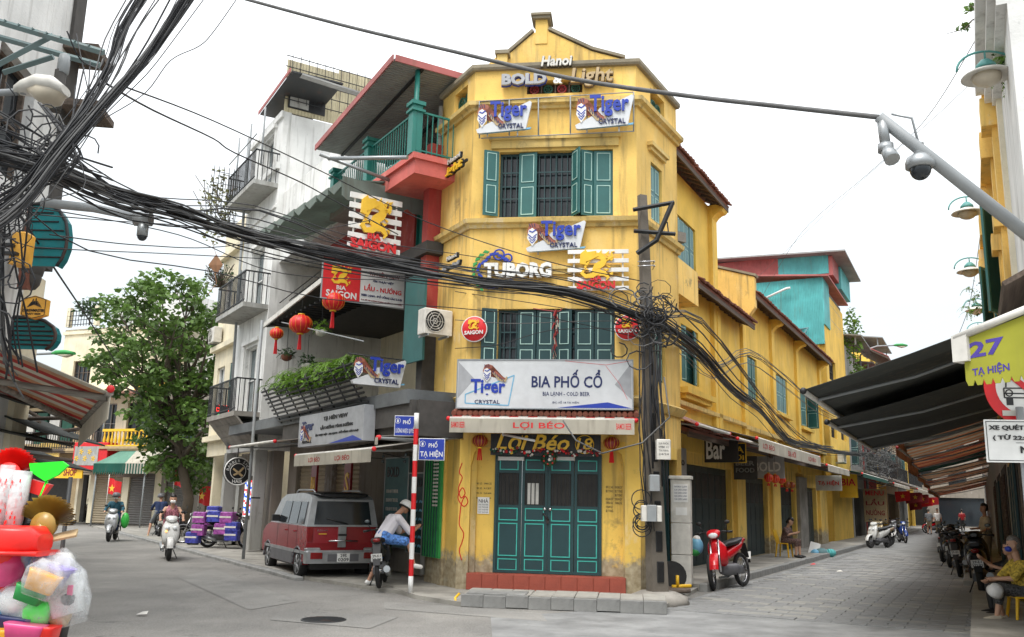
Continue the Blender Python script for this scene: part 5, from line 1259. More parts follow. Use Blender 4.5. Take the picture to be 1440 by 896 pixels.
# corrugated lower canopy with scalloped edge
a0=L.at(352,330,1.9); a1=L.at(482,248,1.9)
mb=MB('awn_green'); n=9
for i in range(n):
    f0,f1=i/n,(i+1)/n; A_=(a0[0]+(a1[0]-a0[0])*f0,a0[1]+(a1[1]-a0[1])*f0); B_=(a0[0]+(a1[0]-a0[0])*f1,a0[1]+(a1[1]-a0[1])*f1)
    mb.slab([(A_[0],-1.9,A_[1]-.12),(B_[0],-1.9,A_[1]-.12),(B_[0],.1,A_[1]+.25),(A_[0],.1,A_[1]+.25)],.03)
    mb.prism([(A_[0],A_[1]-.12),(B_[0],A_[1]-.12),(B_[0],A_[1]-.28),((A_[0]+B_[0])/2,A_[1]-.34)],-1.93,-1.89)
pf=Lp(a1[0],2.4,1.9)
mb.T=L.M.inverted()@pf.M
for i in range(7): x0_=i*.5; mb.prism([(x0_,a1[1]+.0),(x0_+.5,a1[1]-.02),(x0_+.5,a1[1]-.42),(x0_+.37,a1[1]-.50),(x0_+.12,a1[1]-.50),(x0_,a1[1]-.42)],-.03,.0)
mb.T=None; o=mb.build('canopy',re_,L.M)
mb=MB('steel'); q=L.at(525,222,1.9); mb.tube([(29.2,-2.2,8.5),(30.9,-1.2,8.2)],.045,6); mb.tube([(29.5,-.9,8.2),(29.2,-2.4,8.55)],.04,6); mb.build('awning_arm',re_,L.M)
# dark terrace roof
b0=L.at(372,457,1.5); b1=L.at(452,392,1.5)
mb=MB('canvas_dark'); mb.slab([(b0[0],-1.5,b0[1]),(28.3,-1.5,b1[1]),(28.3,.2,b1[1]+.3),(b0[0],.2,b0[1]+.45)],.06); mb.build('terrace_roof',re_,L.M)
mb=MB('offwhite'); mb.slab([(b0[0],-1.52,b0[1]+.02),(b1[0]+.5,-1.52,b1[1]+.02),(b1[0]+.5,-1.52,b1[1]-.1),(b0[0],-1.52,b0[1]-.1)],.04); mb.build('roof_edge',re_,L.M)
mb=MB('iron'); x=b0[0]
for i in range(14): x=b0[0]+i*.33; mb.slab([(x,-1.45,b0[1]-.02),(x+.04,-1.45,b0[1]-.02),(x+.04,.2,b0[1]+.35),(x,.2,b0[1]+.35)],.04)
for i in range(5): mb.tube([(b0[0]+.2,-1.2+.25*i,b0[1]+.6+.1*i),(b1[0],-1.2+.25*i,b1[1]+.5+.05*i)],.018,4)
mb.build('roof_battens',re_,L.M)
mb=MB('teal'); q=L.at(578,405,.2); mb.box(31.0-1.4,31.1-.6,-.5,-.45,4.3,6.1); mb.build('teal_screen',re_,L.M)
# terrace rail of dark pipes
t0=L.at(385,592,1.35)[0]
for i in range(9):
    mb=MB('iron'); z=3.45+i*.09; o_=1.2+.05*i; mb.tube([(t0-.1-.03*i,-o_,z),(29.6,-o_,z+.04)],.028,6); mb.build('rail_pipe',re_,L.M)
mb=MB('iron'); 
for i in range(int((29.5-t0)/.75)+1): s_=t0+i*.75; mb.tube([(s_,-1.15,3.4),(s_,-1.66,4.25)],.02,5)
mb.build('rail_bracket',re_,L.M)
mb=MB('darkwall'); mb.box(t0,31.4,-1.1,-1.0,2.95,3.4); mb.box(29,31.5,-1.0,.3,2.75,3.4); mb.build('fascia',re_,L.M)
rs=random.Random(8)
mb=MB('leaf_fern')
for i in range(60):
    s_=t0+.1+ (29.4-t0)*rs.random(); fern(mb,(s_,-1.45+rs.uniform(-.15,.3),4.15+rs.uniform(-.1,.25)),5,.62,rs,.95,.045)
leaves(mb,((t0+29.4)/2,-1.35,4.2),((29.4-t0)/2,.3,.25),700,.13,rs)
o=mb.build('fern_hedge',None,L.M); tag(o,'row of bright green ferns spilling over the restaurant terrace rail','plants'); 
for i,(px,py,lb) in enumerate(((403,500,'dark leafy plant hanging at the left end of the terrace'),(432,512,'small white pot of dark leaves hanging above the ferns'),(462,405,'leafy plant in white pots hung behind the red lanterns'),(404,535,'bushy dark potted plant at the left end of the ferns'),(452,465,'small bright green plant in a round white hanging pot'))):
    q=L.at(px,py,1.2)
    t=thing('hanging_plant',lb,'plant',L.W(q[0],-1.2,q[1]))
    mb=MB('offwhite' if i in (1,2,4) else 'roof_tile'); mb.lathe([(.05,-.14),(.12,-.1),(.14,0),(.12,.01)],12); mb.build('pot',t)
    mb=MB('leaf_dark' if i not in(4,) else 'leaf_fern'); fern(mb,(0,0,0),18,.34,rs,.9,.04); leaves(mb,(0,0,.1),(.22,.22,.16),90,.09,rs); mb.build('foliage',t)
    mb=MB('iron'); mb.tube([(0,0,0),(0,0,.7)],.006,4); mb.build('cord',t)
for px,py,r_,lb in ((389,469,.17,'small round'),(423,456,.27,'large patterned'),(469,424,.24,'wide flat topped')):
    q=L.at(px,py,1.6); lantern(lb+' red and gold lantern hanging from the restaurant terrace roof',L.W(q[0],-1.6,q[1]),r_,'red',.8,.36,.35)
mb=MB('red'); mb.box(0,.2,-.01,.01,-.35,0); q=L.at(470,440,1.6); 
mb=MB('grey_metal'); q0=L.at(395,470,1.5); q1=L.at(510,505,1.5); mb.tube([(q0[0],-1.5,q0[1]+.3),(q1[0],-1.5,q1[1]+.35)],.015,5); o=mb.build('hanging_rail',None,L.M); tag(o,'thin horizontal rail carrying the hanging pots over the terrace','rail')
mb=MB('grey_metal'); q=L.at(385,560,1.7); mb.tube([(t0-.3,-1.75,.1),(t0-.3,-1.75,6.0)],.04,8); o=mb.build('steel_post',None,L.M); tag(o,'thin grey steel post in front of the white house balcony','post')
ac_unit('air conditioner bolted to the edge between restaurant and yellow house',Lp(30.6,2,.75).M@T3(.05,-.35,4.75),.62,.5)
# signs of the restaurant (some face the junction)
def obl(a,b): return Pl(a[:2],b[:2])
def pxplane(s_,o_,wid,px0,py0): return Lp(s_,wid,o_)
def qsign(label, x0,y0,x1,y1,x1b,y1b, s_, o_, mat, texts, name='signboard', frame='steel', t=.12):
    """sign facing the junction, left edge on the ray through x0,y0; p1 its right end"""
    pp=Lp(s_,4,o_); a=pp.at(x0,y0); b=pp.at(x1,y1); b2=pp.at(x1b,y1b)
    P2=Pl(pp.W(a[0],0,0)[:2],pp.W(b[0],0,0)[:2]); return P2,a,b,b2
P2,a,b,b2=qsign('',455,362,570,382,568,435,28.5,1.9,'white',[])
t=board('white and red banner sign reading TẠ HIỆN VIEW with a gold dragon',P2,0,P2.L,b2[1],a[1]-.05,0,'white',[('TẠ HIỆN VIEW',.55,.93,.76,.92,'dark_red'),('ẨM THỰC VIỆT',.60,.86,.60,.70,'navy'),('LẨU - NƯỚNG',.50,.96,.36,.55,'red'),('BEER LẠNH - ĐỒ UỐNG CÁC LOẠI',.47,.97,.19,.29,'navy'),('ĐC: SỐ 18B LƯƠNG NGỌC QUYẾN, HOÀN KIẾM',.47,.97,.08,.13,'dark_red')],frame='steel')
w_=P2.L; h=a[1]-.05-b2[1]
mb=MB('red'); mb.box(.01,w_*.45,-.008,0,.01,h-.01); mb.build('red_field',t); mb=MB('gold'); dragon(mb,.1*w_,.36*w_,.36*h,.95*h,-.008,.01); mb.build('dragon',t)
mb=MB('white'); addtext(mb,'BIA',.17*w_,.28*w_,.27*h,.38*h,-.012,.006,.02); addtext(mb,'SAIGON',.05*w_,.41*w_,.06*h,.24*h,-.012,.006,.03); mb.build('lettering',t)
P2,a,b,b2=qsign('',492,276,565,292,562,357,29.7,1.9,'white',[])
saigon_board_pl=P2
def saigon_on(label,P2,z0,z1,slats=6):
    w_=P2.L; h=z1-z0; th=thing('beer_sign',label,'sign',mtx=P2.M@T3(0,0,z0))
    sl_=MB('white'); sl_.bbox(0,w_,-.03,0,0,h*.1,.004); me=sl_.mesh('slat')
    for i in range(slats): put('slat',me,th,WM[th.name]@T3(0,0,(i/(slats-1))*h*.9))
    mb=MB('offwhite'); mb.box(.09*w_,.09*w_+.03,0,.02,0,h); mb.box(.89*w_,.89*w_+.03,0,.02,0,h); mb.build('upright',th)
    mb=MB('gold'); dragon(mb,.2*w_,.85*w_,.22*h,1.*h,-.03,.05); mb.build('dragon',th)
    mb=MB('red'); addtext(mb,'BIA',.35*w_,.6*w_,.2*h,.31*h,-.05,.03,.03); addtext(mb,'SAIGON',.04*w_,.9*w_,.0,.19*h,-.05,.03,.045); mb.build('lettering',th)
saigon_on('white slatted board with gold dragon hanging before the restaurant under the roof canopy',P2,b2[1]-.05,a[1]+.1)
P2,a,b,b2=qsign('',496,503,570,512,565,546,29.9,1.95,'white',[])
# reuse the tiger sign builder on this plane
def tiger_on(label,P2,z0,z1):
    w_=P2.L; class_=None
    global _tp
    r0=P2.W(0,0,z0); 
    th=thing('beer_sign',label,'sign',mtx=P2.M@T3(0,0,z0)); h=z1-z0; P=lambda a,b:(a*w_,b*h)
    mb=MB('sky_blue'); mb.prism([P(.10,.0),P(.98,.10),P(1.,.16),P(.5,.06)],-.03,.0); mb.m('sign_white'); mb.prism([P(0,.12),P(.02,.02),P(.06,.0),P(.9,.0),P(1.,.95),P(.97,1.),P(.62,.72),P(.42,.62),P(.34,.42)],-.045,.05); mb.build('panel',th)
    mb=MB('blue'); addtext(mb,'Tiger',.30*w_,.95*w_,.34*h,.99*h,-.06,.03,.025); mb.build('lettering',th)
    mb=MB('navy'); addtext(mb,'CRYSTAL',.40*w_,.86*w_,.10*h,.27*h,-.05,.02,.01); mb.build('lettering',th)
    mb=MB('white'); tiger_head(mb,.0,.2*h,.48*w_,.75*h,-.045); mb.build('tiger_mark',th)
    mb=MB('iron'); mb.tube([(-.1,.03,h*1.05),(w_,.03,h*1.02)],.015,5); mb.build('bracket',th)
tiger_on('white and blue tiger beer sign hanging over the ferns of the restaurant',P2,b2[1],a[1]+.05)
# silver light box under the terrace
s0=L.at(421,593,1.35)[0]; s1=L.at(513,560,1.35)[0]
t=board('silver light box reading TẠ HIÊN VIEW below the ferns',L,s0,s1,2.72,3.42,1.35,'sign_grey',[('TẠ HIÊN VIEW',.42,.78,.7,.88,'black'),('LẨU NƯỚNG TÔNG DƯỜNG',.38,.86,.46,.6,'black'),('ẨM THỰC VIỆT - BIA LẠNH - ĐỒ UỐNG CÁC LOẠI',.3,.94,.26,.36,'black'),('Tiger',.06,.26,.4,.8,'navy'),('CRYSTAL',.08,.24,.1,.18,'black')],t=.25)
mb=MB('blue'); mb.prism([(2.0,.01),(s1-s0-.02,.01),(s1-s0-.5,.12)],-.01,0); mb.m('tiger_orange'); tiger_head(mb,.15,.08,.7,.4,-.002); mb.build('printed_shapes',t)
a=L.at(417,640,1.75); b=L.at(525,632,1.75)
awning('cream awning with faded red LỢI BÉO lettering above the red van',L,a[0],b[0],2.85,1.75,.35,.22,n=8,stripes=('canvas_cream','stripe_white'),text=[('LỢI BÉO',.22,.38,.2,.8),('LỢI BÉO',.58,.76,.2,.8)],tcol='stripe_red')
awning('pale awning corner between the cream awning and the street name post',L,b[0]+.15,31.3,2.95,1.7,.25,.12,n=5,stripes=('stripe_white',),arms=2)
t=L.at(345,637,1.5); u_=L.at(415,612,1.5)
awning('worn cream awning in front of the white house',L,t[0],u_[0]-.2,3.15,1.9,.3,.0,n=6,stripes=('canvas_cream','stripe_white'),arms=2)
# menu boards, green gate beside the corner house
P2=Pl(L.W(27.3,.3,0)[:2],L.W(30.0,.3,0)[:2])
board('dark blue menu board headed BOLD behind the man on the motorbike',P2,1.45,2.95,.55,2.15,.12,'teal_dark',[('BOLD',.1,.42,.82,.95,'black')]+[('~ ~ ~ ~',.2,.8,.62-.11*i,.66-.11*i,'sky_blue') for i in range(6)],frame='steel')
board('blue glass menu board headed BOLD nearer the van',P2,.1,1.3,.6,2.5,.06,'teal_faded',[('BOLD',.1,.6,.78,.9,'black')]+[('DRAFT BEER',.1,.6,.6-.1*i,.64-.1*i,'offwhite') for i in range(5)],frame='steel')
board('dark red vertical poster beside the tan roller shutter',L,RS0+3.05,RS0+3.45,.6,2.5,.05,'dark_red',[('BIA',.1,.9,.6,.8,'gold')])
board('dark red vertical poster with gold mark near the middle of the restaurant',L,RS0+5.35,RS0+5.75,.5,2.5,.05,'dark_red',[('S',.2,.8,.6,.85,'gold')])
gt=thing('green_gate','narrow green metal gate with price strips beside the corner house','gate',mtx=LC.M@T3(0,-.1,0))
mb=MB('green'); mb.box(.05,.82,0,.05,.55,2.45); mb.build('panel',gt)
mb=MB('dark_green'); 
for i in range(6): mb.box(.08+i*.12,.10+i*.12,-.02,0,.56,2.44)
mb.build('ribs',gt)
mb=MB('offwhite')
for i in range(13): mb.box(.52,.74,-.03,-.02,1.5+i*.07,1.535+i*.07)
mb.build('price_strip',gt)
# light string under the restaurant awning
mb=MB('iron'); pts=[(26+i*.55,-.2-.8*(i%2)*.3,2.55-.12*sin(i*1.3)**2) for i in range(9)]; mb.tube(pts,.008,4)
for p in pts: mb.m('glass_pale'); mb.ball((p[0],p[1],p[2]-.06),.035,6,5)
o=mb.build('light_string',None,L.M); tag(o,'string of unlit bulbs under the cream awnings beside the corner house','string lights')

rs=random.Random(55)
for i,(s_,o_,z,r_,lb) in enumerate(((30.5,.3,11.0,(1.2,.5,1.8),'green creeper covering the top of the narrow grey house beyond the teal cladding'),(31,.5,8.6,(1.3,.5,.9),'trailing creeper lower on the narrow grey house'),(37,1.2,7.2,(1.6,.5,.6),'balcony plants on the brown red house'),(44,.9,10.4,(1.5,.5,.6),'balcony greenery on the far yellow house'),(51,1.0,7.4,(2.5,.5,.7),'balcony greenery on the far cream house'))):
    mb=MB('leaf_fern' if i<2 else 'leaf_tree'); leaves(mb,(s_,-o_,z),r_,420,.22,rs,hang_=.3); mb.m('bark'); mb.tube([(s_,-o_,z-r_[2]),(s_+.2,-o_,z)],.03,4); o=mb.build('creeper',None,W.M); tag(o,lb,'plant')
ac_unit('grey air conditioner on the brown red house down the right street',W.M@T3(36,-.5,5.9)); ac_unit('air conditioner under the far yellow house balcony',W.M@T3(42.5,-.5,6.2))
# ================================================================== houses closing the left street
def kthing(label,s0,s1,cat='house',name='shop_house'): return thing(name,label,cat,K.W((s0+s1)/2,.2,0))
def kwall(th,s0,s1,z0,z1,holes,mat,y0=0.,nm='wall'): mb=MB(mat); wall(mb,s0,s1,z0,z1,holes,y0,y0+.25); return mb.build(nm,th,K.M)
def kbalc(th,s0,s1,z,mat,rail='iron',off=.9,baluster=False):
    mb=MB(mat); mb.box(s0,s1,-off,.0,z-.18,z); mb.box(s0-.05,s1+.05,-off-.05,-off,z-.1,z+.02); b=mb.build('balcony',th,K.M)
    if baluster:
        mb=MB(rail); mb.box(s0,s1,-off,-off+.12,z+.72,z+.84); mb.box(s0,s1,-off,-off+.12,z,z+.08); mb.build('balustrade_rail',b,K.M)
        bm=MB(rail); bm.lathe([(.04,.08),(.035,.15),(.075,.3),(.04,.5),(.03,.6),(.05,.72)],8); me=bm.mesh('baluster'); n=int((s1-s0)/.24)
        for i in range(n): put('baluster',me,b,K.M@T3(s0+.12+i*.24,-off+.06,z))
    else: railing('railing',b,K,s0,s1,z,z+.85,off-.02,rail,.16,.03)
    return b
u1=kthing('dim wooden balcony house left of the red framed sign',5.5,10.0)
kwall(u1,5.0,10.2,.1,6.2,[(5.6,9.6,3.9,5.6),(6.0,9.9,.1,2.6)],'tan'); kbalc(u1,5.2,10.2,3.6,'old_wood','iron')
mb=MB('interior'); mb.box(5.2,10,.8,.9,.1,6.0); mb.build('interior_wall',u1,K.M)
for i in range(4): mb=MB('dark_green' if i%2 else 'offwhite'); mb.box(5.9+i*.9,6.6+i*.9,.1,.2,3.9,5.5); mb.build('door_leaf',u1,K.M)
mb=MB('old_wood'); mb.slab([(5,-.6,6.2),(10.2,-.6,6.2),(10.2,3,6.5),(5,3,6.5)],.1); mb.build('roof',u1,K.M)
u2=kthing('yellow and cream shop house with grey roller shutter and iron balcony',10.2,15.4)
kwall(u2,10.2,15.6,.1,6.3,[(13.6,15.2,.1,2.5),(11.4,13.2,.1,2.5),(10.35,11.1,.1,2.4),(10.9,12.3,3.9,5.9),(13.0,15.0,3.9,5.9)],'cream'); dark_door(u2,K,11.4,13.2,.1,2.5,'roll',.1,'shutter_tan'); dark_door(u2,K,13.6,15.2,.1,2.5,'roll',.1,'shutter_grey'); dark_door(u2,K,10.35,11.1,.1,2.4,'open')
window(u2,K,13.0,15.0,3.9,5.9,body='darkwall',mull=3,bars=False); window(u2,K,10.9,12.3,3.9,5.9,body='greywall',mull=2,bars=False)
kbalc(u2,10.2,12.5,3.6,'tan','iron'); kbalc(u2,12.6,15.6,3.7,'tan','gold',1.0,True)
mb=MB('roof_tile'); mb.slab([(10.2,-.9,6.2),(15.6,-.9,6.3),(15.6,2,6.9),(10.2,2,6.8)],.1); mb.build('roof',u2,K.M)
mb=MB('grey_metal'); mb.tube([(12.55,-.9,3.7),(12.55,-.9,6.3)],.05,6); mb.build('post',u2,K.M)
u3=kthing('dim shop row with closed grey shutters behind the tree',15.4,20)
kwall(u3,15.6,20.5,.1,6.5,[(15.9,17.6,.1,2.6),(18.3,20.1,.1,2.6),(16,17.5,3.9,5.6),(18.2,19.8,3.9,5.6)],'shade_tan_wall'); dark_door(u3,K,15.9,17.6,.1,2.6,'roll',.1,'shutter_grey'); dark_door(u3,K,18.3,20.1,.1,2.6,'roll',.1,'shutter_grey')
window(u3,K,16,17.5,3.9,5.6,body='teal',mull=2,bars=False); window(u3,K,18.2,19.8,3.9,5.6,body='old_wood',mull=2,bars=False)
kbalc(u3,15.7,20.4,3.6,'concrete','iron')
u4=kthing('dark barber shop under the white balcony at the bend',20.5,25)
kwall(u4,20.5,25.4,.1,5.5,[(20.9,22.9,.1,2.7),(23.4,24.9,.1,2.7)],'greywall'); mb=MB('interior'); mb.box(20.6,25.3,1.2,1.3,.1,3.2); mb.build('interior_wall',u4,K.M)
mb=MB('teal_dark'); mb.box(23.2,24.0,.6,.7,.1,2.4); mb.m('glass_pale'); mb.box(21.2,22.2,.9,1.0,.9,1.7); mb.build('shop_fitting',u4,K.M)
# cream buildings rising behind
def bblock(label,px0,px1,y0,py,mat,name='town_house',holes=(),dep=8):
    s0=K.at(px0,py,-y0)[0]; s1=K.at(px1,py,-y0)[0]; z1=K.at((px0+px1)/2,py,-y0)[1]; hh=[]
    for (a,b,c,d) in holes: e0=K.at(a,c,-y0); e1=K.at(b,d,-y0); hh.append((e0[0],e1[0],e1[1],e0[1]))
    holes=hh
    th=thing(name,label,'building',K.W((s0+s1)/2,y0,0)); mb=MB(mat); wall(mb,s0,s1,0,z1,holes,y0,y0+.3); mb.box(s0,s0+.2,y0+.3,y0+dep,0,z1); mb.box(s1-.2,s1,y0+.3,y0+dep,0,z1); mb.box(s0,s1,y0,y0+dep,z1-.2,z1); mb.build('wall',th,K.M)
    for h in holes: window(th,K,*h,body='old_wood' if rs.random()<.4 else 'greywall',off=-y0,mull=3,bars=False)
    mb=MB(mat); mb.box(s0-.08,s1+.08,y0-.12,y0+.02,z1-.35,z1-.15); mb.build('cornice',th,K.M); return th
b1_=bblock('plain cream house with long blank wall behind the balcony shops',25,170,5,552,'cream')
b2_=bblock('cream house with roof terrace and barred window left of the tree',93,215,9,460,'cream',holes=[(104,125,508,540)])
q0=K.at(93,460,-9); q1=K.at(132,460,-9); mb=MB('iron')
for i in range(4): z=q0[1]+.1+i*.3; mb.box(q0[0],q1[0],9.0,9.04,z,z+.04)
x=q0[0]
while x<q1[0]: mb.box(x,x+.03,9.0,9.03,q0[1],q0[1]+1.1); x+=.25
mb.m('cream'); mb.box(q0[0]-.1,q0[0]+.2,9,9.3,q0[1],q0[1]+1.3); mb.box(q1[0]-.1,q1[0]+.2,9,9.3,q0[1],q0[1]+1.3); mb.build('terrace_railing',b2_,K.M)
b3_=bblock('white and yellow house with arched windows behind the tree',140,215,2.0,570,'cream',holes=[(163,174,582,600),(180,190,582,600)])
q0=K.at(190,535,-1.8); q1=K.at(225,620,-1.8); mb=MB('yellow_plain'); mb.box(q0[0],q1[0],1.8,2.0,q1[1],q0[1]); mb.build('yellow_wall',b3_,K.M)
b4_=bblock('pale grey house beyond the tree crown',215,330,12,440,'whitewall')
q=K.at(208,400,-9); ac_unit('far white air conditioner on the roof left of the tree top',K.M@T3(q[0]-.5,9.2,q[1]-.6)@Matrix.Scale(1.3,4)); mb=MB('whitewall'); mb.box(q[0]-3,q[0]+3,9.2,14,K.at(208,460,-9)[1],q[1]-.65); mb.build('roof_room',b2_,K.M)
q=K.at(118,430,-9); mb=MB('leaf_dark'); leaves(mb,(q[0],9.6,q[1]),(1.2,.8,.7),350,.3,rs); mb.m('bark'); mb.tube([(q[0],9.6,q[1]-1.2),(q[0],9.6,q[1])],.05,5); o=mb.build('roof_garden',None,K.M); tag(o,'small bush growing on the cream roof terrace left of the tree','bush')
# red framed picture sign, yellow shop sign, green umbrella awning
s0,s1,z0,z1=K.rect(102,660,148,622,1.0)
t=board('red framed sign with yellow flower pictures over the shop','',0,1,0,1,0,'red',[]) if False else thing('signboard','red framed sign with yellow flower pictures above the left shops','sign',mtx=K.M@T3(s0-.1,-1.0,z0)); w_=s1-s0+.3; h=z1-z0
mb=MB('red'); mb.bbox(0,w_,0,.6,0,h,.02); mb.build('frame',t); mb=MB('greywall'); mb.box(.12,w_*.75,-.02,.01,.15*h,.85*h); mb.build('picture',t)
mb=MB('gold'); 
for i in range(5): cx=.3+i*.27; cz=h*(.4+.25*(i%2)); [mb.prism([(cx,cz),(cx+.13*cos(a*1.257-.3),cz+.13*sin(a*1.257-.3)),(cx+.13*cos(a*1.257+.3),cz+.13*sin(a*1.257+.3))],-.035,-.02) for a in range(5)]
mb.build('flowers',t)
board('yellow and red shop sign reading SHOP under the flower sign',K,9.6,11.5,2.2,2.75,.9,'yellow_plastic',[('SHOP',.35,.8,.2,.8,'dark_red')])
board('blank yellow sign at the left of the flower sign',K,8.3,9.7,3.0,3.9,.8,'yellow',[('QUÁN',.2,.8,.4,.65,'tan')])
board('brown wooden signboard between the two flags',K,13.2,15.2,2.3,2.9,.5,'old_wood',[('CAFE',.3,.7,.3,.7,'tan')])
board('white sign on the barber shop wall under the tree',K,20.9,22.4,3.1,3.8,.3,'offwhite',[('HAIR',.2,.8,.3,.7,'black')])
def parasol_awn():
    a=K.at(137,655,1.6); b=K.at(180,655,1.6); c=K.at(222,650,1.0); top=K.at(205,628,.2)
    th=thing('awning','pale green canvas awning with dark green fringe left of the tree','awning',mtx=K.M)
    mb=MB('canvas_pale_green'); mb.slab([(a[0],-1.8,a[1]+.1),(b[0],-1.8,b[1]+.1),(top[0],-.0,top[1]+.5),(a[0]+1.6,-.0,top[1]+.45)],.02); mb.m('canvas_cream'); mb.slab([(b[0],-1.8,b[1]+.1),(c[0]+.2,-1.8,b[1]+.1),(c[0]+.4,0,top[1]+.4),(top[0],0,top[1]+.5)],.02); mb.build('canvas',th)
    mb=MB('canvas_green'); n=14
    for i in range(n): x0=a[0]+(b[0]-a[0]+.0)*i/n; x1=a[0]+(b[0]-a[0])*(i+1)/n; mb.prism([(x0,a[1]+.1),(x1,a[1]+.1),(x1,a[1]-.25),((x0+x1)/2,a[1]-.42),(x0,a[1]-.25)],-1.83,-1.8)
    mb.m('canvas_cream')
    n=16
    for i in range(n): mb.m('canvas_cream' if i%2 else 'canvas_green'); x0=b[0]+(c[0]+.2-b[0])*i/n; x1=b[0]+(c[0]+.2-b[0])*(i+1)/n; mb.prism([(x0,a[1]+.1),(x1,a[1]+.1),(x1,a[1]-.35),(x0,a[1]-.35)],-1.83,-1.8)
    mb.build('valance',th); mb=MB('grey_metal'); 
    for x in (a[0]+.1,c[0]): mb.tube([(x,-1.7,0.05),(x,-1.7,a[1]+.1)],.04,6)
    mb.build('post',th)
parasol_awn()
def flag(label,px,py,off,wf=.9,hf=.7,rot=.0):
    p=K.at(px,py,off); th=thing('flag',label,'flag',mtx=K.M@T3(p[0],-off,p[1])@RY(rot))
    mb=MB('red'); n=8
    for i in range(n):
        x0,x1=wf*i/n,wf*(i+1)/n; y0_,y1_=.08*sin(i*.9),.08*sin((i+1)*.9); d0,d1=-.25*x0,-.25*x1
        mb.add([(x0,y0_,-hf+d0),(x1,y1_,-hf+d1),(x1,y1_,d1),(x0,y0_,d0),(x0,y0_+.01,-hf+d0),(x1,y1_+.01,-hf+d1),(x1,y1_+.01,d1),(x0,y0_+.01,d0)],[(0,1,2,3),(7,6,5,4)],False)
    mb.build('cloth',th)
    st=[(wf/2+ (.19 if k%2==0 else .075)*sin(k*pi/5), -hf/2-.12+(.19 if k%2==0 else .075)*cos(k*pi/5)) for k in range(10)]
    mb=MB('gold'); mb.prism(st,-.11,-.085) if False else mb.add([(x,-.13,z) for x,z in st]+[(wf/2,-.13,-hf/2-.12)],[(10,(i+1)%10,i) for i in range(10)],False); mb.build('star',th)
    mb=MB('offwhite'); mb.tube([(-.02,0,-1.6),(-.02,0,.15)],.02,6); mb.build('pole',th)
flag('red flag with a yellow star hanging beside the tree trunk',248,650,3.2,.75,.95)
flag('red flag with a yellow star drooping under the green awning',154,672,2.0,.7,.7)
flag('red flag with a yellow star partly in the dark left of the barber shop',282,680,3.0,.5,.8)
# barber signs
c=LW2.at(333,663,1.1); pB=Lp(0); pb=Pl(LW2.W(c[0],-1.5,0)[:2],LW2.W(c[0],-.5,0)[:2])
t=thing('barber_sign','round black barber sign with white lettering ring','sign',mtx=pb.M@T3(.4,0,c[1]))
mb=MB('black'); mb.lathe([(.36,0),(.36,.12)],28,RX(pi/2)); mb.build('disc',t); mb=MB('white'); mb.ring((0,-.12,0),.35,.018,'y',28,4); mb.ring((0,-.12,0),.2,.008,'y',24,4)
for i,chx in enumerate('BARBER SHOP'):
    a=pi*.95-i*pi*.9/10; 
    if chx==' ': continue
    vs,fs,rim=textmesh(chx); 
    mb.add([(.27*cos(a)+(x-.3)*.11*sin(a)-0*(y)+ (y-.35)*.11*cos(a), -.125, .27*sin(a)-(x-.3)*.11*cos(a)+(y-.35)*.11*sin(a)) for x,y in vs],fs,False)
addtext(mb,'HAIR',-.13,.13,-.3,-.21,-.12,.006); mb.m('tan'); mb.prism([(-.12,.08),(0,.0),(.14,-.1),(.1,-.14),(-.02,-.05),(-.14,.04)],-.14,-.12); mb.prism([(-.12,-.08),(.0,-.02),(.12,.12),(.15,.08),(.03,-.06),(-.1,-.12)],-.14,-.12); mb.build('lettering',t)
mb=MB('iron'); mb.tube([(0,.02,.36),(0,.02,.6)],.015,5); mb.build('bracket',t)
c=LW2.at(348,700,.35); t=thing('barber_pole','lit barber pole with red white and blue spiral on the grey column','barber pole',mtx=LW2.M@T3(c[0],-.35,c[1]))
spec('lit_white',(.8,.85,1.),.4,'emit',e=.9); spec('lit_blue',(.02,.1,.9),.4,'emit',e=.9); spec('lit_red',(.9,.05,.05),.4,'emit',e=.9); spec('led_red',(1.,.03,.02),.4,'emit',e=3.); spec('led_green',(.02,.9,.25),.4,'emit',e=1.6)
mb=MB('lit_white'); hh=.95
nseg=24; nz_=16
for i in range(nz_):
    for j in range(nseg):
        k_=int(((j/nseg)*1.0+(i/nz_)*3.0)*4)%4; mb.m(('lit_white','lit_blue','lit_white','lit_red')[k_]); a=2*pi*j/nseg; b_=2*pi*(j+1)/nseg; z=-hh/2+hh*i/nz_; z2=z+hh/nz_
        mb.add([(.09*cos(a),.09*sin(a),z),(.09*cos(b_),.09*sin(b_),z),(.09*cos(b_),.09*sin(b_),z2),(.09*cos(a),.09*sin(a),z2)],[(0,1,2,3)],False)
mb.build('spiral',t); mb=MB('chrome'); mb.lathe([(.1,-.6),(.1,-.475)],16); mb.lathe([(.1,.475),(.1,.6)],16); mb.build('caps',t); mb=MB('iron'); mb.box(-.02,.02,.08,.35,-.02,.02); mb.build('bracket',t)
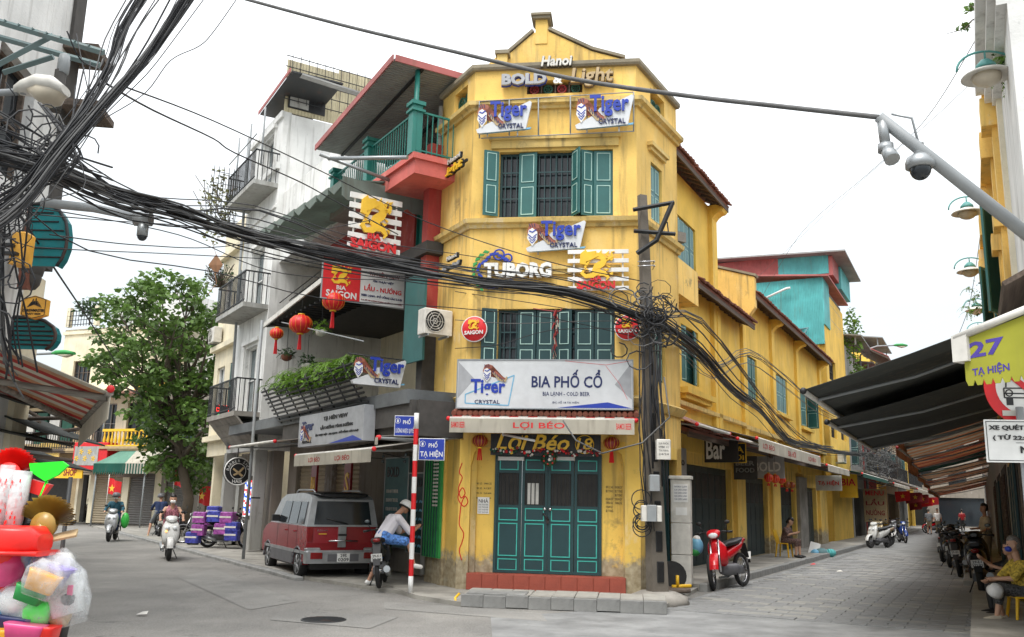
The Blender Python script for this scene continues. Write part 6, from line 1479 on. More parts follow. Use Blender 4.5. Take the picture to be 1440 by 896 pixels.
# LED sign on the white balcony
p0=LW2.at(303,570,1.6); pl_=Pl(LW2.W(SWL-.6,-1.6,0)[:2],LW2.W(SWL-.6,-.4,0)[:2]); q0=pl_.at(301,592); q1=pl_.at(328,571)
t=thing('led_sign','black LED sign with red rings and green letters by the balcony at the tree','sign',mtx=pl_.M@T3(q0[0],0,q0[1])); w_=max(.5,q1[0]-q0[0]); h=q1[1]-q0[1]
mb=MB('black'); mb.bbox(0,w_,0,.08,0,h,.01); mb.build('panel',t); mb=MB('led_red')
for a in (.15,.85): mb.ring((a*w_,-.01,.72*h),.1*w_,.02,'y',14,4)
for i in range(12): mb.box(i*w_/12+.01,i*w_/12+.03,-.01,0,.0,.02); mb.box(i*w_/12+.01,i*w_/12+.03,-.01,0,h-.02,h)
mb.build('red_leds',t); mb=MB('led_green'); addtext(mb,'GO',.12*w_,.45*w_,.15*h,.45*h,-.001,.01,.04); addtext(mb,'NE',.8*w_,.97*w_,.15*h,.45*h,-.001,.01,.04); mb.build('green_leds',t)
# ---------------- the tree
rs=random.Random(4)
tb=G(272,742,.1); tb=Vector((-12.6,35.5,0)); 
tr=thing('broadleaf_tree','large broadleaf tree with dense green crown over the left street','tree',tb)
def tp(px,py,Y): p=atY(px,py,Y); return (p.x-tb.x,p.y-tb.y,p.z)
cent=[]
for px,py,r_ in ((215,405,.8),(255,408,.6),(175,420,.9),(200,435,1.2),(240,440,1.2),(150,430,.7),(165,465,1.3),(205,475,1.5),(245,480,1.5),(285,470,1.0),(280,440,.6),(140,500,.9),(135,515,.6),(175,510,1.3),(215,520,1.6),(255,520,1.6),(295,515,1.2),(310,500,.7),(150,540,.5),(200,560,1.2),(235,560,1.5),(275,560,1.5),(305,550,1.1),(215,595,1.0),(250,600,1.3),(285,600,1.2),(225,625,.9),(255,635,1.0),(205,610,.8),(300,615,.7),(325,560,.5),(315,530,.7),(125,508,.4),(208,640,.5),(245,655,.5),(265,400,.35),(190,398,.4),(300,455,.5),(235,668,.7),(262,662,.9),(288,650,.8),(215,655,.5),(305,640,.6)):
    cent.append((Vector(tp(px+12,py,35.5+rs.uniform(-1.8,1.8))),r_*1.0))
mb=MB('bark'); tk=[Vector((0,0,-.1)),Vector((.1,.1,1.4)),Vector((-.3,0,2.8)),Vector((-.6,.1,4.0))]
mb.tube(tk,[.25,.21,.19,.17],10); mb.tube([(.0,0,-.15),(.05,0,.25)],[.4,.25],10); mb.build('trunk',tr)
mb=MB('bark'); limbs=[(-.6,.1,4.0)]
for c,r_ in cent:
    st=Vector((-.6,.1,4.0)) if c.z>4.5 else Vector((-.3,0,2.8)); mid=st.lerp(c,.5)+Vector((rs.uniform(-.4,.4),rs.uniform(-.4,.4),rs.uniform(.1,.6))); mb.tube([st,st.lerp(mid,.5)+Vector((rs.uniform(-.2,.2),0,.1)),mid,c],[.11,.08,.055,.015],6)
    for _ in range(3): mb.tube([mid.lerp(c,.5),c+Vector((rs.uniform(-1,1),rs.uniform(-1,1),rs.uniform(-.7,.7)))*r_],[.035,.008],4)
mb.build('limbs',tr)
mb=MB('leaf_tree')
for c,r_ in cent:
    nsub=int(5+15*r_*r_)
    for _ in range(nsub):
        while True:
            d=Vector((rs.uniform(-1,1),rs.uniform(-1,1),rs.uniform(-.85,.85)))
            if .25<d.length<1: break
        cc=c+d*r_*1.05
        leaves(mb,cc,(.34,.34,.13),15,.27,rs,hang_=.15)
mb.build('crown',tr)
bp=G(300,742,.1)
flat('tree_bed',[ (tb.x-1,tb.y-.6),(tb.x+1,tb.y-.6),(tb.x+1,tb.y+.6),(tb.x-1,tb.y+.6)],.12,'kerb',.14)
# dark low canopies under the tree
for a,b,z,o_,lb in ((16,20.3,3.0,1.6,'dark sagging canvas canopy under the tree'),(20.6,24.8,2.95,1.5,'dark canvas canopy over the barber shop')):
    awning(lb,K,a,b,z+.3,o_,.4,.2,n=5,stripes=('canvas_dark',),valmat='canvas_dark',end_caps='black')
# green street lamp (far left)
def arm_lamp(label, base, tip, pole_h=None, col='green'):
    th=thing('street_lamp',label,'street lamp',base)
    b=Vector(base); t=Vector(tip)-b; mb=MB('grey_metal'); up=t.z
    mb.tube([(0,0,0),(0,0,up*.5),(0,0,up-.7)],[.09,.07,.06],8); mb.tube([(0,0,up-.7),(t.x*.1,t.y*.1,up-.35),(t.x*.4,t.y*.4,up-.08),(t.x*.8,t.y*.8,up)],.045,8); mb.build('pole',th)
    d=Vector((t.x,t.y,0)).normalized(); mb=MB(col); an=atan2(d.y,d.x)
    mb.T=T3(t.x*.8,t.y*.8,up)@RZ(an); mb.loft([(-.05,0,0,.05,.04),(.1,0,.02,.11,.08),(.45,0,.03,.15,.09),(.75,0,.0,.11,.05)],12,'x'); mb.build('housing',th)
    mb=MB('lamp_glass'); mb.T=T3(t.x*.8,t.y*.8,up)@RZ(an); mb.loft([(.2,0,-.06,.09,.03),(.45,0,-.09,.12,.06),(.68,0,-.06,.08,.03)],12,'x'); mb.build('lens',th); return th
tipL=atY(108,497,30); arm_lamp('street lamp with green housing reaching in from the left roofs',(tipL.x-4.2,30.5,0),(tipL.x,30,tipL.z))
spec('canvas_dark2',(.085,.095,.09),.85,'cloth',tr=.15)
# ================================================================== near left building and what hangs on it
LWX=thing('left_building','tall pale weathered building cropped by the left edge of the photo','building',(-6.9,10,0))
s_end=LW.at(88,150)[0]; zt=15
hl=[(s_end-2.2,s_end-1.0,5.6,7.2),(s_end-2.2,s_end-1.0,9.0,10.6)]
mb=MB('whitewall'); wall(mb,-1,s_end,0,zt,hl,0,.3); mb.build('wall',LWX,LW.M)
mb=MB('cream'); mb.box(s_end-.5,s_end+.02,-.08,0,0,4.6); mb.box(s_end-.02,s_end+.01,0,5,0,zt); mb.build('wall_strip',LWX,LW.M)
for h in hl: window(LWX,LW,*h,body='old_wood',mull=1,bars=False)
mb=MB('old_wood'); q=LW.at(95,45); mb.box(s_end-.3,s_end+.5,-.6,.2,7.2,7.3); mb.box(s_end-.3,s_end+.4,-.5,.2,8.1,8.2); mb.m('darkwall'); mb.box(s_end-.1,s_end+.3,-.05,.3,4.8,9.5); mb.build('ledge',LWX,LW.M)
def dome_canopy(label,px0,py0,px1,py1,Y):
    a=atY(px0,py0,Y); b=atY(px1,py1,Y); w_=b.x-a.x; h=a.z-b.z
    th=thing('canopy',label,'canopy',(a.x,Y,b.z)); mb=MB('teal_sheet'); P=[(w_*sin(t*pi/2/8)*1.0,h*(cos(t*pi/2/8))) for t in range(9)]
    P=[(w_*a,h*b) for a,b in ((0,1),(.45,1.),(.72,.9),(.92,.72),(1,.5),(1,.3),(.93,.12),(.82,0))]
    for (x0,z0),(x1,z1) in zip(P,P[1:]): mb.slab([(x0,-.0,z0),(x1,0,z1),(x1,.14,z1),(x0,.14,z0)],.012)
    mb.prism([(0,0)]+[(x,z) for x,z in P[::-1]],0,.012); mb.build('sheet',th)
    mb=MB('iron'); mb.tube([(x,-.01,z) for x,z in P],.022,6)
    for i in range(1,7): z=h*i/7; x=w_*(.98 if i<4 else .9-.16*(i-4)); mb.tube([(0,-.012,z),(x,-.012,z)],.011,4)
    mb.tube([(0,0,0),(0,0,h)],.02,5); mb.build('frame',th)
spec('teal_sheet',(.05,.42,.45),.3,'cloth',tr=.55,dirt=.4)
dome_canopy('curved teal plastic canopy, upper one on the left building',45,287,90,375,10.6)
dome_canopy('curved teal plastic canopy below the orange hexagonal sign',19,446,76,492,10.6)
a=atY(27,448,10.2); b=atY(68,416,10.2); t=thing('hanging_sign','orange hexagonal brewery sign on the left building','sign',(a.x,10.2,a.z)); w_=b.x-a.x; h=b.z-a.z
hx=lambda e:[(e,h*.17),(w_/2,e*.4),(w_-e,h*.17),(w_-e,h*.83),(w_/2,h-e*.4),(e,h*.83)]
mb=MB('orange'); spec('amber',(.75,.38,.05),.5); mb=MB('amber'); mb.prism(hx(0),-.0,.07); mb.build('panel',t); mb=MB('black')
P=hx(.02); 
for p,q in zip(P,P[1:]+P[:1]): ribbon(mb,[p,q],.006,-.006,0)
addtext(mb,'Z-BREWMASTER',.08*w_,.92*w_,.30*h,.42*h,0,.006,.02); addtext(mb,'CRAFT BEER',.2*w_,.8*w_,.17*h,.25*h,0,.006)
for i in range(5): ribbon(mb,[(w_*(.25+.03*i),h*(.5+.05*i)),(w_*.5,h*(.62+.03*i)),(w_*(.8-.04*i),h*(.5+.06*i))],.008,-.006,0)
ribbon(mb,[(w_*.4,h*.6),(w_*.45,h*.85),(w_*.5,h*.65),(w_*.56,h*.88),(w_*.6,h*.62)],.01,-.006,0); mb.build('lettering',t)
a=atY(10,370,9.0); b=atY(38,325,9.0); mb=MB('amber'); mb.bbox(a.x,b.x,9.0,9.2,a.z,b.z,.02); mb.m('iron')
for i in range(3): mb.box(a.x-.05,b.x-.05-.05*i,8.93,9.0,a.z+.08+i*.09,a.z+.11+i*.09)
o=mb.build('junction_box'); tag(o,'yellow metal box on the left wall under the cable bundles','utility box')
mb=MB('darkwall'); rs=random.Random(77)
a=atY(42,450,11.4)
for (px,py,r_) in ((45,372,.2),(43,350,.22),(46,330,.16),(45,390,.14)): p=atY(px,py,11.4); mb.ball((p.x,p.y,p.z),(r_*.8,r_,r_*1.3),8,6)
mb.m('roof_tile'); p=atY(42,330,11.3); mb.box(p.x-.05,p.x+.08,11.25,11.35,4.2,5.3)
o=mb.build('balcony_clutter'); tag(o,'dark bundled clutter hanging beside the upper teal canopy','clutter')
# striped awning of the left house with its scissor arms
T0=atY(155,552,10.0); T1=G(113,597,2.5); inn=Vector((-.84,-.5,0)); dn=(T1-T0); 
t=thing('awning','dirty red and cream striped awning reaching in from the left, seen from below','awning',tuple(T0)); n=9
I0=T0+inn*2.9+Vector((0,0,1.05)); I1=T1+inn*2.9+Vector((0,0,1.05)); mb=MB('canvas_cream'); O=Vector(T0)
nn=15
for i in range(nn):
    f0,f1=i/nn,(i+1)/nn; mb.m(('canvas_cream','canvas_tan','stripe_red','canvas_cream','canvas_pink')[i%5]); 
    A_,B_,C_,D_=[v-O for v in (T0.lerp(T1,f0),T0.lerp(T1,f1),I0.lerp(I1,f1),I0.lerp(I1,f0))]; mb.slab([A_,B_,C_,D_],.008)
mb.build('canvas',t); mb=MB('canvas_cream'); z_=Vector((0,0,-.30)); mb.slab([T0-O,T1-O,T1-O+z_,T0-O+z_],.01); mb.build('valance',t)
mb=MB('grey_wood'); mb.tube([T0-O,T1-O],.045,6)
for f in (.06,.93):
    e=T0.lerp(T1,f)-O; ii=I0.lerp(I1,f+.2*(1 if f<.5 else -1))-O-Vector((0,0,.3)); m_=e.lerp(ii,.5)+dn.normalized()*.9*(1 if f<.5 else -1)-Vector((0,0,.05)); mb.tube([e-Vector((0,0,.04)),m_,ii],.04,6)
mb.build('folding_arm',t); mb=MB('red'); mb.ball((0,0,.04),.045,10,7); mb.build('end_cap',t)
# dark cluttered canopies and shop under it
mb=MB('canvas_dark'); 
for i,(px,py,l) in enumerate(((60,560,1.4),(40,600,1.8),(90,600,1.2),(20,640,2.0),(75,640,1.3),(10,575,1.2))):
    p=atY(px,py,11.5+i*.5); mb.slab([(p.x-l,p.y-.6,p.z+.35),(p.x,p.y-.6,p.z-.1),(p.x+.2,p.y+.9,p.z-.2),(p.x-l,p.y+.9,p.z+.3)],.02)
o=mb.build('canvas_canopy'); tag(o,'sagging dark canvas sheets under the striped awning on the left','canopy')
mb=MB('old_wood'); 
for i in range(14): p=atY(rs.uniform(0,110),rs.uniform(560,630),12+rs.uniform(0,2)); mb.tube([(p.x-rs.uniform(.5,1.6),p.y,p.z+rs.uniform(-.2,.5)),(p.x+rs.uniform(0,.6),p.y+rs.uniform(-.5,.5),p.z+rs.uniform(-.4,.2))],.03,5)
o=mb.build('awning_poles'); tag(o,'crossed bamboo and metal poles below the striped awning','poles')
p=G(30,760,0); 
sh=thing('left_shop','dark open shopfront behind the plastic goods on the left','shop',(-9,14,0)); LS=Pl((-7.2,12.3),(-15.5,26)) ; LS=Pl((-15.5,27),(-7.3,12.6))
LS=Pl((-7.2,12.6),(-17.5,30)); LS.n=-LS.n; LS.M=Matrix(((LS.d.x,LS.n.x,0,LS.a.x),(LS.d.y,LS.n.y,0,LS.a.y),(0,0,1,0),(0,0,0,1)))
hs=[(1+i*4.2,4.4+i*4.2,.1,2.6) for i in range(4)]+[(1.5+i*4.2,3.6+i*4.2,3.6,5.2) for i in range(4)]
LS=Pl((-17.5,30),(-7.2,12.6)); LS.n=Vector((-LS.d.y,LS.d.x)); 
LSn=Pl((-17.5,30),(-7.2,12.6))
Lm=Matrix(((LSn.d.x,-LSn.n.x,0,LSn.a.x),(LSn.d.y,-LSn.n.y,0,LSn.a.y),(0,0,1,0),(0,0,0,1)))
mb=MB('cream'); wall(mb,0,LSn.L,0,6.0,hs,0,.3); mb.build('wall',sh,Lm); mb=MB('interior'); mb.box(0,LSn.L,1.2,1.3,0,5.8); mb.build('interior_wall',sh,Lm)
# street lamp head upper left with steel brackets
p0=atY(20,128,8.0); p1=atY(95,132,8.0); cx=atY(62,130,8)
t=thing('street_lamp','large grey street lamp head at the upper left in front of the pale wall','street lamp',(cx.x,8,cx.z))
mb=MB('grey_metal'); mb.tube([(-1.4,0,-.09),(-.25,0,.0)],.035,8); mb.build('arm',t); mb=MB('offwhite'); mb.loft([(-.27,0,.02,.06,.04),(-.18,0,.04,.12,.06),(-.02,0,.06,.19,.08),(.12,0,.05,.18,.08),(.21,0,.02,.09,.04)],16,'x'); mb.build('housing',t)
mb=MB('lamp_glass'); mb.loft([(-.12,0,0,.1,.04),(.0,0,-.03,.165,.10),(.12,0,-.02,.14,.09),(.19,0,0,.06,.03)],16,'x'); mb.build('lens',t)
mb=MB('grey_metal'); mb.tube([(-.2,0,.1),(-.2,0,-.02)],.03,6); mb.build('strap',t)
def beam(pts,Y0,Y1,label,w_=.05):
    mb=MB('verdigris_grey'); a=atY(*pts[0],Y0); b=atY(*pts[1],Y1); mb.tube([a,b],w_,4); 
    return mb,a,b
spec('verdigris_grey',(.14,.2,.2),.6,'metal',rust=.3)
mb=MB('verdigris_grey')
for (x0,y0,x1,y1,Y) in ((-30,22,146,74,8.3),(-20,100,75,50,8.4),(-10,50,140,92,8.9),(5,102,75,80,8.6)):
    a=atY(x0,y0,Y); b=atY(x1,y1,Y); mb.tube([a,b],.035,4)
    for f in range(1,9): 
        if x1>140: q=a.lerp(b,f/9); mb.tube([q+Vector((0,-.04,.02)),q+Vector((0,.04,.02))],.012,4)
o=mb.build('steel_bracket'); tag(o,'grey green steel angle bracket carrying cables at the top left','bracket')
mb=MB('grey_metal'); p=atY(90,88,8.6); mb.lathe([(.02,.1),(.05,.08),(.06,0),(.06,-.12),(.02,-.14)],12,T3(*p)); mb.m('darkwall')
q=atY(86,100,8.6); mb.tube([q,(q.x-.01,q.y,q.z-.45)],.06,8)
o=mb.build('insulator'); tag(o,'round grey insulator hanging from the steel bracket','insulator')
# pipe arm with small camera
mb=MB('grey_metal'); a=atY(60,285,9.5); b=atY(205,308,9.5); mb.tube([a,a.lerp(b,.5)+Vector((0,0,.03)),b],[.055,.05,.045],8); mb.m('steel'); mb.tube([b-Vector((.12,0,0)),b+Vector((.06,0,0))],.085,10); mb.tube([b+Vector((-.02,0,-.05)),b+Vector((-.02,0,-.2))],.06,10); mb.m('glass'); mb.ball(b+Vector((-.02,0,-.2)),.055,10,6)
o=mb.build('camera_arm'); tag(o,'horizontal pipe arm with small camera below the upper cable bundle on the left','camera arm')
# ================================================================== right side: houses, lamps, awnings, signs
def Rs(y): return (75-y)*0+ (Vector((.75+.517*y,y))-R.a).dot(R.d)
rh=thing('right_house','pale plastered house with cornice cropped by the right edge','building',(9,15,0))
def rwall(th,ya,yb,z0,z1,mat,off=0.,nm='wall',holes=()): 
    mb=MB(mat); wall(mb,Rs(yb),Rs(ya),z0,z1,holes,-off,.3); return mb.build(nm,th,R.M)
rwall(rh,8.5,10.9,.1,8.6,'whitewall')
mb=MB('whitewall'); mb.box(Rs(10.9),Rs(8.5),.3,5,8.4,8.6); mb.box(Rs(10.9),Rs(8.5),-.1,0,6.9,7.0); mb.box(Rs(11),Rs(8.5),-.18,0,7.0,7.15); mb.box(Rs(11.05),Rs(8.5),-.28,0,7.15,7.3); mb.box(Rs(11),Rs(8.5),-.12,0,8.3,8.6); mb.build('cornice',rh,R.M)
mb=MB('cream'); mb.box(Rs(10.9),Rs(10.7),-.06,0,.1,6.9); mb.build('pilaster',rh,R.M)
yh=thing('right_house','yellow house with teal louvred shutters behind the pale right hand house','building',(13,25,0))
hy=[(Rs(13.9),Rs(12.9),4.5,6.2),(Rs(17.6),Rs(16.6),4.5,6.2)]
rwall(yh,10.9,19.5,.1,7.3,'yellow',holes=hy)
for h in hy: window(yh,R,*h,body='teal',mull=1,bars=False)
def louvre(w_,h):
    mb=MB('teal'); rects_outline(mb,0,w_,0,h,.05,-.035,0); n=int(h/.07)
    for i in range(n): z=.05+i*(h-.1)/n; mb.add([(.05,-.03,z),(w_-.05,-.03,z),(w_-.05,-.004,z+.055),(.05,-.004,z+.055)],[(0,1,2,3),(3,2,1,0)],False)
    return mb.mesh('shutter')
for h in hy:
    for (x,an) in ((h[0]-.5,12),(h[1],-25)): put('shutter',louvre(.5,h[3]-h[2]),yh,R.M@T3(x,-.06 if x>h[0] else -.14,h[2])@RZ(radians(an)))
mb=MB('yellow'); 
for y_ in (11.1,12.2,14.6,15.9,18.2,19.1): mb.box(Rs(y_+.25),Rs(y_),-.12,0,3.2,7.2); mb.box(Rs(y_+.32),Rs(y_-.07),-.24,0,6.7,7.1); mb.box(Rs(y_+.3),Rs(y_-.05),-.2,0,5.3,5.55); mb.box(Rs(y_+.3),Rs(y_-.05),-.18,0,4.1,4.3)
for z in (7.2,3.9): mb.box(Rs(19.5),Rs(10.9),-.2,0,z,z+.1)
mb.build('pilasters',yh,R.M)
oh=thing('right_house','low old house row beyond the yellow one on the right side','building',(20,45,0))
rwall(oh,19.5,74,.1,5.4,'greywall')
mb=MB('roof_tile'); mb.slab([(Rs(74),-.3,5.4),(Rs(19.5),-.3,5.4),(Rs(19.5),4,6.6),(Rs(74),4,6.6)],.1); mb.m('old_wood'); mb.slab([(Rs(11.5),-.28,3.95),(Rs(8.5),-.28,3.9),(Rs(8.5),0,4.05),(Rs(11.5),0,4.1)],.05); mb.build('roof',oh,R.M)
# ground floor of the right side: dark openings
for i,(a,b) in enumerate(((8.7,10.5),(11.5,13.5),(15,18),(20.5,24),(25.5,29),(31,34))):
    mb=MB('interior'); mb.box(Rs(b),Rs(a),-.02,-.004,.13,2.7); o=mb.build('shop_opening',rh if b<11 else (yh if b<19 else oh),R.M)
    mb=MB('old_wood' if i%2 else 'teal_dark'); 
    for k_ in range(3): s_=Rs(b)+k_*(Rs(a)-Rs(b))/3; mb.box(s_,s_+.5,-.07,-.03,.13,2.5)
    mb.build('door_leaf',rh if b<11 else (yh if b<19 else oh),R.M)
rs=random.Random(12)
def goose_lamp(label,Y,px,py,scale=1.):
    """curved arm lamp on the right wall: shade centre on the ray through px,py"""
    c=atY(px,py,Y); wx=.75+.517*(Y+.1)
    t=thing('wall_lamp',label,'wall lamp',group='goose neck lamps along the right side wall',mtx=Matrix.Translation(c)@Matrix.Scale(.63,4))
    mb=MB('offwhite'); mb.lathe([(.10,.10),(.16,.06),(.40*scale,-.05),(.43*scale,-.09),(.40*scale,-.10),(.15,-.03),(.1,-.02)],24,cap=False); mb.build('shade',t)
    mb=MB('verdigris'); mb.lathe([(.02,.26),(.08,.24),(.17,.14),(.18,.07)],16); mb.tube([(0,0,.22),(0,0,.42)],.02,6); mb.build('cap',t)
    mb=MB('lamp_glass'); mb.ball((0,0,-.1),(.25,.25,.17),16,8); mb.build('globe',t)
    mb=MB('verdigris'); dx=.55; arc=[(-.45+.0*i,0,0) for i in range(1)]
    arc=[(.08-.62*cos(a),.0,.0+.42*sin(a)) for a in [i*pi/14 for i in range(0,15)]]
    P=[(x-.0,y,z) for x,y,z in arc]; mb.tube(P,.022,6); wxl=max(.75,min(1.6,(wx-c.x)/.63)); mb.tube([P[-1],(.72,.02,-.35),(wxl,.05,-.8)],.024,6); mb.tube([(.74,.02,-.4),(wxl,.05,-.35)],.018,6); mb.build('arm',t)
    mb=MB('verdigris'); mb.box(wxl-.02,wxl+.06,.0,.1,-1.05,-.1); mb.build('wall_plate',t)
for i,(Y,px,py) in enumerate(((9.4,1387,102),(15.5,1360,296),(18.6,1364,379),(22.5,1373,434),(25.5,1376,466))):
    goose_lamp(('nearest and largest curved arm lamp at the top right','second curved arm lamp, just under the grey camera arm','third curved arm lamp, with a fern behind it','fourth curved arm lamp, partly hidden by ferns','farthest small curved arm lamp above the lime banner')[i],Y,px,py)
# plants on the right wall
for lb,px,py,Y,n,rad in (('green fern growing from the ledge behind the nearest lamp',1428,88,9.6,5,(.3,.3,.15)),('fern bush growing on the wall beside the third lamp',1386,420,18.3,6,(.35,.4,.5))):
    p=atY(px,py,Y); mb=MB('leaf_fern'); 
    for _ in range(n*3): fern(mb,(p.x+rs.uniform(-1,1)*rad[0],p.y+rs.uniform(-1,1)*rad[1],p.z+rs.uniform(-1,1)*rad[2]*.6),4,.32,rs,1.1,.03)
    mb.m('leaf_dark'); leaves(mb,p,rad,110,.08,rs); o=mb.build('wall_fern'); tag(o,lb,'plant')
mb=MB('leaf_tree'); mb.m('bark'); pts=[atY(x,y,12.5) for x,y in ((1400,35),(1385,25),(1368,28),(1352,42),(1330,48))]; mb.tube(pts,[.02,.015,.012,.008,.004],5)
for x,y,x1,y1 in ((1385,25,1372,5),(1385,25,1365,8),(1368,28,1358,40),(1368,28,1392,12)): mb.tube([atY(x,y,12.5),atY(x1,y1,12.3)],.008,4)
mb.m('leaf_tree')
for x,y,r_,n in ((1376,4,.12,60),(1366,10,.1,40),(1388,8,.12,50),(1360,36,.06,16),(1352,38,.05,10),(1382,20,.1,24)): leaves(mb,atY(x,y,12.4),(r_,r_,r_*.8),n,.09,rs)
o=mb.build('overhanging_branch'); tag(o,'leafy branch hanging in at the top right corner','branch')
# awnings projecting from the right wall ----------------------------------------
def rawning(label, ya, yb, px_tip, py_tip, proj, rise, mats, n, val=.0, valmat='canvas_cream', arms=2):
    """front bar from ya (near) to yb; outer edge found on the ray of its near tip"""
    tip=atY(px_tip,py_tip,ya); zt=tip.z; off=-( (Vector((tip.x,tip.y))-R.a).dot(R.n)); 
    s0,s1=Rs(yb),(Vector((tip.x,tip.y))-R.a).dot(R.d)
    return awning(label,R,s0,s1,zt+rise,off,rise,val,stripes=mats,n=n,arms=arms,valmat=valmat,sag=.03,end_caps='black' if 'dark' in mats[0] else 'dark_red')
a1=rawning('large dark awning reaching over the right street with folding metal arms',11.3,17.3,1130,548,0,.85,('canvas_dark','canvas_dark2'),10,arms=3)
a2=rawning('second dark awning just below and behind the first one on the right',13.6,19.0,1163,592,0,.75,('canvas_dark','canvas_dark'),8,arms=3)
for i,(ya,yb,px,py,mm) in enumerate(((19,23,1252,602,('canvas_tan','canvas_cream','canvas_tan','canvas_pink')),(23,27.5,1262,628,('canvas_tan','canvas_cream')),(28,32,1278,648,('canvas_tan','canvas_pink','canvas_tan')),(33,38,1278,655,('canvas_green',)),(38.5,43,1292,668,('canvas_tan','canvas_cream')),(44,49,1300,678,('canvas_tan','canvas_cream','canvas_pink')),(50,57,1306,688,('canvas_tan','canvas_cream')),(58,66,1314,693,('canvas_tan','canvas_pink')))):
    rawning(('tan striped awning nearest behind the dark ones, red corner caps','second tan striped awning on the right side','third tan and pink awning on the right side','green awning among the tan ones on the right side','tan awning after the green one on the right side','faded pink striped awning far along the right side','tan awning near the far end of the right side','last pink awning at the far end of the right side')[i],ya,yb,px,py,0,.75,mm,10,.2,'canvas_tan')
# lime banner 27 TẠ HIỆN on its own awning at the right edge
a=atY(1354,470,7.9); b=atY(1470,440,7.3); BN=Pl((a.x,a.y),(b.x,b.y))
t=thing('awning','lime yellow awning valance printed 27 TẠ HIỆN at the right edge','awning',mtx=BN.M)
q=BN.at(1356,478); q1=BN.at(1356,542); h=q[1]-q1[1]; mb=MB('canvas_lime'); n=9
for i in range(n):
    x0,x1=BN.L*i/n,BN.L*(i+1)/n; z0=q1[1]; up=.03*i*0; mb.prism([(x0,q[1]+.02*i),(x1,q[1]+.02*(i+1)),(x1,z0+.04),(x1-(x1-x0)*.25,z0-.01),(x0+(x1-x0)*.25,z0-.01),(x0,z0+.04)],-.01,.0)
mb.build('valance',t)
mb=MB('blue'); spec('purple',(.07,.045,.30),.6); mb=MB('purple'); e0=BN.at(1365,508); e1=BN.at(1412,476); addtext(mb,'27',e0[0],e1[0],e0[1]+.02,e1[1]-.0,-.01,.004,.03,0,1,.06); e0=BN.at(1369,530); e1=BN.at(1420,510); addtext(mb,'TẠ HIỆN',e0[0],e1[0],e0[1]-.01,e1[1],-.01,.004,.02,0,1,.05); mb.build('lettering',t)
mb=MB('canvas_cream'); mb.slab([(-.1,0,q[1]+.0),(BN.L,0,q[1]+.17),(BN.L,.9,q[1]+.35),(.2,.9,q[1]+.2)],.02); mb.build('canvas',t)
mb=MB('offwhite'); mb.tube([(-.06,-.03,q[1]+.02),(BN.L,-.03,q[1]+.22)],.035,8); mb.box(-.08,.06,-.06,.1,q[1]-.2,q[1]+.04); mb.tube([(0,.05,q[1]-.1),(.1,1.5,q[1]+.1)],.03,6); mb.build('front_bar',t)
# road sign: no cars + text plate, on a post just outside
p=atY(1440,545,8.3); t=thing('traffic_sign','round no cars sign with red ring and slash at the right edge','traffic sign',mtx=Matrix.Translation((p.x,p.y,p.z))@RZ(-.12))
r_=.36; mb=MB('red'); mb.lathe([(r_,0),(r_,.015)],40,RX(pi/2)); mb.build('ring',t); mb=MB('white'); mb.lathe([(r_*.72,.015),(r_*.72,.019)],40,RX(pi/2)); mb.m('red'); mb.T=T3(0,-.024,0)@RY(radians(42)); mb.box(-r_*.74,r_*.74,-.002,0,-.028,.028); mb.T=None; mb.build('field_and_slash',t)
mb=MB('black'); 
for a_,b_ in (((-.17,.0),(-.16,.09)),((-.16,.09),(-.12,.12)),((-.12,.12),(.12,.12)),((.12,.12),(.17,.0)),((-.19,-.01),(.19,-.01)),((-.19,-.01),(-.19,-.1)),((-.19,-.1),(.19,-.1)),((.19,-.1),(.19,-.01)),((-.19,-.06),(.19,-.06))): ribbon(mb,[a_,b_],.012,-.023,-.019)
for x in (-.145,.145): mb.box(x-.03,x+.03,-.023,-.019,-.17,-.1); mb.ring((x,-.021,-.055),.03,.006,'y',14,4)
mb.build('car_symbol',t); mb=MB('offwhite'); mb.box(-.22,-.1,-.024,-.019,-.27,-.22); mb.build('sticker',t)
p=atY(1388,650,8.2); z1=atY(1388,590,8.2).z
t2=board('white plate with black Vietnamese text about road sweeping vehicles under the round sign',Pl((p.x,p.y),(p.x+.65,p.y-.08)),0,.66,p.z,z1,0,'white',[('XE QUÉT ĐƯỜNG ĐƯỢC',.06,1.1,.74,.90,'black'),('( TỪ 22:00 - 5:00 )',.10,.92,.5,.66,'black'),('NGOẠI TRỪ',.45,1.0,.24,.42,'black'),('Except',.52,.85,.04,.2,'black')][:1] and [('XE QUÉT ĐƯỜNG',.06,.96,.74,.90,'black'),('( TỪ 22:00 - 5:00',.10,.96,.5,.66,'black'),('NGOÀI',.45,.96,.22,.42,'black'),('Except',.52,.94,.03,.17,'black')],name='sign_plate',t=.012)
mb=MB('black'); w_=.66; h=z1-p.z; rects_outline(mb,.015,w_-.015,.015,h-.015,.006,-.003,0); mb.box(.4*w_,.96*w_,-.003,0,.455*h,.465*h); mb.build('border',t2)
mb=MB('grey_metal'); mb.tube([(p.x+.36,p.y+.03,0),(p.x+.36,p.y+.03,2.6)],.035,8); o=mb.build('sign_post'); tag(o,'grey steel post carrying the no cars sign','post')
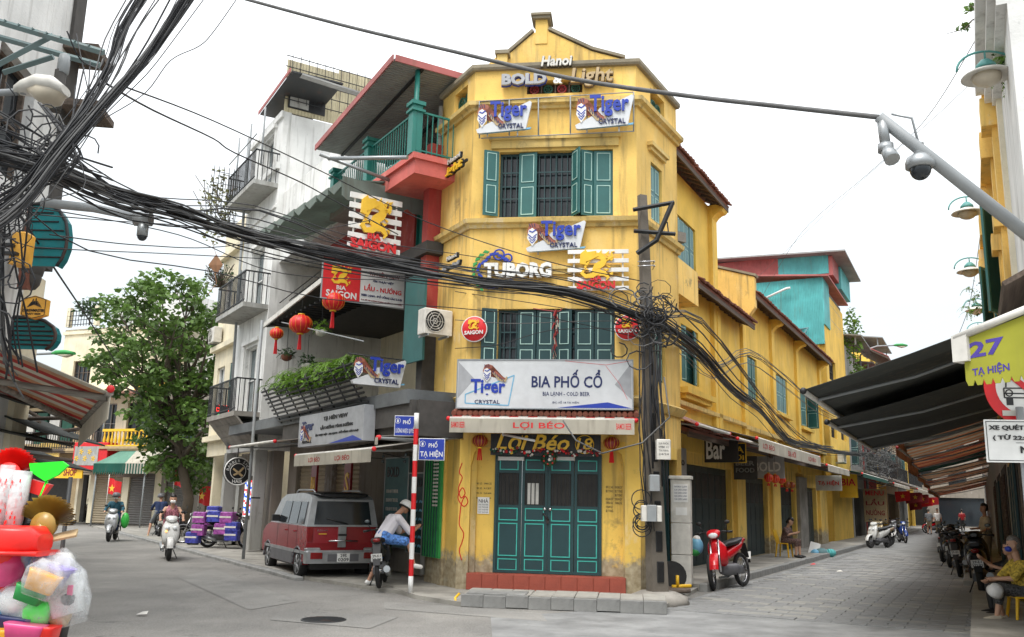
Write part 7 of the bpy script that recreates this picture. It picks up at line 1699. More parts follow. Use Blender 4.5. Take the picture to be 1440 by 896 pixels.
# ================================================================== utility pole, cables
spec('pole_conc',(.16,.14,.115),.9,'concrete')
pb=G(925,840,.1); pt_=atY(903,275,pb.y)
UP=thing('utility_pole','weathered square concrete pole at the corner, wrapped in tangled black cables','utility pole',(pb.x,pb.y,.1))
tv=Vector((pt_.x-pb.x,0,pt_.z-.1))
def PO(z): return Vector((tv.x*z/tv.z,0,z))
mb=MB('pole_conc'); Hh=tv.z
vs=[]; 
def polesec(z,w_): 
    c=PO(z); a=.35; return [tuple(c+Vector((sx*w_*cos(a)-sy*w_*.8*sin(a), sx*w_*sin(a)+sy*w_*.8*cos(a),0))) for sx,sy in ((-1,-1),(1,-1),(1,1),(-1,1))]
zs=[0,Hh*.35,Hh*.7,Hh]; ws=[.15,.12,.09,.07]
for z,w_ in zip(zs,ws): vs+=polesec(z,w_)
mb.add(vs,[(3,2,1,0),(12,13,14,15)]+[(i*4+j,i*4+(j+1)%4,i*4+4+(j+1)%4,i*4+4+j) for i in range(3) for j in range(4)],False); mb.build('shaft',UP)
mb=MB('black'); 
a=.35
for i in range(8):
    z=.25+i*.5; c=PO(z); w_=.15-.008*i; mb.T=T3(*c)@RZ(a); mb.bbox(-w_*.45,w_*.45,-w_*.82-.008,-w_*.8+.02,0,.34,.01)
mb.T=None; mb.build('recess',UP,kind=None)
mb=MB('concrete'); mb.lathe([(.55,-.12),(.5,.02),(.3,.1)],10); mb.build('footing',UP)
mb=MB('iron')
for z in (Hh-.35,Hh-.75):
    c=PO(z); mb.tube([c+Vector((-.2,-.15,.02)),c+Vector((.55,-.15,.18 if z>Hh-.5 else -.02))],.04,4)
c=PO(Hh-.9); mb.tube([c+Vector((-.15,-.16,-.25)),c+Vector((.2,-.16,0)),c+Vector((.5,-.16,.72))],.045,4); mb.tube([c+Vector((.4,-.16,.35)),c+Vector((.42,-.16,.15)),c+Vector((.36,-.16,.1))],.012,4); mb.build('crossarm',UP)
mb=MB('chrome'); 
for z in (Hh-1.3,Hh-1.38): c=PO(z); mb.tube([c+Vector((-.15,-.14,0)),c+Vector((.15,-.16,.01))],.012,5); mb.tube([c+Vector((.15,-.16,.01)),c+Vector((.16,.12,.01))],.012,5)
mb.build('band',UP)
def boxon(name,z,dx,w_,h,d,mat,lab=None):
    c=PO(z); mb=MB(mat); mb.bbox(c.x+dx,c.x+dx+w_,-.24-d,-.24+.06,c.z,c.z+h,.015); o=mb.build(name,UP); 
    if lab: o['label']=lab
    return o
boxon('meter_box',2.28,.02,.24,.34,.12,'offwhite','pale box with a printed notice on the pole'); c=PO(2.28); mb=MB('black')
for i in range(4): addtext(mb,('SUA KHOA','0988 12','TAI NHA','24/24')[i],c.x+.05,c.x+.22,c.z+.25-i*.06,c.z+.285-i*.06,-.36,.002)
mb.build('notice_lettering',UP)
boxon('junction_box',1.75,-.12,.17,.27,.14,'grey_metal'); boxon('switch_box',1.25,-.27,.09,.26,.1,'offwhite'); boxon('switch_box',1.25,-.02,.09,.26,.1,'offwhite'); boxon('metal_box',1.25,-.18,.16,.27,.12,'grey_metal')
rs=random.Random(99)
mb=MB('cable')
for i in range(15):
    z0=rs.uniform(4.0,5.2); z1=rs.uniform(.9,3.2); c0,c1=PO(z0),PO(z1); x=rs.uniform(-.26,.24); mb.tube([c0+Vector((x,-.2,0)),c0.lerp(c1,.3)+Vector((x+rs.uniform(-.08,.05),-.24,0)),c0.lerp(c1,.7)+Vector((x+rs.uniform(-.1,.04),-.22,0)),c1+Vector((x,-.2,0))],rs.uniform(.008,.018),5)
for i in range(8): z=rs.uniform(.9,1.7); c=PO(z); mb.ring(tuple(c+Vector((-.25,-.2,0))),rs.uniform(.08,.17),.009,'y',16,4)
mb.build('vertical_cables',UP,kind='stuff')
mb=MB('cable'); pc=PO(4.75)
for i in range(60):
    c=pc+Vector((rs.gauss(0,.22),rs.uniform(-.35,.1),rs.gauss(0,.32))); r_=rs.uniform(.06,.3); n=9; a0=rs.uniform(0,6); ph=rs.uniform(-.7,.7)
    P=[c+Vector((r_*cos(a0+k_*.7)*cos(ph),r_*.5*sin(a0+k_*.7)*sin(ph)-.02*k_,r_*sin(a0+k_*.7)*.8)) for k_ in range(n)]; mb.m('cable' if rs.random()<.8 else 'cable_grey'); mb.tube(P,rs.uniform(.006,.015),4)
mb.build('cable_tangle',UP,kind='stuff')
mb=MB('cable_grey'); c=PO(3.1); mb.tube([c+Vector((.2,-.25,.6)),c+Vector((.28,-.3,-.1)),c+Vector((-.2,-.35,-.55)),c+Vector((-.9,-.5,-.75)),c+Vector((-1.35,-.6,-.55)),c+Vector((-1.55,-.3,-.2))],.014,6); mb.build('white_cable',UP)
POW=Vector((pb.x,pb.y,.1))
# round iron base plate with yellow stand by the pole
g=G(945,832,.12); t=thing('iron_base','round rusty iron base plate with yellow leg lying beside the pole','base plate',(g.x,g.y,.12)); mb=MB('old_wood'); mb.lathe([(.33,0),(.33,.05),(.3,.07)],24); mb.build('plate',t); mb=MB('yellow_plastic'); mb.tube([(.0,0,.08),(.35,.05,.1)],.035,6); mb.tube([(.1,0,.08),(.1,0,.28)],.03,6); mb.build('leg',t); mb=MB('rubber'); mb.T=T3(.05,.25,.25)@RX(-.2); mb.lathe([(.26,0),(.26,.03)],20,RX(pi/2)); mb.T=None; mb.build('wheel',t)
# --- cable bundles
def bez(P,n=22):
    P=[Vector(p) for p in P]; out=[]; m_=len(P)
    for i in range(m_-1):
        p0=P[max(i-1,0)]; p1=P[i]; p2=P[i+1]; p3=P[min(i+2,m_-1)]; k_=max(3,n//(m_-1))
        for j in range(k_):
            t=j/k_; out.append(.5*((2*p1)+(-p0+p2)*t+(2*p0-5*p1+4*p2-p3)*t*t+(-p0+3*p1-3*p2+p3)*t*t*t))
    out.append(P[-1]); return out
def bundle(label, pts, n, spread, rad=(.008,.02), loose=.3, wob=.05, seed=1, name='cable_bundle', mats=('cable','cable','cable','cable_grey'), cat='cables'):
    r_=random.Random(seed); mb=MB('cable')
    for i in range(n):
        k_=1.0 if r_.random()>loose else 2.4
        o=Vector((r_.gauss(0,spread),r_.gauss(0,spread),r_.gauss(0,spread)))*k_; o2=Vector((r_.gauss(0,spread),r_.gauss(0,spread),r_.gauss(0,spread)))*k_
        sag=r_.uniform(0,wob)*k_; m_=len(pts); P=[]
        for j,p in enumerate(pts):
            f=j/(m_-1); w_=o.lerp(o2,f)+Vector((0,0,-sag*sin(pi*f)))+Vector((r_.gauss(0,wob*.25),0,r_.gauss(0,wob*.25)))
            P.append(Vector(p)+w_)
        mb.m(r_.choice(mats)); mb.tube(bez(P,18),r_.uniform(*rad),5)
    o=mb.build(name,kind='stuff'); tag(o,label,cat); return o
PX=lambda x,y,Y: atY(x,y,Y)
plc=POW+PO(4.75)
bundle('thick black bundle sagging from the left building across to the corner pole',[PX(-60,200,7.0),PX(60,228,7.6),PX(160,268,8.6),PX(250,290,9.6),PX(340,322,11),PX(450,350,12.6),PX(560,372,13.6),PX(680,393,14.4),PX(800,408,15.2),plc+Vector((-.1,-.2,0))],38,.036,(.006,.011),.25,.12,1)
bundle('loose thinner wires running above the main bundle to the pole',[PX(-40,160,7.4),PX(90,225,8),PX(200,282,9),PX(350,300,11),PX(500,345,13),PX(650,372,14.3),PX(790,395,15.2),plc+Vector((0,-.1,.12))],10,.12,(.006,.011),.4,.25,2,'loose_wires')
bundle('steep thick bundle climbing from the left wall to the top, left of the pair',[PX(-30,305,7.2),PX(25,270,7.2),PX(75,205,7.2),PX(120,150,7.3),PX(155,90,7.4),PX(175,35,7.5),PX(215,-30,7.6)],22,.036,(.004,.009),.2,.04,3)
bundle('steep thick bundle climbing to the top, right of the pair',[PX(-30,330,7.0),PX(30,285,7.1),PX(90,210,7.2),PX(150,140,7.3),PX(200,85,7.4),PX(240,30,7.5),PX(285,-40,7.6)],28,.034,(.004,.010),.2,.04,4)
bundle('black bundle sagging low on the left wall below the crossing',[PX(-40,300,7.1),PX(20,262,7.2),PX(70,240,7.3),PX(110,215,7.4),PX(60,150,7.5)],9,.04,(.005,.009),.3,.08,5)
bundle('bundle of wires crossing the left wall at the height of the crossing',[PX(-50,205,7.0),PX(20,215,7.2),PX(80,228,7.4),PX(150,262,8.2)],18,.04,(.005,.011),.3,.05,6)
bundle('tangle of thin wires hanging down the left wall',[PX(2,300,8),PX(6,380,8.2),PX(10,450,8.4),PX(15,520,8.6)],18,.06,(.006,.012),.4,.12,7)
bundle('wires hanging loosely between the steel bracket and the crossing',[PX(125,90,8),PX(110,150,7.6),PX(85,210,7.4)],8,.12,(.005,.009),.5,.15,8)
mb=MB('cable'); rs=random.Random(5)
for i in range(14):
    c=PX(rs.gauss(75,25),rs.gauss(215,28),7.3); r_=rs.uniform(.05,.2); a0=rs.uniform(0,6); P=[c+Vector((r_*cos(a0+k_*.7),-.02*k_,r_*sin(a0+k_*.7))) for k_ in range(7)]; mb.tube(P,rs.uniform(.004,.009),4)
for i in range(40):
    c=PX(rs.gauss(12,14),rs.gauss(300,60),8); r_=rs.uniform(.05,.22); a0=rs.uniform(0,6); P=[c+Vector((r_*cos(a0+k_*.7),-.02*k_,r_*sin(a0+k_*.7))) for k_ in range(7)]; mb.tube(P,rs.uniform(.004,.009),4)
o=mb.build('cable_knot',kind='stuff'); tag(o,'knot of coiled black wires where the bundles cross on the left','cables')
WQ=lambda s_,o_,z: W.W(s_,-o_,z)
bundle('thick black bundle running from the pole down along the yellow row house',[plc+Vector((.1,-.1,0)),PX(980,490,18.5),PX(1030,545,21.5),WQ(5.5,.6,4.5),WQ(10,.5,3.9),WQ(15,.5,4.0),WQ(20,.5,4.1),WQ(26,.6,4.3),WQ(34,.8,4.6),WQ(46,1,4.5)],26,.05,(.008,.015),.25,.12,9)
bundle('grey loose wires from the pole over the yellow row house',[plc+Vector((.1,0,.0)),PX(960,480,18.5),PX(1010,512,22),WQ(4,.7,6.0),WQ(9,.7,5.9),WQ(16,.7,5.5),WQ(24,.7,5.6)],8,.04,(.007,.011),.4,.15,10,'loose_wires',('cable_grey','cable_grey','cable'))
bundle('second black bundle from the pole to the long yellow house front',[plc+Vector((.15,-.1,.1)),PX(990,450,19),PX(1060,540,23.5),WQ(8,.6,4.6),WQ(14,.5,4.1),WQ(20,.5,4.2)],6,.03,(.008,.012),.3,.15,11)
mb=MB('cable_grey'); rs=random.Random(15)
for i in range(230):
    s_=rs.uniform(26,38); c=Vector(WQ(s_,1.2+rs.uniform(-.5,.5),rs.gauss(4.4,.5))); r_=rs.uniform(.15,.55); a0=rs.uniform(0,6); ph=rs.uniform(-1,1)
    P=[c+Vector((r_*cos(a0+k_*.7)*cos(ph),r_*cos(a0+k_*.7)*sin(ph),r_*sin(a0+k_*.7)*.7)) for k_ in range(7)]; mb.m(rs.choice(['cable','cable_grey'])); mb.tube(P,rs.uniform(.008,.016),4)
o=mb.build('cable_knot',kind='stuff'); tag(o,'big grey nest of coiled cables over the right street beyond the green awning','cables')
def wire(label,pts,r_=.01,mat='cable'):
    mb=MB(mat); mb.tube(bez(pts,26),r_,6); o=mb.build('overhead_wire'); tag(o,label,'wire'); return o
armA=atY(1240,168,8.2)
wire('thick grey cable from the top left to the end of the camera arm',[PX(335,-4,14),PX(480,35,12.8),PX(640,73,11.5),PX(800,110,10.4),PX(960,134,9.5),PX(1100,150,8.8),armA+Vector((0,0,.02))],.028,'cable_grey')
wire('thin dark wire sagging from the bundles past the white house',[PX(150,118,7.5),PX(215,155,9),PX(300,195,12),PX(330,215,13),PX(420,255,15),PX(470,282,16),PX(560,330,16.5)],.012)
wire('thin wire running from the left bundles to the yellow corner house',[PX(170,120,7.5),PX(300,170,10),PX(450,240,13),PX(600,312,15.5),PX(760,365,15.2),PX(900,395,pb.y-.2)],.009)
wire('wavy thin wire dropping from the top beside the bundles',[PX(332,0,9),PX(300,45,9),PX(280,65,9),PX(240,85,9),PX(205,130,8.6),PX(150,165,8)],.006)
wire('thin wire hanging across the tree to the left lamp',[PX(20,290,9),PX(75,375,12),PX(125,450,18),PX(170,520,26),PX(200,560,30)],.014)
for i,(a,b,c,d) in enumerate((((30,300),(150,310),(300,322),(470,352)),((70,330),(200,345),(330,345),(520,310)),((10,345),(120,352),(260,358),(520,372)),((40,290),(250,330),(400,385),(600,395)))):
    wire(('thin wire just below the main bundle','thin wire crossing in front of the white house','lowest of the thin wires left of the white house','thin wire slanting down towards the restaurant sign')[i],[PX(a[0],a[1],9),PX(b[0],b[1],11),PX(c[0],c[1],13),PX(d[0],d[1],15)],.007)
wire('thin wire rising from the teal house to the top right lamp',[PX(1070,420,30),PX(1125,330,24),PX(1220,245,18),PX(1300,170,14),PX(1390,25,10)],.006,'cable_grey')
wire('second thin wire above the teal house rising right',[PX(1060,395,32),PX(1200,265,22),PX(1320,160,15),PX(1440,40,10)],.005,'cable_grey')
wire('thin wire down in front of the right hand lamps',[PX(1385,280,25),PX(1365,420,30),PX(1345,478,34)],.01,'cable_grey')
for i in range(3): wire(('short wire','white wire','third wire')[i]+' drooping between the pole and the lower shutters',[plc+Vector((-.1,-.2,.1-.15*i)),PX(840-30*i,440+12*i,15.6),PX(740-20*i,425+i*30,15.9),PX(640,410+40*i,16.8)],.007,('cable','cable_grey','cable')[i])
wire('string of faded red tassels hung on the lower shutters',[PX(750,434,16.2),PX(783,438,16.1),PX(790,434,16.1)],.01,'dark_red')
mb=MB('canvas_pink'); rs=random.Random(3); 
for i in range(26): f=i/25; p=PX(783-6*f+rs.uniform(-2,2),436+75*f,16.05); mb.m(rs.choice(['canvas_pink','canvas_cream','dark_red'])); mb.tube([p,p+Vector((rs.uniform(-.05,.05),0,-.12))],rs.uniform(.006,.02)*(1.2-f),4)
o=mb.build('ribbon_streamer'); tag(o,'faded pink and white streamer hanging over the lower shutters','streamer')
# kite scrap in the wires
p=PX(303,372,18); mb=MB('canvas_tan'); mb.slab([(p.x,p.y,p.z+.22),(p.x+.16,p.y,p.z),(p.x+.02,p.y+.05,p.z-.2),(p.x-.15,p.y,p.z-.02)],.01); mb.tube([(p.x,p.y,p.z+.2),(p.x-.1,p.y,p.z+.45),(p.x+.05,p.y,p.z+.62)],.005,4); mb.tube([(p.x,p.y,p.z-.18),(p.x+.06,p.y,p.z-.4),(p.x-.1,p.y,p.z-.65)],.008,4)
o=mb.build('torn_kite'); tag(o,'torn brown paper kite caught in the wires left of the white house','kite')
# camera arm at the top right
t=thing('camera_arm','thick grey pipe arm with two security cameras reaching in from the right edge','camera arm',tuple(armA))
e=atY(1470,350,8.2)-armA; mb=MB('grey_metal'); mb.tube([(-.03,0,.03),e*.3,e],[.055,.06,.065],12); mb.build('pipe',t)
mb=MB('steel'); mb.tube([(0,0,.02),(.02,0,-.28)],.05,10); mb.tube([(.02,0,-.26),(.02,0,-.34)],.075,10); mb.tube([(.02,0,-.30),(.035,-.1,-.46)],[.06,.075],10); mb.build('bullet_camera',t)
c=atY(1293,222,8.2)-armA; mb=MB('steel'); mb.tube([c+Vector((0,0,.15)),c+Vector((0,0,.0))],.05,10); mb.lathe([(.06,.04),(.12,.0),(.135,-.05),(.135,-.10),(.1,-.11)],20,T3(*c)); mb.m('glass'); mb.ball(tuple(c+Vector((0,0,-.12))),(.1,.1,.11),18,10); mb.build('dome_camera',t)
mb=MB('steel'); c2=atY(1270,190,8.2)-armA; mb.tube([(.1,0,.06),(.3,0,.02),c+Vector((0,0,.15))],.014,6); mb.build('cable_loop',t)
for lb,base,px,py,Y in (('green street lamp arching over the roofs far down the right street',WQ(38,.9,0),1275,483,55),):
    p=PX(1270,486,52); arm_lamp(lb,(p.x-2.6,52,0),(p.x,52,p.z))
# street name post
g=G(577,834,.06); top=atY(586,581,g.y)
t=thing('street_sign_post','red and white banded post with the two blue street name plates','sign post',(g.x,g.y,.06)); tvv=Vector((top.x-g.x,0,top.z-.06)); nb=11
for i in range(nb):
    a=tvv*(i/nb); b=tvv*((i+1)/nb); mb=MB('white' if i%2==0 else 'red'); mb.tube([a,b],.042,14,cap=(i in(0,nb-1))); mb.build('band',t)
for (x0,y0,x1,y1,l1,l2,yo) in ((554,613,587,585,'PHỐ','LƯƠNG NGỌC QUYẾN',.09),(588,647,626,617,'PHỐ','TẠ HIỆN',-.06)):
    a=atY(x0,y0,g.y+yo)-Vector((g.x,g.y,.06)); b=atY(x1,y1,g.y+yo)-Vector((g.x,g.y,.06)); 
    mb=MB('white'); mb.bbox(a.x,b.x,yo-.01,yo+.01,a.z,b.z,.004); pl_=mb.build('name_plate',t,label='blue street name plate '+l2); mb=MB('blue'); mb.box(a.x+.012,b.x-.012,yo-.016,yo-.010,a.z+.012,b.z-.012); mb.build('field',pl_)
    w_=b.x-a.x; h=b.z-a.z; mb=MB('white'); addtext(mb,l1,a.x+.38*w_,a.x+.72*w_,a.z+.58*h,a.z+.88*h,yo-.016,.003,.02); addtext(mb,l2,a.x+.07*w_,a.x+.93*w_,a.z+.1*h,a.z+.48*h,yo-.016,.003,.02); mb.ring((a.x+.15*w_,yo-.017,a.z+.74*h),.13*h,.004,'y',14,4); mb.box(a.x+.15*w_-.015,a.x+.15*w_+.015,yo-.019,yo-.016,a.z+.66*h,a.z+.8*h); mb.build('lettering',pl_)
# ================================================================== people
def blob(name, caps, mat, vox, parent=None, smooth=2):
    mb=MB(mat)
    for a,b,ra,rb in caps:
        mb.tube([a,b],[ra,rb],10); mb.ball(a,ra,10,7); mb.ball(b,rb,10,7)
    me=mb.mesh('raw'); o=bpy.data.objects.new('raw',me); TMP.collection.objects.link(o)
    r_=o.modifiers.new('r','REMESH'); r_.mode='VOXEL'; r_.voxel_size=vox; r_.use_smooth_shade=True
    s_=o.modifiers.new('s','SMOOTH'); s_.iterations=smooth; s_.factor=.6
    m2=evalmesh(o); bpy.data.objects.remove(o); bpy.data.meshes.remove(me)
    m2.name=name; m2.materials.clear(); m2.materials.append(M(mat)); m2.polygons.foreach_set('use_smooth',[True]*len(m2.polygons))
    return put(name,m2,parent)
V=Vector
def lerp(a,b,f): return V(a).lerp(V(b),f)
def person(label, loc, rz, J, skin='skin', top='white', bottom='black', sleeve=.45, leg=1.0, hair='hair', hairlen=.0, hat=None, mask=None, shoe='black', vox=.014, build=1.0, s=1.0, strap=False, group=None, look=0.0):
    """J: pel, chest, head, eL/eR elbows, hL/hR hands, kL/kR knees, fL/fR ankles, toe direction"""
    th=thing('person',label,'person',mtx=Matrix.Translation(loc)@RZ(rz)@Matrix.Scale(s,4),group=group)
    J={k:V(v) for k,v in J.items()}; pel,ch_,hd=J['pel'],J['chest'],J['head']; up=(ch_-pel).normalized(); sd=V((0,1,0)); fw=sd.cross(up)
    w_=.17*build; sL,sR=ch_+sd*w_,ch_-sd*w_; nk=ch_+up*.07; hpL,hpR=pel+sd*.09,pel-sd*.09
    c=[(pel+sd*.06,ch_+sd*.08-up*.08,.105*build,.10*build),(pel-sd*.06,ch_-sd*.08-up*.08,.105*build,.10*build),(sL-up*.03,sR-up*.03,.06,.06),(nk-up*.05,lerp(nk,hd,.6),.052,.048)]
    arms=[]; legs=[]
    for q,sh in (('L',sL),('R',sR)):
        e,h=J['e'+q],J['h'+q]; arms+=[(sh-up*.02,e,.05*build,.038),(e,h,.038,.026)]
        d=(h-e).normalized(); n=d.cross(sd).normalized(); y_=n.cross(d); pm=h+d*.055; arms.append((h,pm,.028,.032)); 
        for i in range(4): b0=pm+y_*(.027-.018*i); b1=b0+d*(.035-.004*abs(i-1)); arms+=[(b0,b1,.0095,.009),(b1,b1+d*.02+n*.024,.009,.008)]
        t=1 if q=='L' else -1; arms+=[(h+d*.02+y_*.02,h+d*.05+y_*.048+n*.02,.011,.009)]
    for q,hp in (('L',hpL),('R',hpR)):
        k,f=J['k'+q],J['f'+q]; legs+=[(hp,k,.088*build,.055*build),(k,f,.055*build,.034)]
    feet=[]
    for q in 'LR':
        f=J['f'+q]; td=V(J.get('t'+q,(1,0,-.12))).normalized(); feet.append((f-V((0,0,.035))-td*.03,f-V((0,0,.045))+td*.15,.036,.03))
    head=[(hd-V((0,0,.015)),hd+V((-.015,0,.045)),.078,.088),(hd+V((.035,0,-.06)),hd+V((.01,0,-.03)),.045,.06),(hd+V((.085,0,-.02)),hd+V((.075,0,.02)),.012,.008),(hd+V((0,.08,-.01)),hd+V((-.005,.082,.02)),.014,.016),(hd+V((0,-.08,-.01)),hd+V((-.005,-.082,.02)),.014,.016)]
    if look: Rm=Matrix.Translation(hd)@RY(look)@Matrix.Translation(-hd); head=[(Rm@a,Rm@b,ra,rb) for a,b,ra,rb in head]
    else: Rm=Matrix.Identity(4)
    blob('body',c+arms+legs+feet+head,skin,vox,th)
    mb=MB('black'); 
    for y_ in (.03,-.03): mb.ball(Rm@(hd+V((.078,y_,.012))),(.008,.014,.007),6,4)
    mb.m('tiger_orange'); mb.ball(Rm@(hd+V((.082,0,-.062))),(.006,.022,.006),6,4); mb.build('face_features',th)
    g=.016; tc=[(a,b,ra+g,rb+g) for a,b,ra,rb in (c[:2] if strap else c[:3])]
    if not strap:
        for q,sh in (('L',sL),('R',sR)):
            e,h=J['e'+q],J['h'+q]
            if sleeve<=.5: tc.append((sh-up*.02,lerp(sh,e,sleeve*2),.068*build,.062))
            else: tc+=[(sh-up*.02,e,.068*build,.056),(e,lerp(e,h,(sleeve-.5)*1.9),.056,.044)]
    else: tc.append((ch_+sd*.08+up*.04,ch_-up*.1+sd*.08,.03,.08)); tc.append((ch_-sd*.08+up*.04,ch_-up*.1-sd*.08,.03,.08))
    blob('top',tc,top,vox,th)
    bc=[(hpL+up*.06,hpR+up*.06,.115*build,.115*build)]
    for q,hp in (('L',hpL),('R',hpR)):
        k,f=J['k'+q],J['f'+q]; bc.append((hp,lerp(hp,k,min(1,leg*2)),.104*build,.082*build if leg<.5 else .072))
        if leg>.5: bc.append((k,lerp(k,f,(leg-.5)*1.85),.072,.055))
    blob('bottoms',bc,bottom,vox,th)
    if shoe: blob('shoes',[(a,b,ra+.01,rb+.01) for a,b,ra,rb in feet],shoe,vox,th)
    if hat:
        mb=MB(hat); mb.T=Matrix.Translation(hd)@(Rm.to_3x3().to_4x4()); mb.lathe([(.128,-.01),(.132,.03),(.12,.08),(.085,.125),(.001,.14)],18); mb.lathe([(.001,.0),(.12,-.005)],18)
        mb.m('black'); mb.lathe([(.134,-.02),(.136,.0)],18); mb.slab([(.10,-.09,.0),(.10,.09,.0),(.19,.06,-.01),(.19,-.06,-.01)],.01); mb.build('helmet',th)
    else:
        hc=[(hd+V((-.03,0,.05)),hd+V((-.01,0,.07)),.088,.082),(hd+V((-.045,.02,.0)),hd+V((-.045,-.02,.0)),.068,.068)]
        if hairlen: hc.append((hd+V((-.08,0,.0)),hd+V((-.1,0,-hairlen)),.05,.035))
        blob('hair',[(Rm@a,Rm@b,ra,rb) for a,b,ra,rb in hc],hair,.012,th)
    if mask: blob('face_mask',[(Rm@(hd+V((.055,.03,-.045))),Rm@(hd+V((.055,-.03,-.045))),.042,.042),(Rm@(hd+V((.075,0,-.035))),Rm@(hd+V((.06,0,-.06))),.028,.03)],mask,.012,th)
    return th
RIDE=dict(pel=(-.18,0,.86),chest=(-.08,0,1.26),head=(-.0,0,1.47),eL=(.07,.27,1.07),eR=(.07,-.27,1.07),hL=(.26,.27,.98),hR=(.26,-.27,.98),kL=(.22,.15,.66),kR=(.22,-.15,.66),fL=(.16,.13,.37),fR=(.16,-.13,.37))
SIT=dict(pel=(0,0,.47),chest=(.08,0,.86),head=(.13,0,1.08),eL=(.16,.22,.68),eR=(.16,-.22,.68),hL=(.36,.08,.74),hR=(.36,-.08,.74),kL=(.38,.12,.50),kR=(.38,-.12,.50),fL=(.40,.12,.1),fR=(.36,-.12,.1))
STAND=dict(pel=(0,0,.92),chest=(.0,0,1.36),head=(.02,0,1.6),eL=(-.02,.24,1.12),eR=(-.02,-.24,1.12),hL=(.08,.25,.9),hR=(.08,-.25,.9),kL=(.02,.10,.5),kR=(.0,-.10,.5),fL=(-.03,.11,.09),fR=(.0,-.11,.09))
WALK=dict(STAND,kL=(.18,.10,.52),fL=(.12,.1,.1),kR=(-.05,-.1,.5),fR=(-.28,-.1,.14),hL=(-.14,.25,.92),hR=(.22,-.24,.95))
# ================================================================== motorbikes
for n_,c_,r_,k_ in (('paint_white',(.62,.62,.6),.25,{}),('paint_silver',(.38,.39,.40),.3,dict(metal=.5)),('paint_red',(.6,.012,.02),.22,dict(var=.06)),('paint_black',(.012,.012,.014),.25,{}),('paint_maroon',(.26,.014,.02),.22,dict(var=.05)),('paint_gold',(.38,.30,.17),.3,dict(metal=.4)),('paint_blue',(.02,.05,.22),.25,{}),('headlamp',(.75,.78,.8),.12,{}),('tail_red',(.2,.008,.008),.25,{}),('paint_grey',(.12,.12,.13),.4,{})): spec(n_,c_,r_,**k_)
def motorbike(label, mtx, col='paint_black', style='scooter', seat='black', plate=None, group=None, steer=0.0, name=None, lit=False):
    sc=style=='scooter'; th=thing(name or ('scooter' if sc else 'motorbike'),label,'motorbike',mtx=mtx,group=group); Rw,tw=(.215,.058) if sc else (.265,.042)
    fx_,rx=.62,-.60
    for x,nm in ((fx_,'front'),(rx,'rear')):
        T_=WM[th.name]@T3(x,0,Rw+tw)@(RZ(steer) if x>0 else I4); wl=thing('wheel_hub','','',mtx=T_) if False else None
        mb=MB('rubber'); mb.ring((0,0,0),Rw,tw,'y',26,8,1.0); w_=put('tyre',mb.mesh('tyre'),th,T_)
        mb=MB('chrome' if not sc else 'paint_grey'); mb.ring((0,0,0),Rw-tw*.85,.014,'y',24,5); mb.tube([(0,-.06,0),(0,.06,0)],.035,10)
        for a in range(10 if not sc else 5): mb.tube([(0,.02*(-1)**a,0),((Rw-.04)*cos(a*2*pi/(10 if not sc else 5)),0,(Rw-.04)*sin(a*2*pi/(10 if not sc else 5)))],.004 if not sc else .014,4)
        mb.lathe([(.08,-.008),(.08,.008)],14,T3(0,.035,0)@RX(pi/2)); mb.build('rim',w_,T_)
    ST=T3(.36,0,0)@RZ(steer)@T3(-.36,0,0)
    mb=MB('chrome'); mb.T=ST
    for y_ in (.075,-.075): mb.tube([(fx_,y_,Rw+tw),(.40,y_*.9,.86)],.02,6)
    mb.build('fork',th)
    mb=MB(col); mb.T=ST@T3(fx_,0,Rw+tw); R2=Rw+tw+.022
    for i in range(9):
        a0,a1=.15+i*.24,.15+(i+1)*.24; sec=[(-.075,-.03),(-.045,.0),(.045,.0),(.075,-.03)]
        P0=[((R2+h)*cos(a0),y,(R2+h)*sin(a0)) for y,h in sec]; P1=[((R2+h)*cos(a1),y,(R2+h)*sin(a1)) for y,h in sec]
        mb.add(P0+P1+[(p[0]*.985,p[1],p[2]*.985) for p in P0+P1],[(0,1,5,4),(1,2,6,5),(2,3,7,6),(12,13,9,8),(13,14,10,9),(14,15,11,10)],True)
    mb.build('front_fender',th)
    mb=MB(col)
    if sc:
        mb.loft([(.34,.44,0,.05,.12),(.48,.47,0,.08,.19),(.66,.43,0,.09,.215),(.82,.37,0,.085,.20),(.94,.31,0,.06,.14)],16,'z'); mb.build('leg_shield',th)
        mb=MB(col); mb.T=ST; mb.loft([(.19,0,1.0,.05,.03),(.24,0,1.01,.13,.06),(.32,0,1.0,.15,.075),(.40,0,.97,.11,.06),(.43,0,.95,.05,.03)],14,'x'); mb.build('handlebar_cowl',th)
        mb=MB('paint_grey'); mb.loft([(-.12,0,.33,.14,.05),(.1,0,.31,.15,.04),(.38,0,.33,.14,.05)],12,'x'); mb.build('footboard',th)
        mb=MB(col); mb.loft([(.04,0,.50,.10,.14),(-.15,0,.58,.15,.16),(-.4,0,.63,.16,.14),(-.65,0,.70,.12,.10),(-.84,0,.76,.05,.04)],16,'x'); mb.build('rear_body',th)
    else:
        mb.loft([(.42,0,.62,.05,.18),(.36,0,.66,.15,.22),(.27,0,.62,.19,.2),(.2,0,.52,.16,.14)],14,'x'); mb.build('leg_shield',th)
        mb=MB(col); mb.T=ST; mb.loft([(.20,0,.99,.04,.03),(.26,0,.99,.12,.055),(.36,0,.96,.12,.075),(.44,0,.92,.07,.04)],14,'x'); mb.build('handlebar_cowl',th)
        mb=MB(col); mb.loft([(.28,0,.62,.06,.06),(.05,0,.56,.08,.09),(-.2,0,.64,.12,.1),(-.5,0,.72,.11,.08),(-.82,0,.84,.04,.04)],14,'x'); mb.build('rear_body',th)
    mb=MB(seat); mb.loft([(.08,0,.74,.06,.03),(.0,0,.77,.12,.05),(-.25,0,.79,.14,.05),(-.5,0,.83,.13,.05),(-.68,0,.86,.07,.03)],14,'x'); mb.build('seat',th)
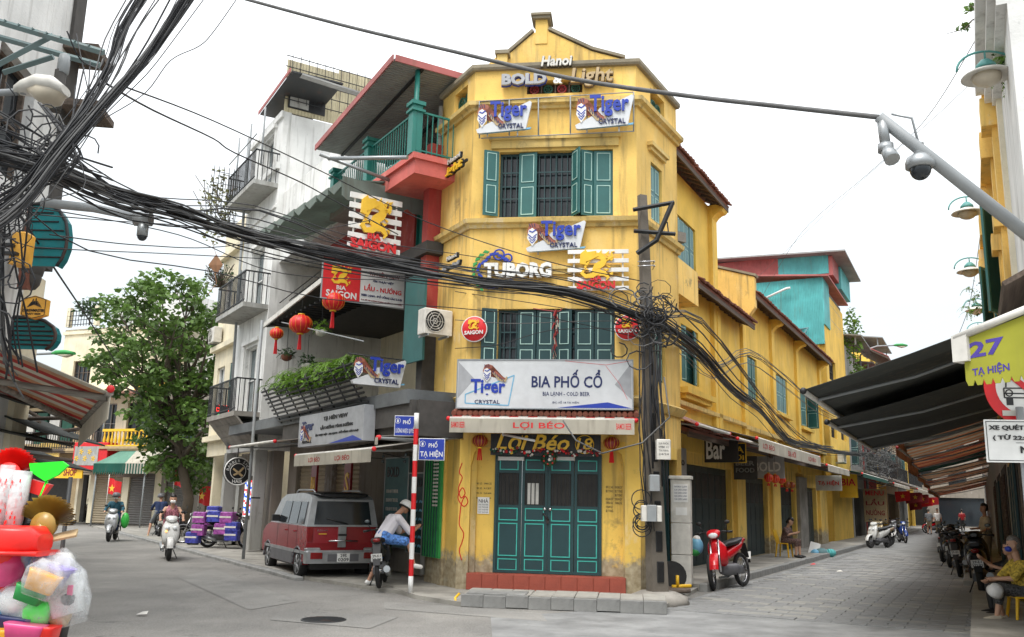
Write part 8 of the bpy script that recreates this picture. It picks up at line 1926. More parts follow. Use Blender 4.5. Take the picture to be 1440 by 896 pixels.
    mb=MB('paint_grey'); mb.loft([(.22,0,.34,.06,.08),(.02,0,.33,.12,.11),(-.25,0,.33,.13,.11),(-.5,.05,.30,.07,.07)],12,'x'); mb.box(-.62,-.1,-.09,-.06,.26,.31); mb.build('engine',th)
    mb=MB('steel'); mb.tube([(.1,-.12,.2),(-.3,-.15,.2)],.02,6); mb.tube([(-.28,-.15,.22),(-.78,-.16,.34)],[.045,.06],12); mb.build('exhaust',th)
    mb=MB('black'); mb.T=ST; mb.tube([(.2,.0,.98),(.25,.15,1.0),(.2,.33,.98)],.014,6); mb.tube([(.2,.0,.98),(.25,-.15,1.0),(.2,-.33,.98)],.014,6); mb.tube([(.23,.22,.99),(.2,.33,.98)],.021,8); mb.tube([(.23,-.22,.99),(.2,-.33,.98)],.021,8); mb.build('handlebar',th)
    for y_ in (.24,-.24): mb=MB('black'); mb.T=ST; mb.tube([(.22,y_*.8,1.0),(.2,y_,1.12)],.007,5); mb.ball((.2,y_*1.05,1.16),(.014,.055,.035),10,6); mb.m('glass_pale'); mb.ball((.188,y_*1.05,1.16),(.006,.047,.028),10,6); mb.build('mirror',th)
    mb=MB('headlamp'); 
    if sc:
        mb.ball((.50,.085,.78),(.03,.055,.045),12,6); mb.ball((.50,-.085,.78),(.03,.055,.045),12,6); mb.T=ST; mb.ball((.40,0,.975),(.035,.085,.035),12,6)
        if lit: spec('lit_amber',(1.,.55,.15),.3,'emit',e=1.5); mb.T=None; mb.m('lit_amber'); mb.ball((.52,-.11,.70),(.02,.03,.022),10,6)
    else: mb.T=ST; mb.ball((.43,0,.93),(.03,.085,.05),12,6)
    mb.build('headlight',th)
    zr=.76 if sc else .84; mb=MB('tail_red'); mb.ball((-.84 if sc else -.80,0,zr),(.04,.07,.04),10,6); mb.build('tail_light',th)
    mb=MB('black'); mb.slab([(-.78,-.07,zr-.06),(-.78,.07,zr-.06),(-.92,.06,.42),(-.92,-.06,.42)],.015); mb.tube([(-.2,.1,.25),(-.1,.22,.01)],.012,5); mb.tube([(-.6,.14,.5),(-.58,.14,.3)],.02,6); mb.build('mudguard',th)
    mb=MB('white'); mb.T=T3(-.885,0,.55)@RZ(-pi/2)@RX(.35); mb.box(-.095,.095,-.004,0,-.07,.07)
    pl_=mb.build('number_plate',th)
    if plate: mb=MB('black'); mb.T=T3(-.885,0,.55)@RZ(-pi/2)@RX(.35); addtext(mb,plate[0],-.07,.07,.01,.055,-.004,.002,.01); addtext(mb,plate[1],-.08,.08,-.055,-.008,-.004,.002,.01); mb.build('lettering',pl_)
    return th
def gm(px,py,head,z=0.,lean=0.,fwd=0.):
    """ground frame: heading in degrees from +x (world), optional lean"""
    g=G(px,py,z); return Matrix.Translation((g.x,g.y,z))@RZ(radians(head))@RX(radians(lean))@T3(fwd,0,0)
HL=degrees(atan2(-L.d.y,-L.d.x))     # heading up the left street
HW=degrees(atan2(WD.y,WD.x))
# riders coming down the left street
m1=gm(241,787,HL+180-0,0,0,-.6); m1=Matrix.Translation(G(240,789,0)+Vector((-.3,.6,0)))@RZ(radians(-68))
motorbike('white scooter ridden by the woman in the street, right indicator glowing',m1,'paint_white','scooter',lit=True)
spec('floral_top',(.42,.16,.2),.8,'plain',var=.9,scale=30); spec('grey_cloth',(.16,.17,.18),.9); spec('teal_cloth',(.02,.09,.13),.85,'plain',var=.3); spec('blue_print',(.08,.2,.5),.8,'plain',var=.8,scale=22); spec('floral_yellow',(.5,.36,.05),.8,'plain',var=.7,scale=28); spec('dark_print',(.06,.06,.06),.8,'plain',var=1.5,scale=45); spec('brown_print',(.12,.07,.06),.8,'plain',var=1.2,scale=38); spec('khaki',(.2,.16,.1),.85); spec('shirt_white',(.62,.60,.64),.8,'plain',var=.06); spec('cream_cloth',(.5,.44,.34),.8); spec('navy_cloth',(.015,.03,.09),.85)
person('woman in a bare shouldered floral dress and white face mask riding the white scooter',m1.to_translation(),radians(-68),dict(RIDE,head=(0,0,1.46)),'skin','floral_top','floral_top',leg=.42,mask='white',shoe='white',vox=.013,strap=True,build=.92,hairlen=.0)
m2=Matrix.Translation(G(150,762,0)+Vector((-.1,.6,0)))@RZ(radians(-76)); motorbike('silver scooter ridden by the man in a dark blue jacket',m2,'paint_silver','scooter')
person('man in a dark blue jacket, dark helmet and white mask riding the silver scooter',m2.to_translation(),radians(-76),RIDE,'skin','teal_cloth','navy_cloth',sleeve=.95,hat='paint_grey',mask='white',vox=.016)
mb=MB('bright_green'); p=m2.to_translation(); mb.ball((p.x+.42,p.y-.1,.68),(.14,.12,.26),10,8); o=mb.build('green_bag'); tag(o,'green cloth bag hanging at the side of the silver scooter','bag')
m3=gm(222,756,115,0,0,.3); motorbike('dark motorbike ridden away from the camera behind the woman',m3,'paint_black','underbone')
person('rider in dark jacket, grey helmet and shorts going away behind the woman',m3.to_translation(),radians(115),dict(RIDE,fL=(-.2,.34,.09),kL=(.1,.26,.52)),'skin_tan','navy_cloth','grey_cloth',leg=.5,sleeve=.9,hat='paint_grey',shoe='tan',vox=.016)
# parked bikes on the left
rs=random.Random(6)
for i,(px,py,hd_,c,st,lb) in enumerate(((268,765,200,'paint_black','underbone','black parked motorbike nearest to the woman rider'),(284,766,190,'paint_grey','underbone','grey parked motorbike, second in the row left of the loaded one'),(300,768,205,'paint_black','scooter','dark scooter parked just left of the loaded motorbike'),(186,738,20,'paint_red','underbone','red motorbike parked by the far shutters'),(203,738,160,'paint_black','underbone','black motorbike parked beside the red one at the far shutters'),(105,733,0,'paint_silver','scooter','silver scooter parked at the far left behind the broom'),(247,742,15,'paint_black','underbone','dark motorbike parked under the tree'),(335,752,170,'paint_silver','scooter','pale scooter standing behind the loaded motorbike'))):
    motorbike(lb,gm(px,py,hd_,.02,rs.uniform(-6,6)),c,st,group='motorbikes parked along the left street')
mL=gm(318,771,-8,.06,-3); motorbike('motorbike loaded with purple and blue drink packs on the left pavement',mL,'paint_black','underbone')
spec('purple_pack',(.30,.08,.30),.3,'plain',var=.5,scale=14); spec('blue_pack',(.06,.07,.34),.3,'plain',var=.5,scale=14)
for i,(x,y,z,a,c) in enumerate(((-.75,.33,.50,0,'purple_pack'),(-.75,.33,.86,0,'purple_pack'),(-.30,.33,.90,0,'blue_pack'),(.1,.33,.88,0,'purple_pack'),(-.05,.33,.55,0,'purple_pack'),(.28,.33,.60,0,'blue_pack'),(-.9,.33,.28,0,'blue_pack'),(.3,.33,.38,0,'blue_pack'),(-.5,.0,1.05,0,'blue_pack'),(-.1,-.3,.9,0,'purple_pack'),(-.75,-.3,.8,0,'purple_pack'))):
    mb=MB(c); mb.T=mL@T3(x,-y if y>0 else -y,z); mb.bbox(-.2,.2,-.13,.13,-.16,.16,.03); mb.m('offwhite'); mb.bbox(-.2,.16,-.135,-.128,-.02,.03,.002)
    o=mb.build('drink_pack'); tag(o,('lower rear purple','upper rear purple','top blue, middle','top purple, front','middle purple','right blue','lowest blue, rear','lowest blue, front','blue one across the saddle','purple one on the far side, front','purple one on the far side, rear')[i]+' drink pack tied on the loaded motorbike','drink pack','drink packs tied on the loaded motorbike')
# the man looking at his phone
mM=gm(533,828,93,.06,-5,.62); motorbike('black motorbike parked tail towards the camera under the man with the phone',mM,'paint_black','underbone',plate=('29-K1','38.20'))
mp=mM.to_translation(); person('man in white T-shirt, blue shorts and white helmet bent over his phone on the motorbike',(mp.x+.26,mp.y-.13,.06),radians(32),dict(pel=(-.30,.02,.86),chest=(-.07,-.02,1.24),head=(.11,-.05,1.41),eL=(.14,.2,.95),eR=(.14,-.26,.95),hL=(.34,.02,1.05),hR=(.34,-.12,1.05),kL=(-.20,.30,.50),kR=(.12,-.22,.80),fL=(-.40,.30,.09),fR=(.20,-.30,.42)),'skin_tan','shirt_white','blue_print',leg=.45,hat='white',shoe='white',vox=.010,look=.55)
mb=MB('black'); P_=Matrix.Translation((mp.x+.26,mp.y-.13,.06))@RZ(radians(32)); mb.T=P_@T3(.43,-.05,1.07)@RY(-.6); mb.bbox(-.075,.075,-.04,.04,0,.01,.003); o=mb.build('phone'); tag(o,'black mobile phone held by the man on the parked motorbike','phone')
# right side: red motorbike, woman on yellow chair
mR=Matrix.Translation((4.5,18.6,0))@RZ(radians(231))@RX(radians(7))@Matrix.Scale(1.12,4)
motorbike('shiny red motorbike parked at the kerb facing the camera',mR,'paint_red','underbone',steer=.35,name='motorbike')
mb=MB('sky_blue'); mb.T=mR@T3(.32,-.38,.78); mb.ball((0,0,0),(.1,.13,.16),10,8); mb.m('green'); mb.ball((.02,-.03,-.1),(.09,.11,.08),8,6); mb.m('white'); mb.ball((0,.02,.12),(.06,.08,.07),8,6); o=mb.build('plastic_bag'); tag(o,'blue green and white plastic bag hung on the red motorbike handlebar','bag')
def plastic_chair(label,loc,rz,h=.42,back=True,mat='yellow_plastic',grp=None):
    th=thing('plastic_stool' if not back else 'plastic_chair',label,'chair' if back else 'stool',loc,rz,grp); mb=MB(mat); mb.bbox(-.19,.19,-.19,.19,h-.025,h,.015); mb.build('seat',th)
    for sx in (-1,1):
        for sy in (-1,1): mb=MB(mat); mb.tube([(sx*.16,sy*.16,h-.02),(sx*.20,sy*.20,0)],[.028,.022],4); mb.build('leg',th)
    if back: mb=MB(mat); mb.slab([(-.17,-.17,h),(-.17,.17,h),(-.27,.16,h+.38),(-.27,-.16,h+.38)],.02); mb.build('backrest',th)
    return th
gc=G(1103,783,.14); plastic_chair('yellow plastic chair under the woman looking down at the kerb',(gc.x,gc.y,.13),radians(-35)); person('woman in a dark patterned dress seated on the yellow chair at the kerb',(gc.x+.04,gc.y,.12),radians(-35),dict(SIT,head=(.19,0,1.06)),'skin','brown_print','brown_print',leg=.68,sleeve=.4,hairlen=.06,shoe='black',vox=.013,look=.5)
# rubbish bags
g=G(1150,783,0); mb=MB('white'); mb.slab([(g.x-.35,g.y,.05),(g.x,g.y-.1,.02),(g.x+.12,g.y,.42),(g.x-.18,g.y+.1,.5)],.05); mb.m('teal_faded'); mb.ball((g.x+.12,g.y,.14),(.24,.2,.15),9,6); mb.m('sky_blue'); mb.ball((g.x-.1,g.y-.05,.12),(.16,.15,.13),8,6); mb.m('teal_corr'); mb.ball((g.x+.45,g.y+.05,.13),(.2,.18,.14),8,6); o=mb.build('rubbish_bags'); tag(o,'white sheet and teal rubbish bags lying at the kerb past the woman','rubbish')
for i,(px,py,c) in enumerate(((1143,795,'red'),(1114,797,'offwhite'),(870,846,'offwhite'),(640,848,'offwhite'),(780,850,'tan'),(200,866,'offwhite'),(1180,805,'offwhite'))):
    g=G(px,py,0); mb=MB(c); mb.add([(g.x-.07,g.y-.04,.02),(g.x+.08,g.y-.05,.03),(g.x+.06,g.y+.05,.06),(g.x-.05,g.y+.06,.025),(g.x,g.y,.055)],[(0,1,4),(1,2,4),(2,3,4),(3,0,4)]); o=mb.build('litter_scrap'); tag(o,('red scrap on the road by the kerb before the seated woman','white scrap on the road nearest the seated woman','small pale scrap on the road right of the step','pale scrap at the grate','brownish scrap in front of the step','white scrap on the asphalt at the bottom left','pale scrap in the middle of the right street')[i],'litter')
# parked scooters further down the right street
for i,(s_,o_,hd_,c,st,lb) in enumerate(((20.5,2.1,215,'paint_white','scooter','white scooter parked beyond the rubbish bags, nearest of the far group'),(22.0,2.0,210,'paint_gold','scooter','beige gold scooter parked second in the far group'),(23.6,2.0,218,'paint_gold','scooter','beige scooter parked third in the far group'),(28.0,2.4,260,'paint_blue','underbone','blue and black motorbike parked side on past the beige scooters'),(30,2.0,220,'paint_grey','scooter','grey scooter behind the blue motorbike'),(50,2.6,200,'paint_red','underbone','red motorbike parked far down the right street'),(54,2.4,205,'paint_grey','scooter','grey scooter far down the right street near the flags'))):
    motorbike(lb,W.M@T3(s_,-o_,0)@RZ(radians(hd_-HW)),c,st,group='motorbikes parked on the left side of the right street')
for i,(s_,o_,po,lb,kw) in enumerate(((46.5,2.6,STAND,'man in grey shirt and beige shorts standing far down the right street',dict(top='grey_cloth',bottom='khaki',leg=.5,hair='hair_grey')),(49.5,3.0,STAND,'person in white T-shirt beside the far parked motorbikes',dict(top='white',bottom='khaki')),(66,6.0,WALK,'person all in white walking away at the end of the right street',dict(top='white',bottom='white',sleeve=.9)),(60,8.2,STAND,'distant person in dark clothes near the end of the right street',dict(top='black',bottom='black')),(62,4.2,STAND,'distant person in red near the hanging flags',dict(top='dark_red',bottom='black')))):
    person(lb,W.W(s_,-o_,0),radians(HW+(20 if i!=1 else 180)),po,vox=.03,**kw)
# flags and red lanterns at the far end
for i in range(9):
    s_=44+i*2.3; mb=MB('dark_red' if i%3 else 'red'); x=rs.uniform(1.2,2.6); z=rs.uniform(2.2,3.0); mb.T=W.M@T3(s_,-x,z)@RZ(rs.uniform(1.2,2.1)); mb.prism([(0,0),(.95,-.06),(.9,-.75),(0,-.62)],-.01,.01); mb.m('gold'); mb.prism([(.45+(.17 if k%2==0 else .07)*sin(k*pi/5),-.35+(.17 if k%2==0 else .07)*cos(k*pi/5)) for k in range(10)],-.02,.02)
    o=mb.build('flag'); tag(o,('nearest','second nearest','third nearest','fourth nearest','middle','fourth farthest','third farthest','second farthest','farthest')[i]+' red star flag hung across the far right street','flag','flags far down the right street')
# black motorbikes at the right edge
motorbike('black motorbike parked tail to the camera on the right, the nearer and larger one',Matrix.Translation(G(1362,838,0)+Vector((.62,.62,0)))@RZ(radians(62))@RX(radians(-5))@Matrix.Scale(1.15,4),'paint_black','scooter',plate=('29-L1','372.83'))
motorbike('black motorbike parked on the right behind the nearer one',Matrix.Translation(G(1334,812,0)+Vector((.62,.62,0)))@RZ(radians(62))@RX(radians(-6))@Matrix.Scale(1.08,4),'paint_black','underbone',plate=('29-B2','126.06'))
for i,(y_,o_) in enumerate(((26.5,1.5),(29,1.6),(33,1.5),(37,1.6))): motorbike(('third black motorbike on the right side','fourth motorbike along the right side','dark scooter further along the right side','last dark scooter visible on the right side')[i],R.M@T3(Rs(y_),-o_,0)@RZ(radians(rs.uniform(150,200))),'paint_black','scooter',group='dark motorbikes along the right side')
p=atY(1404,790,23.5); person('man in cream T-shirt and brown trousers standing at the right edge',(.75+.517*23.5-.55,23.5,.1),radians(170),dict(STAND,eR=(.05,-.22,1.1),hR=(.28,-.1,1.08),hL=(.2,.25,1.02)),'skin_tan','cream_cloth','khaki',leg=.6,vox=.016)
ge=G(1440,872,.1); ex,ey=ge.x+.02,ge.y-.05
plastic_chair('yellow plastic stool under the elderly woman at the right edge',(ex,ey,.12),radians(170),.32,False)
person('grey haired elderly woman in yellow floral blouse seated on the stool at the right edge',(ex,ey,.06),radians(172),dict(pel=(0,0,.40),chest=(.05,0,.80),head=(.11,0,1.03),eL=(.2,.2,.60),eR=(.22,-.22,.58),hL=(.40,.07,.58),hR=(.44,-.08,.54),kL=(.34,.1,.47),kR=(.36,-.12,.45),fL=(.42,.1,.1),fR=(.26,-.14,.08)),'skin','floral_yellow','dark_print',leg=.78,sleeve=.45,hair='hair_grey',mask='blue',shoe='cream_cloth',vox=.009,s=1.06)
person('seated person behind the elderly woman holding out a hand',(ex+.35,ey+.8,.06),radians(178),dict(SIT,pel=(0,0,.4),chest=(.05,0,.8),head=(.1,0,1.02),hR=(.5,-.05,.86),eR=(.25,-.2,.72)),'skin','black','black',vox=.014)
mb=MB('white'); mb.T=Matrix.Translation((ex-.50,ey-.14,.52)); mb.lathe([(.12,-.03),(.10,.0),(.095,.05),(.06,.085),(.001,.09)],18,RX(.9)); o=mb.build('white_hat'); tag(o,'white hat held on the knee of the elderly woman','hat')
# left far people
for i,(px,py,po,rz_,lb,kw) in enumerate(((122,734,SIT,-60,'person in white shirt squatting far left by the parked scooters',dict(top='white',bottom='black')),(102,733,SIT,-80,'person in pale top sitting far left beside the other one',dict(top='offwhite',bottom='grey_cloth')),(381,757,SIT,-60,'person in black sitting on a teal stool behind the van',dict(top='black',bottom='black')))):
    g=G(px,py,.06); person(lb,(g.x,g.y,.05),radians(rz_),po,vox=.022,**kw)
g=G(379,757,.06); plastic_chair('teal plastic stool under the person in black behind the van',(g.x,g.y,.06),0,.42,False,'teal_corr')
# ================================================================== the red van
vd=Vector((L.d.x,L.d.y)); va=atan2(-vd.y,-vd.x)-.07
gv=G(417,813,0); VM=Matrix.Translation((gv.x,gv.y,0))@RZ(va)@T3(-.0,-.72,0)   # origin under the rear axle, +x forward
vn=thing('van','small red and silver van parked on the left with number plate 29S 0209','van',mtx=VM)
LN,HW_=2.55,.74
def vsec(zs): return zs
# body side profile (x,z) from rear bumper to nose
def shell(mat,prof,y,name,inset_top=0.,z_in=1.0):
    n=len(prof); mb=MB(mat); yy=lambda z: y-(max(0,z-z_in)*inset_top); vs=[(x,-yy(z),z) for x,z in prof]+[(x,yy(z),z) for x,z in prof]
    mb.add(vs,[tuple(range(n)),tuple(range(2*n-1,n-1,-1))]+[((i+1)%n,i,n+i,n+(i+1)%n) for i in range(n)],False); return mb
wa=lambda cx:[(cx+.33*cos(a),.28+.34*sin(a)) for a in [pi-i*pi/10 for i in range(11)]]
prof=[(-.56,.38)]+wa(0)[0:]+[]
low=[(-.58,.40),(-.34,.34)]+wa(0)+[(.34,.26)]+[(LN-.34,.26)]+wa(LN)+[(LN+.34,.36),(LN+.52,.40),(LN+.60,.55),(LN+.58,.80),(LN+.30,.95),(LN-.12,1.04),(-.58,1.04),(-.62,.72)]
mb=shell('paint_maroon',low,HW_,'b'); bo=mb.build('body',vn)
cab=[(-.60,1.04),(LN-.10,1.04),(LN-.62,1.56),(LN-.95,1.66),(.3,1.70),(-.35,1.66),(-.50,1.58)]
mb=shell('paint_silver',cab,HW_,'c',.17,1.04); mb.build('cabin',vn)
mb=MB('paint_black'); mb.loft([(-.52,0,1.655,.52,.03),(-.3,0,1.69,.60,.035),(.2,0,1.71,.58,.03)],12,'x'); mb.build('roof_spoiler',vn)
for y_ in (.5,-.5): mb=MB('paint_silver'); mb.tube([(-.2,y_,1.70),(-.05,y_,1.76),(1.1,y_,1.76),(1.25,y_,1.70)],.018,6); mb.build('roof_rail',vn)
mb=MB('glass'); yg=lambda z: HW_-(z-1.04)*.17+.004
for y_s in (1,-1):
    for (x0,x1,x0t,x1t) in ((-.34,.10,-.30,.12),(.17,.80,.19,.80),(.88,1.72,.88,1.46)):
        mb=MB('glass'); a,b=1.07,1.52; vs=[(x0,y_s*yg(a),a),(x1,y_s*yg(a),a),(x1t,y_s*yg(b),b),(x0t,y_s*yg(b),b)]; mb.slab(vs if y_s<0 else vs[::-1],-.012); mb.build('side_window',vn)
    mb=MB('paint_silver'); mb.box(-.5,LN+.3,y_s*HW_,y_s*(HW_+.014),.50,.56); mb.m('paint_grey'); mb.box(.36,LN-.36,y_s*(HW_-.01),y_s*(HW_+.02),.27,.5); mb.build('side_moulding',vn)
    for x_ in (.14,.84,1.76): mb=MB('black'); mb.box(x_-.004,x_+.004,y_s*HW_,y_s*(HW_+.003),.56,1.04); mb.build('door_gap',vn)
    for x_ in (.3,1.0): mb=MB('paint_maroon'); mb.tube([(x_-.07,y_s*(HW_+.02),.92),(x_+.07,y_s*(HW_+.02),.92)],.015,6); mb.build('door_handle',vn)
    mb=MB('paint_grey')
    for cx in (0,LN):
        for i in range(10): 
            a0,a1=pi-i*pi/10,pi-(i+1)*pi/10; mb.tube([(cx+.34*cos(a0),y_s*(HW_+.0),.28+.34*sin(a0)),(cx+.34*cos(a1),y_s*(HW_+.0),.28+.34*sin(a1))],.022,5)
    mb.m('paint_silver'); mb.build('wheel_arch',vn)
    mb=MB('black'); mb.bbox(1.62,1.74,y_s*HW_,y_s*(HW_+.16),1.08,1.22,.01) if y_s>0 else mb.bbox(1.62,1.74,-(HW_+.16),-HW_,1.08,1.22,.01); mb.build('wing_mirror',vn)
    for cx in (0,LN):
        T_=VM@T3(cx,y_s*(HW_-.09),.28); mb=MB('rubber'); mb.lathe([(.20,-.085),(.265,-.085),(.285,-.05),(.285,.05),(.265,.085),(.20,.085)],28,RX(pi/2)); ty=mb.build('tyre',vn,T_)
        mb=MB('paint_silver'); mb.lathe([(.2,.05),(.185,.02)],24,RX(pi/2*y_s*-1*-1)) if False else None
        mb.ring((0,y_s*.07,0),.185,.018,'y',24,6); mb.tube([(0,0,0),(0,y_s*.085,0)],.06,12)
        for a in range(5): mb.tube([(0,y_s*.07,0),(.18*cos(a*1.257),y_s*.068,.18*sin(a*1.257))],[.035,.03],5)
        mb.m('black'); mb.lathe([(.001,0),(.185,0)],20,T3(0,y_s*.02,0)@RX(pi/2)); mb.build('rim',ty,T_)
# rear face
mb=MB('glass'); a,b=1.08,1.54; mb.slab([(-.609,-.60,a),(-.609,.60,a),(-.53,.54,b),(-.53,-.54,b)][::-1],.014); mb.build('rear_window',vn)
mb=MB('paint_silver'); mb.bbox(-.72,-.50,-HW_-.02,HW_+.02,.33,.58,.03); mb.bbox(-.66,-.50,-HW_-.01,-.45,.58,.63,.02); mb.bbox(-.66,-.50,.45,HW_+.01,.58,.63,.02); mb.build('bumper',vn)
mb=MB('paint_grey'); mb.box(-.732,-.718,-.32,.32,.37,.51); mb.build('plate_recess',vn)
mb=MB('tail_red')
for y_ in (.55,-.55): mb=MB('tail_red'); mb.bbox(-.745,-.70,y_-.12,y_+.12,.42,.54,.01); mb.build('reflector',vn); mb=MB('tail_red'); mb.bbox(-.635,-.58,(HW_-.07)*(1 if y_>0 else -1)-.05,(HW_-.07)*(1 if y_>0 else -1)+.05,.75,1.02,.01); mb.build('tail_light',vn)
mb=MB('paint_silver'); mb.bbox(-.655,-.60,-.06,.10,.64,1.06,.01); mb.m('black'); mb.box(-.665,-.655,-.07,.11,.86,.90); mb.build('tailgate_panel',vn); mb=MB('chrome'); mb.tube([(-.66,-.30,.76),(-.68,0,.77),(-.66,.30,.76)],.017,6); mb.build('tailgate_handle',vn)
mb=MB('black'); mb.tube([(-.63,-.1,1.09),(-.60,.35,1.2)],.01,5); mb.build('rear_wiper',vn)
RM_=T3(-.733,0,.44)@RZ(-pi/2); mb=MB('white'); mb.T=RM_; mb.box(-.13,.13,-.006,0,-.085,.085); pl_=mb.build('number_plate',vn); mb=MB('black'); mb.T=RM_; addtext(mb,'29S',-.065,.065,.01,.072,-.006,.003,.02); addtext(mb,'0209',-.11,.11,-.07,-.005,-.006,.003,.02); mb.build('lettering',pl_)
mb=MB('chrome'); mb.T=T3(-.625,.42,.95)@RZ(-pi/2); addtext(mb,'SUZUKI',-.12,.10,0,.03,0,.004,.01); mb.m('gold'); mb.box(-.08,.08,-.004,0,-.06,-.045); mb.build('badge',vn)
mb=MB('headlamp'); mb.ball((LN+.5,.5,.72),(.08,.14,.09),10,6); mb.ball((LN+.5,-.5,.72),(.08,.14,.09),10,6); mb.build('headlight',vn)
mb=MB('glass'); mb.slab([(LN-.14,-.66,1.05),(LN-.14,.66,1.05),(LN-.63,.58,1.53),(LN-.63,-.58,1.53)],-.012); mb.build('windscreen',vn)
mb=MB('black'); mb.box(-.5,LN+.4,-.6,.6,.2,.4); mb.build('underbody',vn)
# ================================================================== street vendor's load of plastic goods (near left)
VY=6.6
def vp(px,py,dy=0.): return atY(px,py,VY+dy)
for n_,c_,k_ in (('plastic_red',(.8,.02,.015),{}),('plastic_green',(.02,.85,.02),{}),('plastic_white',(.7,.72,.72),{}),('plastic_pink',(.75,.08,.25),{}),('plastic_blue',(.05,.2,.5),{}),('plastic_purple',(.2,.12,.5),{}),('plastic_orange',(.85,.4,.02),{}),('straw',(.36,.22,.04),{})): spec(n_,c_,.3,**k_)
spec('clear_bag',(.75,.78,.8),.15,'clear',lo=.12,hi=.45); spec('net_bag',(.7,.7,.7),.4,'clear',lo=.35,hi=.8)
g=vp(30,900)
ct=thing('vendor_cart','cart frame loaded with plastic household goods at the bottom left','cart',(g.x,VY+.1,0))
mb=MB('iron'); 
for x in (-.6,-.08): 
    for y_ in (-.1,.5): mb.tube([(x,y_,0),(x,y_,1.75)],.018,6)
for z in (.45,.95,1.4): mb.tube([(-.6,-.1,z),(0,-.1,z)],.014,5); mb.tube([(-.6,.5,z),(0,.5,z)],.014,5)
mb.box(-.65,0,-.1,.5,.42,.45); mb.build('frame',ct)
for x in (-.5,-.1): mb=MB('rubber'); mb.ring((x,.2,.2),.17,.03,'y',20,6); mb.build('wheel',ct)
def item(name,label,cat,mb,grp='plastic goods on the vendor cart'): o=mb.build(name); return tag(o,label,cat,grp)
def fan_head(px,py,r_,mat,a0,a1,n,thick=.03,handle=None,dy=0):
    c=vp(px,py,dy); mb=MB(mat)
    for i in range(n):
        a=a0+(a1-a0)*i/(n-1); b=a+(a1-a0)/(n-1)*.42; rr=r_*(1+.05*((i*7)%3-1)); mb.add([(c.x+.06*cos(a),c.y-thick/2,c.z+.06*sin(a)),(c.x+rr*cos(a),c.y-thick*.8,c.z+rr*sin(a)),(c.x+rr*cos(b+.02),c.y+thick*.4,c.z+rr*sin(b+.02)),(c.x+.06*cos(b),c.y+thick/2,c.z+.06*sin(b)),(c.x+.06*cos(a),c.y+thick,c.z+.06*sin(a)),(c.x+rr*cos(a),c.y+thick,c.z+rr*sin(a))],[(0,1,2,3),(0,4,5,1),(3,2,5,4)],False)
    mb.lathe([(.001,-.02),(.09,-.02),(.09,.03),(.001,.03)],16,Matrix.Translation(c)@RX(pi/2)); return mb,c
mb,c=fan_head(14,668,.19,'plastic_red',.35,2.9,46); mb.tube([c,c+V((.0,.05,-.7))],.014,6); item('round_brush','bright red round bristle brush standing at the top of the vendor goods','brush',mb)
q=[vp(44,652),vp(90,649),vp(98,655),vp(84,668),vp(66,677),vp(46,664)]; mb=MB('plastic_green'); mb.slab(q,.03); mb.tube([q[4],vp(48,720)],.012,6); item('dustpan','bright green plastic dustpan above the red one','dustpan',mb)
q=[vp(42,672,.05),vp(76,682,.05),vp(64,698,.05),vp(38,690,.05)]; mb=MB('plastic_red'); mb.slab(q,.06); mb.tube([q[3],vp(30,740,.05)],.012,6); item('dustpan','red plastic dustpan just below the green one','dustpan',mb)
def roll(px0,py0,px1,py1,r_,label,dy=0):
    a=vp(px0,py0,dy); b=vp(px1,py1,dy); mb=MB('plastic_white'); mb.tube([a,a.lerp(b,.5),b],[r_*.9,r_,r_*.75],14); rr=random.Random(int(px0)); mb.m('plastic_red')
    d=(b-a).normalized(); s_=d.cross(V((0,1,0)))
    for i in range(26): f=rr.uniform(.1,.9); o_=rr.uniform(-.7,.7)*r_; p=a.lerp(b,f)+s_*o_; p.y-=sqrt(max(0,r_*r_-o_*o_))*1.0; mb.add([p-d*.012-s_*.006,p+d*.012-s_*.006,p+d*.012+s_*.006,p-d*.012+s_*.006],[(0,1,2,3)],False)
    mb.m('net_bag'); mb.tube([a+d*-.03,a.lerp(b,.5),b+d*.03],[r_*.98,r_*1.1,r_*.85],12); item('wrapped_brush_roll',label,'brush roll',mb)
roll(14,660,0,745,.065,'white wrapped brush roll with red print, leftmost of the two'); roll(32,668,17,745,.062,'white wrapped brush roll with red print, right of the other one',-.06)
mb,c=fan_head(63,738,.20,'straw',.0,2.75,40,.05,dy=-.05); item('straw_broom','brown straw fan broom head pointing up on the vendor load','broom',mb); mb=MB('straw'); mb.tube([c,c+V((-.05,0,-.1)),c+V((-.1,.05,-.55))],[.05,.03,.014],8); mb.m('plastic_orange'); item('broom_handle','yellow bound handle below the straw fan broom','handle',mb)
a=vp(0,745,-.2); b=vp(64,760,-.2); mb=MB('plastic_red'); w_=b.x-a.x+.3; mb.loft([(a.x-.3,a.y,a.z-.06,.14,.09,5),(b.x-.06,a.y,a.z-.06,.14,.09,5),(b.x,a.y,a.z-.08,.11,.06,3)],18,'x'); mb.m('plastic_red'); mb.loft([(a.x-.3,a.y,a.z-.15,.17,.018,5),(b.x+.03,a.y,a.z-.15,.17,.018,5)],16,'x'); item('plastic_basin','big red rectangular plastic basin turned upside down','basin',mb)
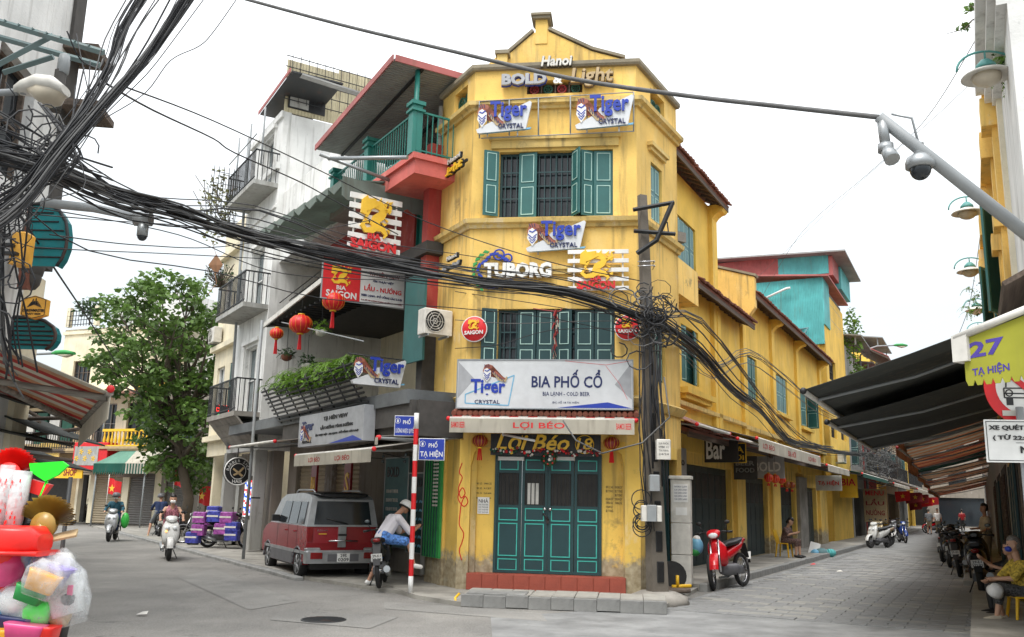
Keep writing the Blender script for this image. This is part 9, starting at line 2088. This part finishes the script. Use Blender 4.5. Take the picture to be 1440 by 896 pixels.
for i,(px,py,r_,m_,lb) in enumerate(((5,785,.10,'plastic_red','red plastic jug at the far left under the basin'),(10,800,.13,'plastic_pink','pink plastic bowl at the left edge'),(8,812,.12,'plastic_red','translucent red bowl below the pink one'),(38,780,.10,'plastic_blue','blue bagged item under the red basin'),(60,785,.06,'plastic_blue','small blue bagged item right of the larger one'),(25,845,.12,'plastic_white','white bagged ball in the middle of the load'),(35,862,.11,'plastic_white','white bagged ball below the other'),(2,850,.15,'sky_blue','light blue tub at the left edge'),(55,862,.10,'plastic_green','green bagged dustpan low in the load'),(75,800,.085,'plastic_white','clear bag of steel cups at the right of the load'),(88,790,.075,'offwhite','upper clear bag of pale cups'),(95,822,.06,'black','black and white gloves hanging at the right'),(100,842,.07,'black','black bag of combs at the right edge of the load'),(85,868,.07,'straw','brown brush bundle low on the right'))):
    c=vp(px,py,-.1+.03*(i%4)); rr=random.Random(i); mb=MB(m_); mb.loft([(c.z-r_*.9,c.x,c.y,r_*.65,r_*.6,2.2),(c.z-r_*.3,c.x+rr.uniform(-.01,.01),c.y,r_*.95,r_*.9,2.6),(c.z+r_*.3,c.x,c.y,r_,r_*.95,2.6),(c.z+r_*.75,c.x+rr.uniform(-.02,.02),c.y,r_*.8,r_*.7,2.2),(c.z+r_*.85,c.x,c.y,r_*.6,r_*.5,2)],14,'z')
    if m_ in('plastic_white','plastic_blue','offwhite','plastic_green'): 
        mb.m('clear_bag'); mb.loft([(c.z-r_*1.1,c.x,c.y,r_*.5,r_*.5),(c.z-r_*.4,c.x,c.y,r_*1.15,r_*1.1,2.2),(c.z+r_*.5,c.x,c.y,r_*1.12,r_*1.1,3),(c.z+r_*1.3,c.x,c.y,r_*.25,r_*.2)],9,'z')
    item(('plastic_jug','plastic_bowl','plastic_bowl','plastic_item','plastic_item','plastic_ball','plastic_ball','plastic_tub','dustpan','cup_bag','cup_bag','gloves','comb_bag','brush_bundle')[i],lb,('jug','bowl','bowl','plastic item','plastic item','ball','ball','tub','dustpan','bag of cups','bag of cups','gloves','bag','brush')[i],mb)
def pbox(px,py,w_,h,d,mat,lb,rot=.0,ry=.3,dy=-.2,bag=True,nm='plastic_box'):
    c=vp(px,py,dy); T_=Matrix.Translation(c)@RZ(rot)@RY(ry); mb=MB(mat,T_); mb.loft([(-h/2,0,0,w_*.42,d*.42,6),(h/2-.02,0,0,w_*.5,d*.5,6),(h/2,0,0,w_*.53,d*.53,6)],20,'z')
    item(nm,lb,'box',mb)
    if bag: mb=MB('clear_bag',T_); rr=random.Random(int(px)); mb.loft([(-h*.8,0,0,w_*.45,d*.4,3),(-h*.2,.01,0,w_*.66,d*.64,3),(h*.5,0,.01,w_*.64,d*.62,4),(h*1.1,rr.uniform(-.03,.03),0,w_*.3,d*.25,2)],18,'z'); item('clear_bag','clear plastic bag round the '+lb.split(' in ')[0],'bag',mb)
pbox(60,818,.21,.13,.16,'plastic_orange','yellow orange plastic box in a clear bag at the front',.3,.35,-.3)
pbox(42,836,.2,.1,.15,'green','green plastic box in the load under the yellow one',.3,.35,-.26,False)
pbox(74,806,.26,.12,.18,'plastic_purple','purple plastic box in a clear bag behind the yellow one',-.3,.25,-.15)
pbox(92,838,.24,.26,.12,'plastic_white','white box in a clear hanging bag at the right of the load',.0,-.3,-.1)
pbox(35,888,.26,.10,.12,'plastic_pink','pink tray in the lowest row of the vendor goods',.1,.1,-.25,False); pbox(20,880,.3,.14,.2,'navy','dark blue crate low at the left of the vendor goods',0,.1,-.1,False); pbox(60,893,.2,.12,.16,'plastic_red','red box at the very bottom of the vendor goods',0,.0,-.2,False); pbox(8,905,.2,.2,.2,'plastic_orange','orange box at the bottom left corner',0,.0,-.2,False); pbox(82,885,.12,.14,.12,'black','black box low at the right of the vendor goods',0,0,-.05,False)
mb=MB('plastic_pink'); c=vp(99,831,-.15); mb.bbox(c.x-.02,c.x+.02,c.y-.01,c.y,c.z-.04,c.z+.04,.003); item('pink_tag','small pink price card on the right of the load','price card',mb)
c=vp(78,762,-.1); mb=MB('tan'); mb.slab([c+V((-.16,0,-.02)),c+V((.14,0,.05)),c+V((.1,.1,.09)),c+V((-.1,.1,.04))],.015); item('rattan_tray','flat tan tray edge under the straw broom','tray',mb)
bpy.data.scenes.remove(TMP)
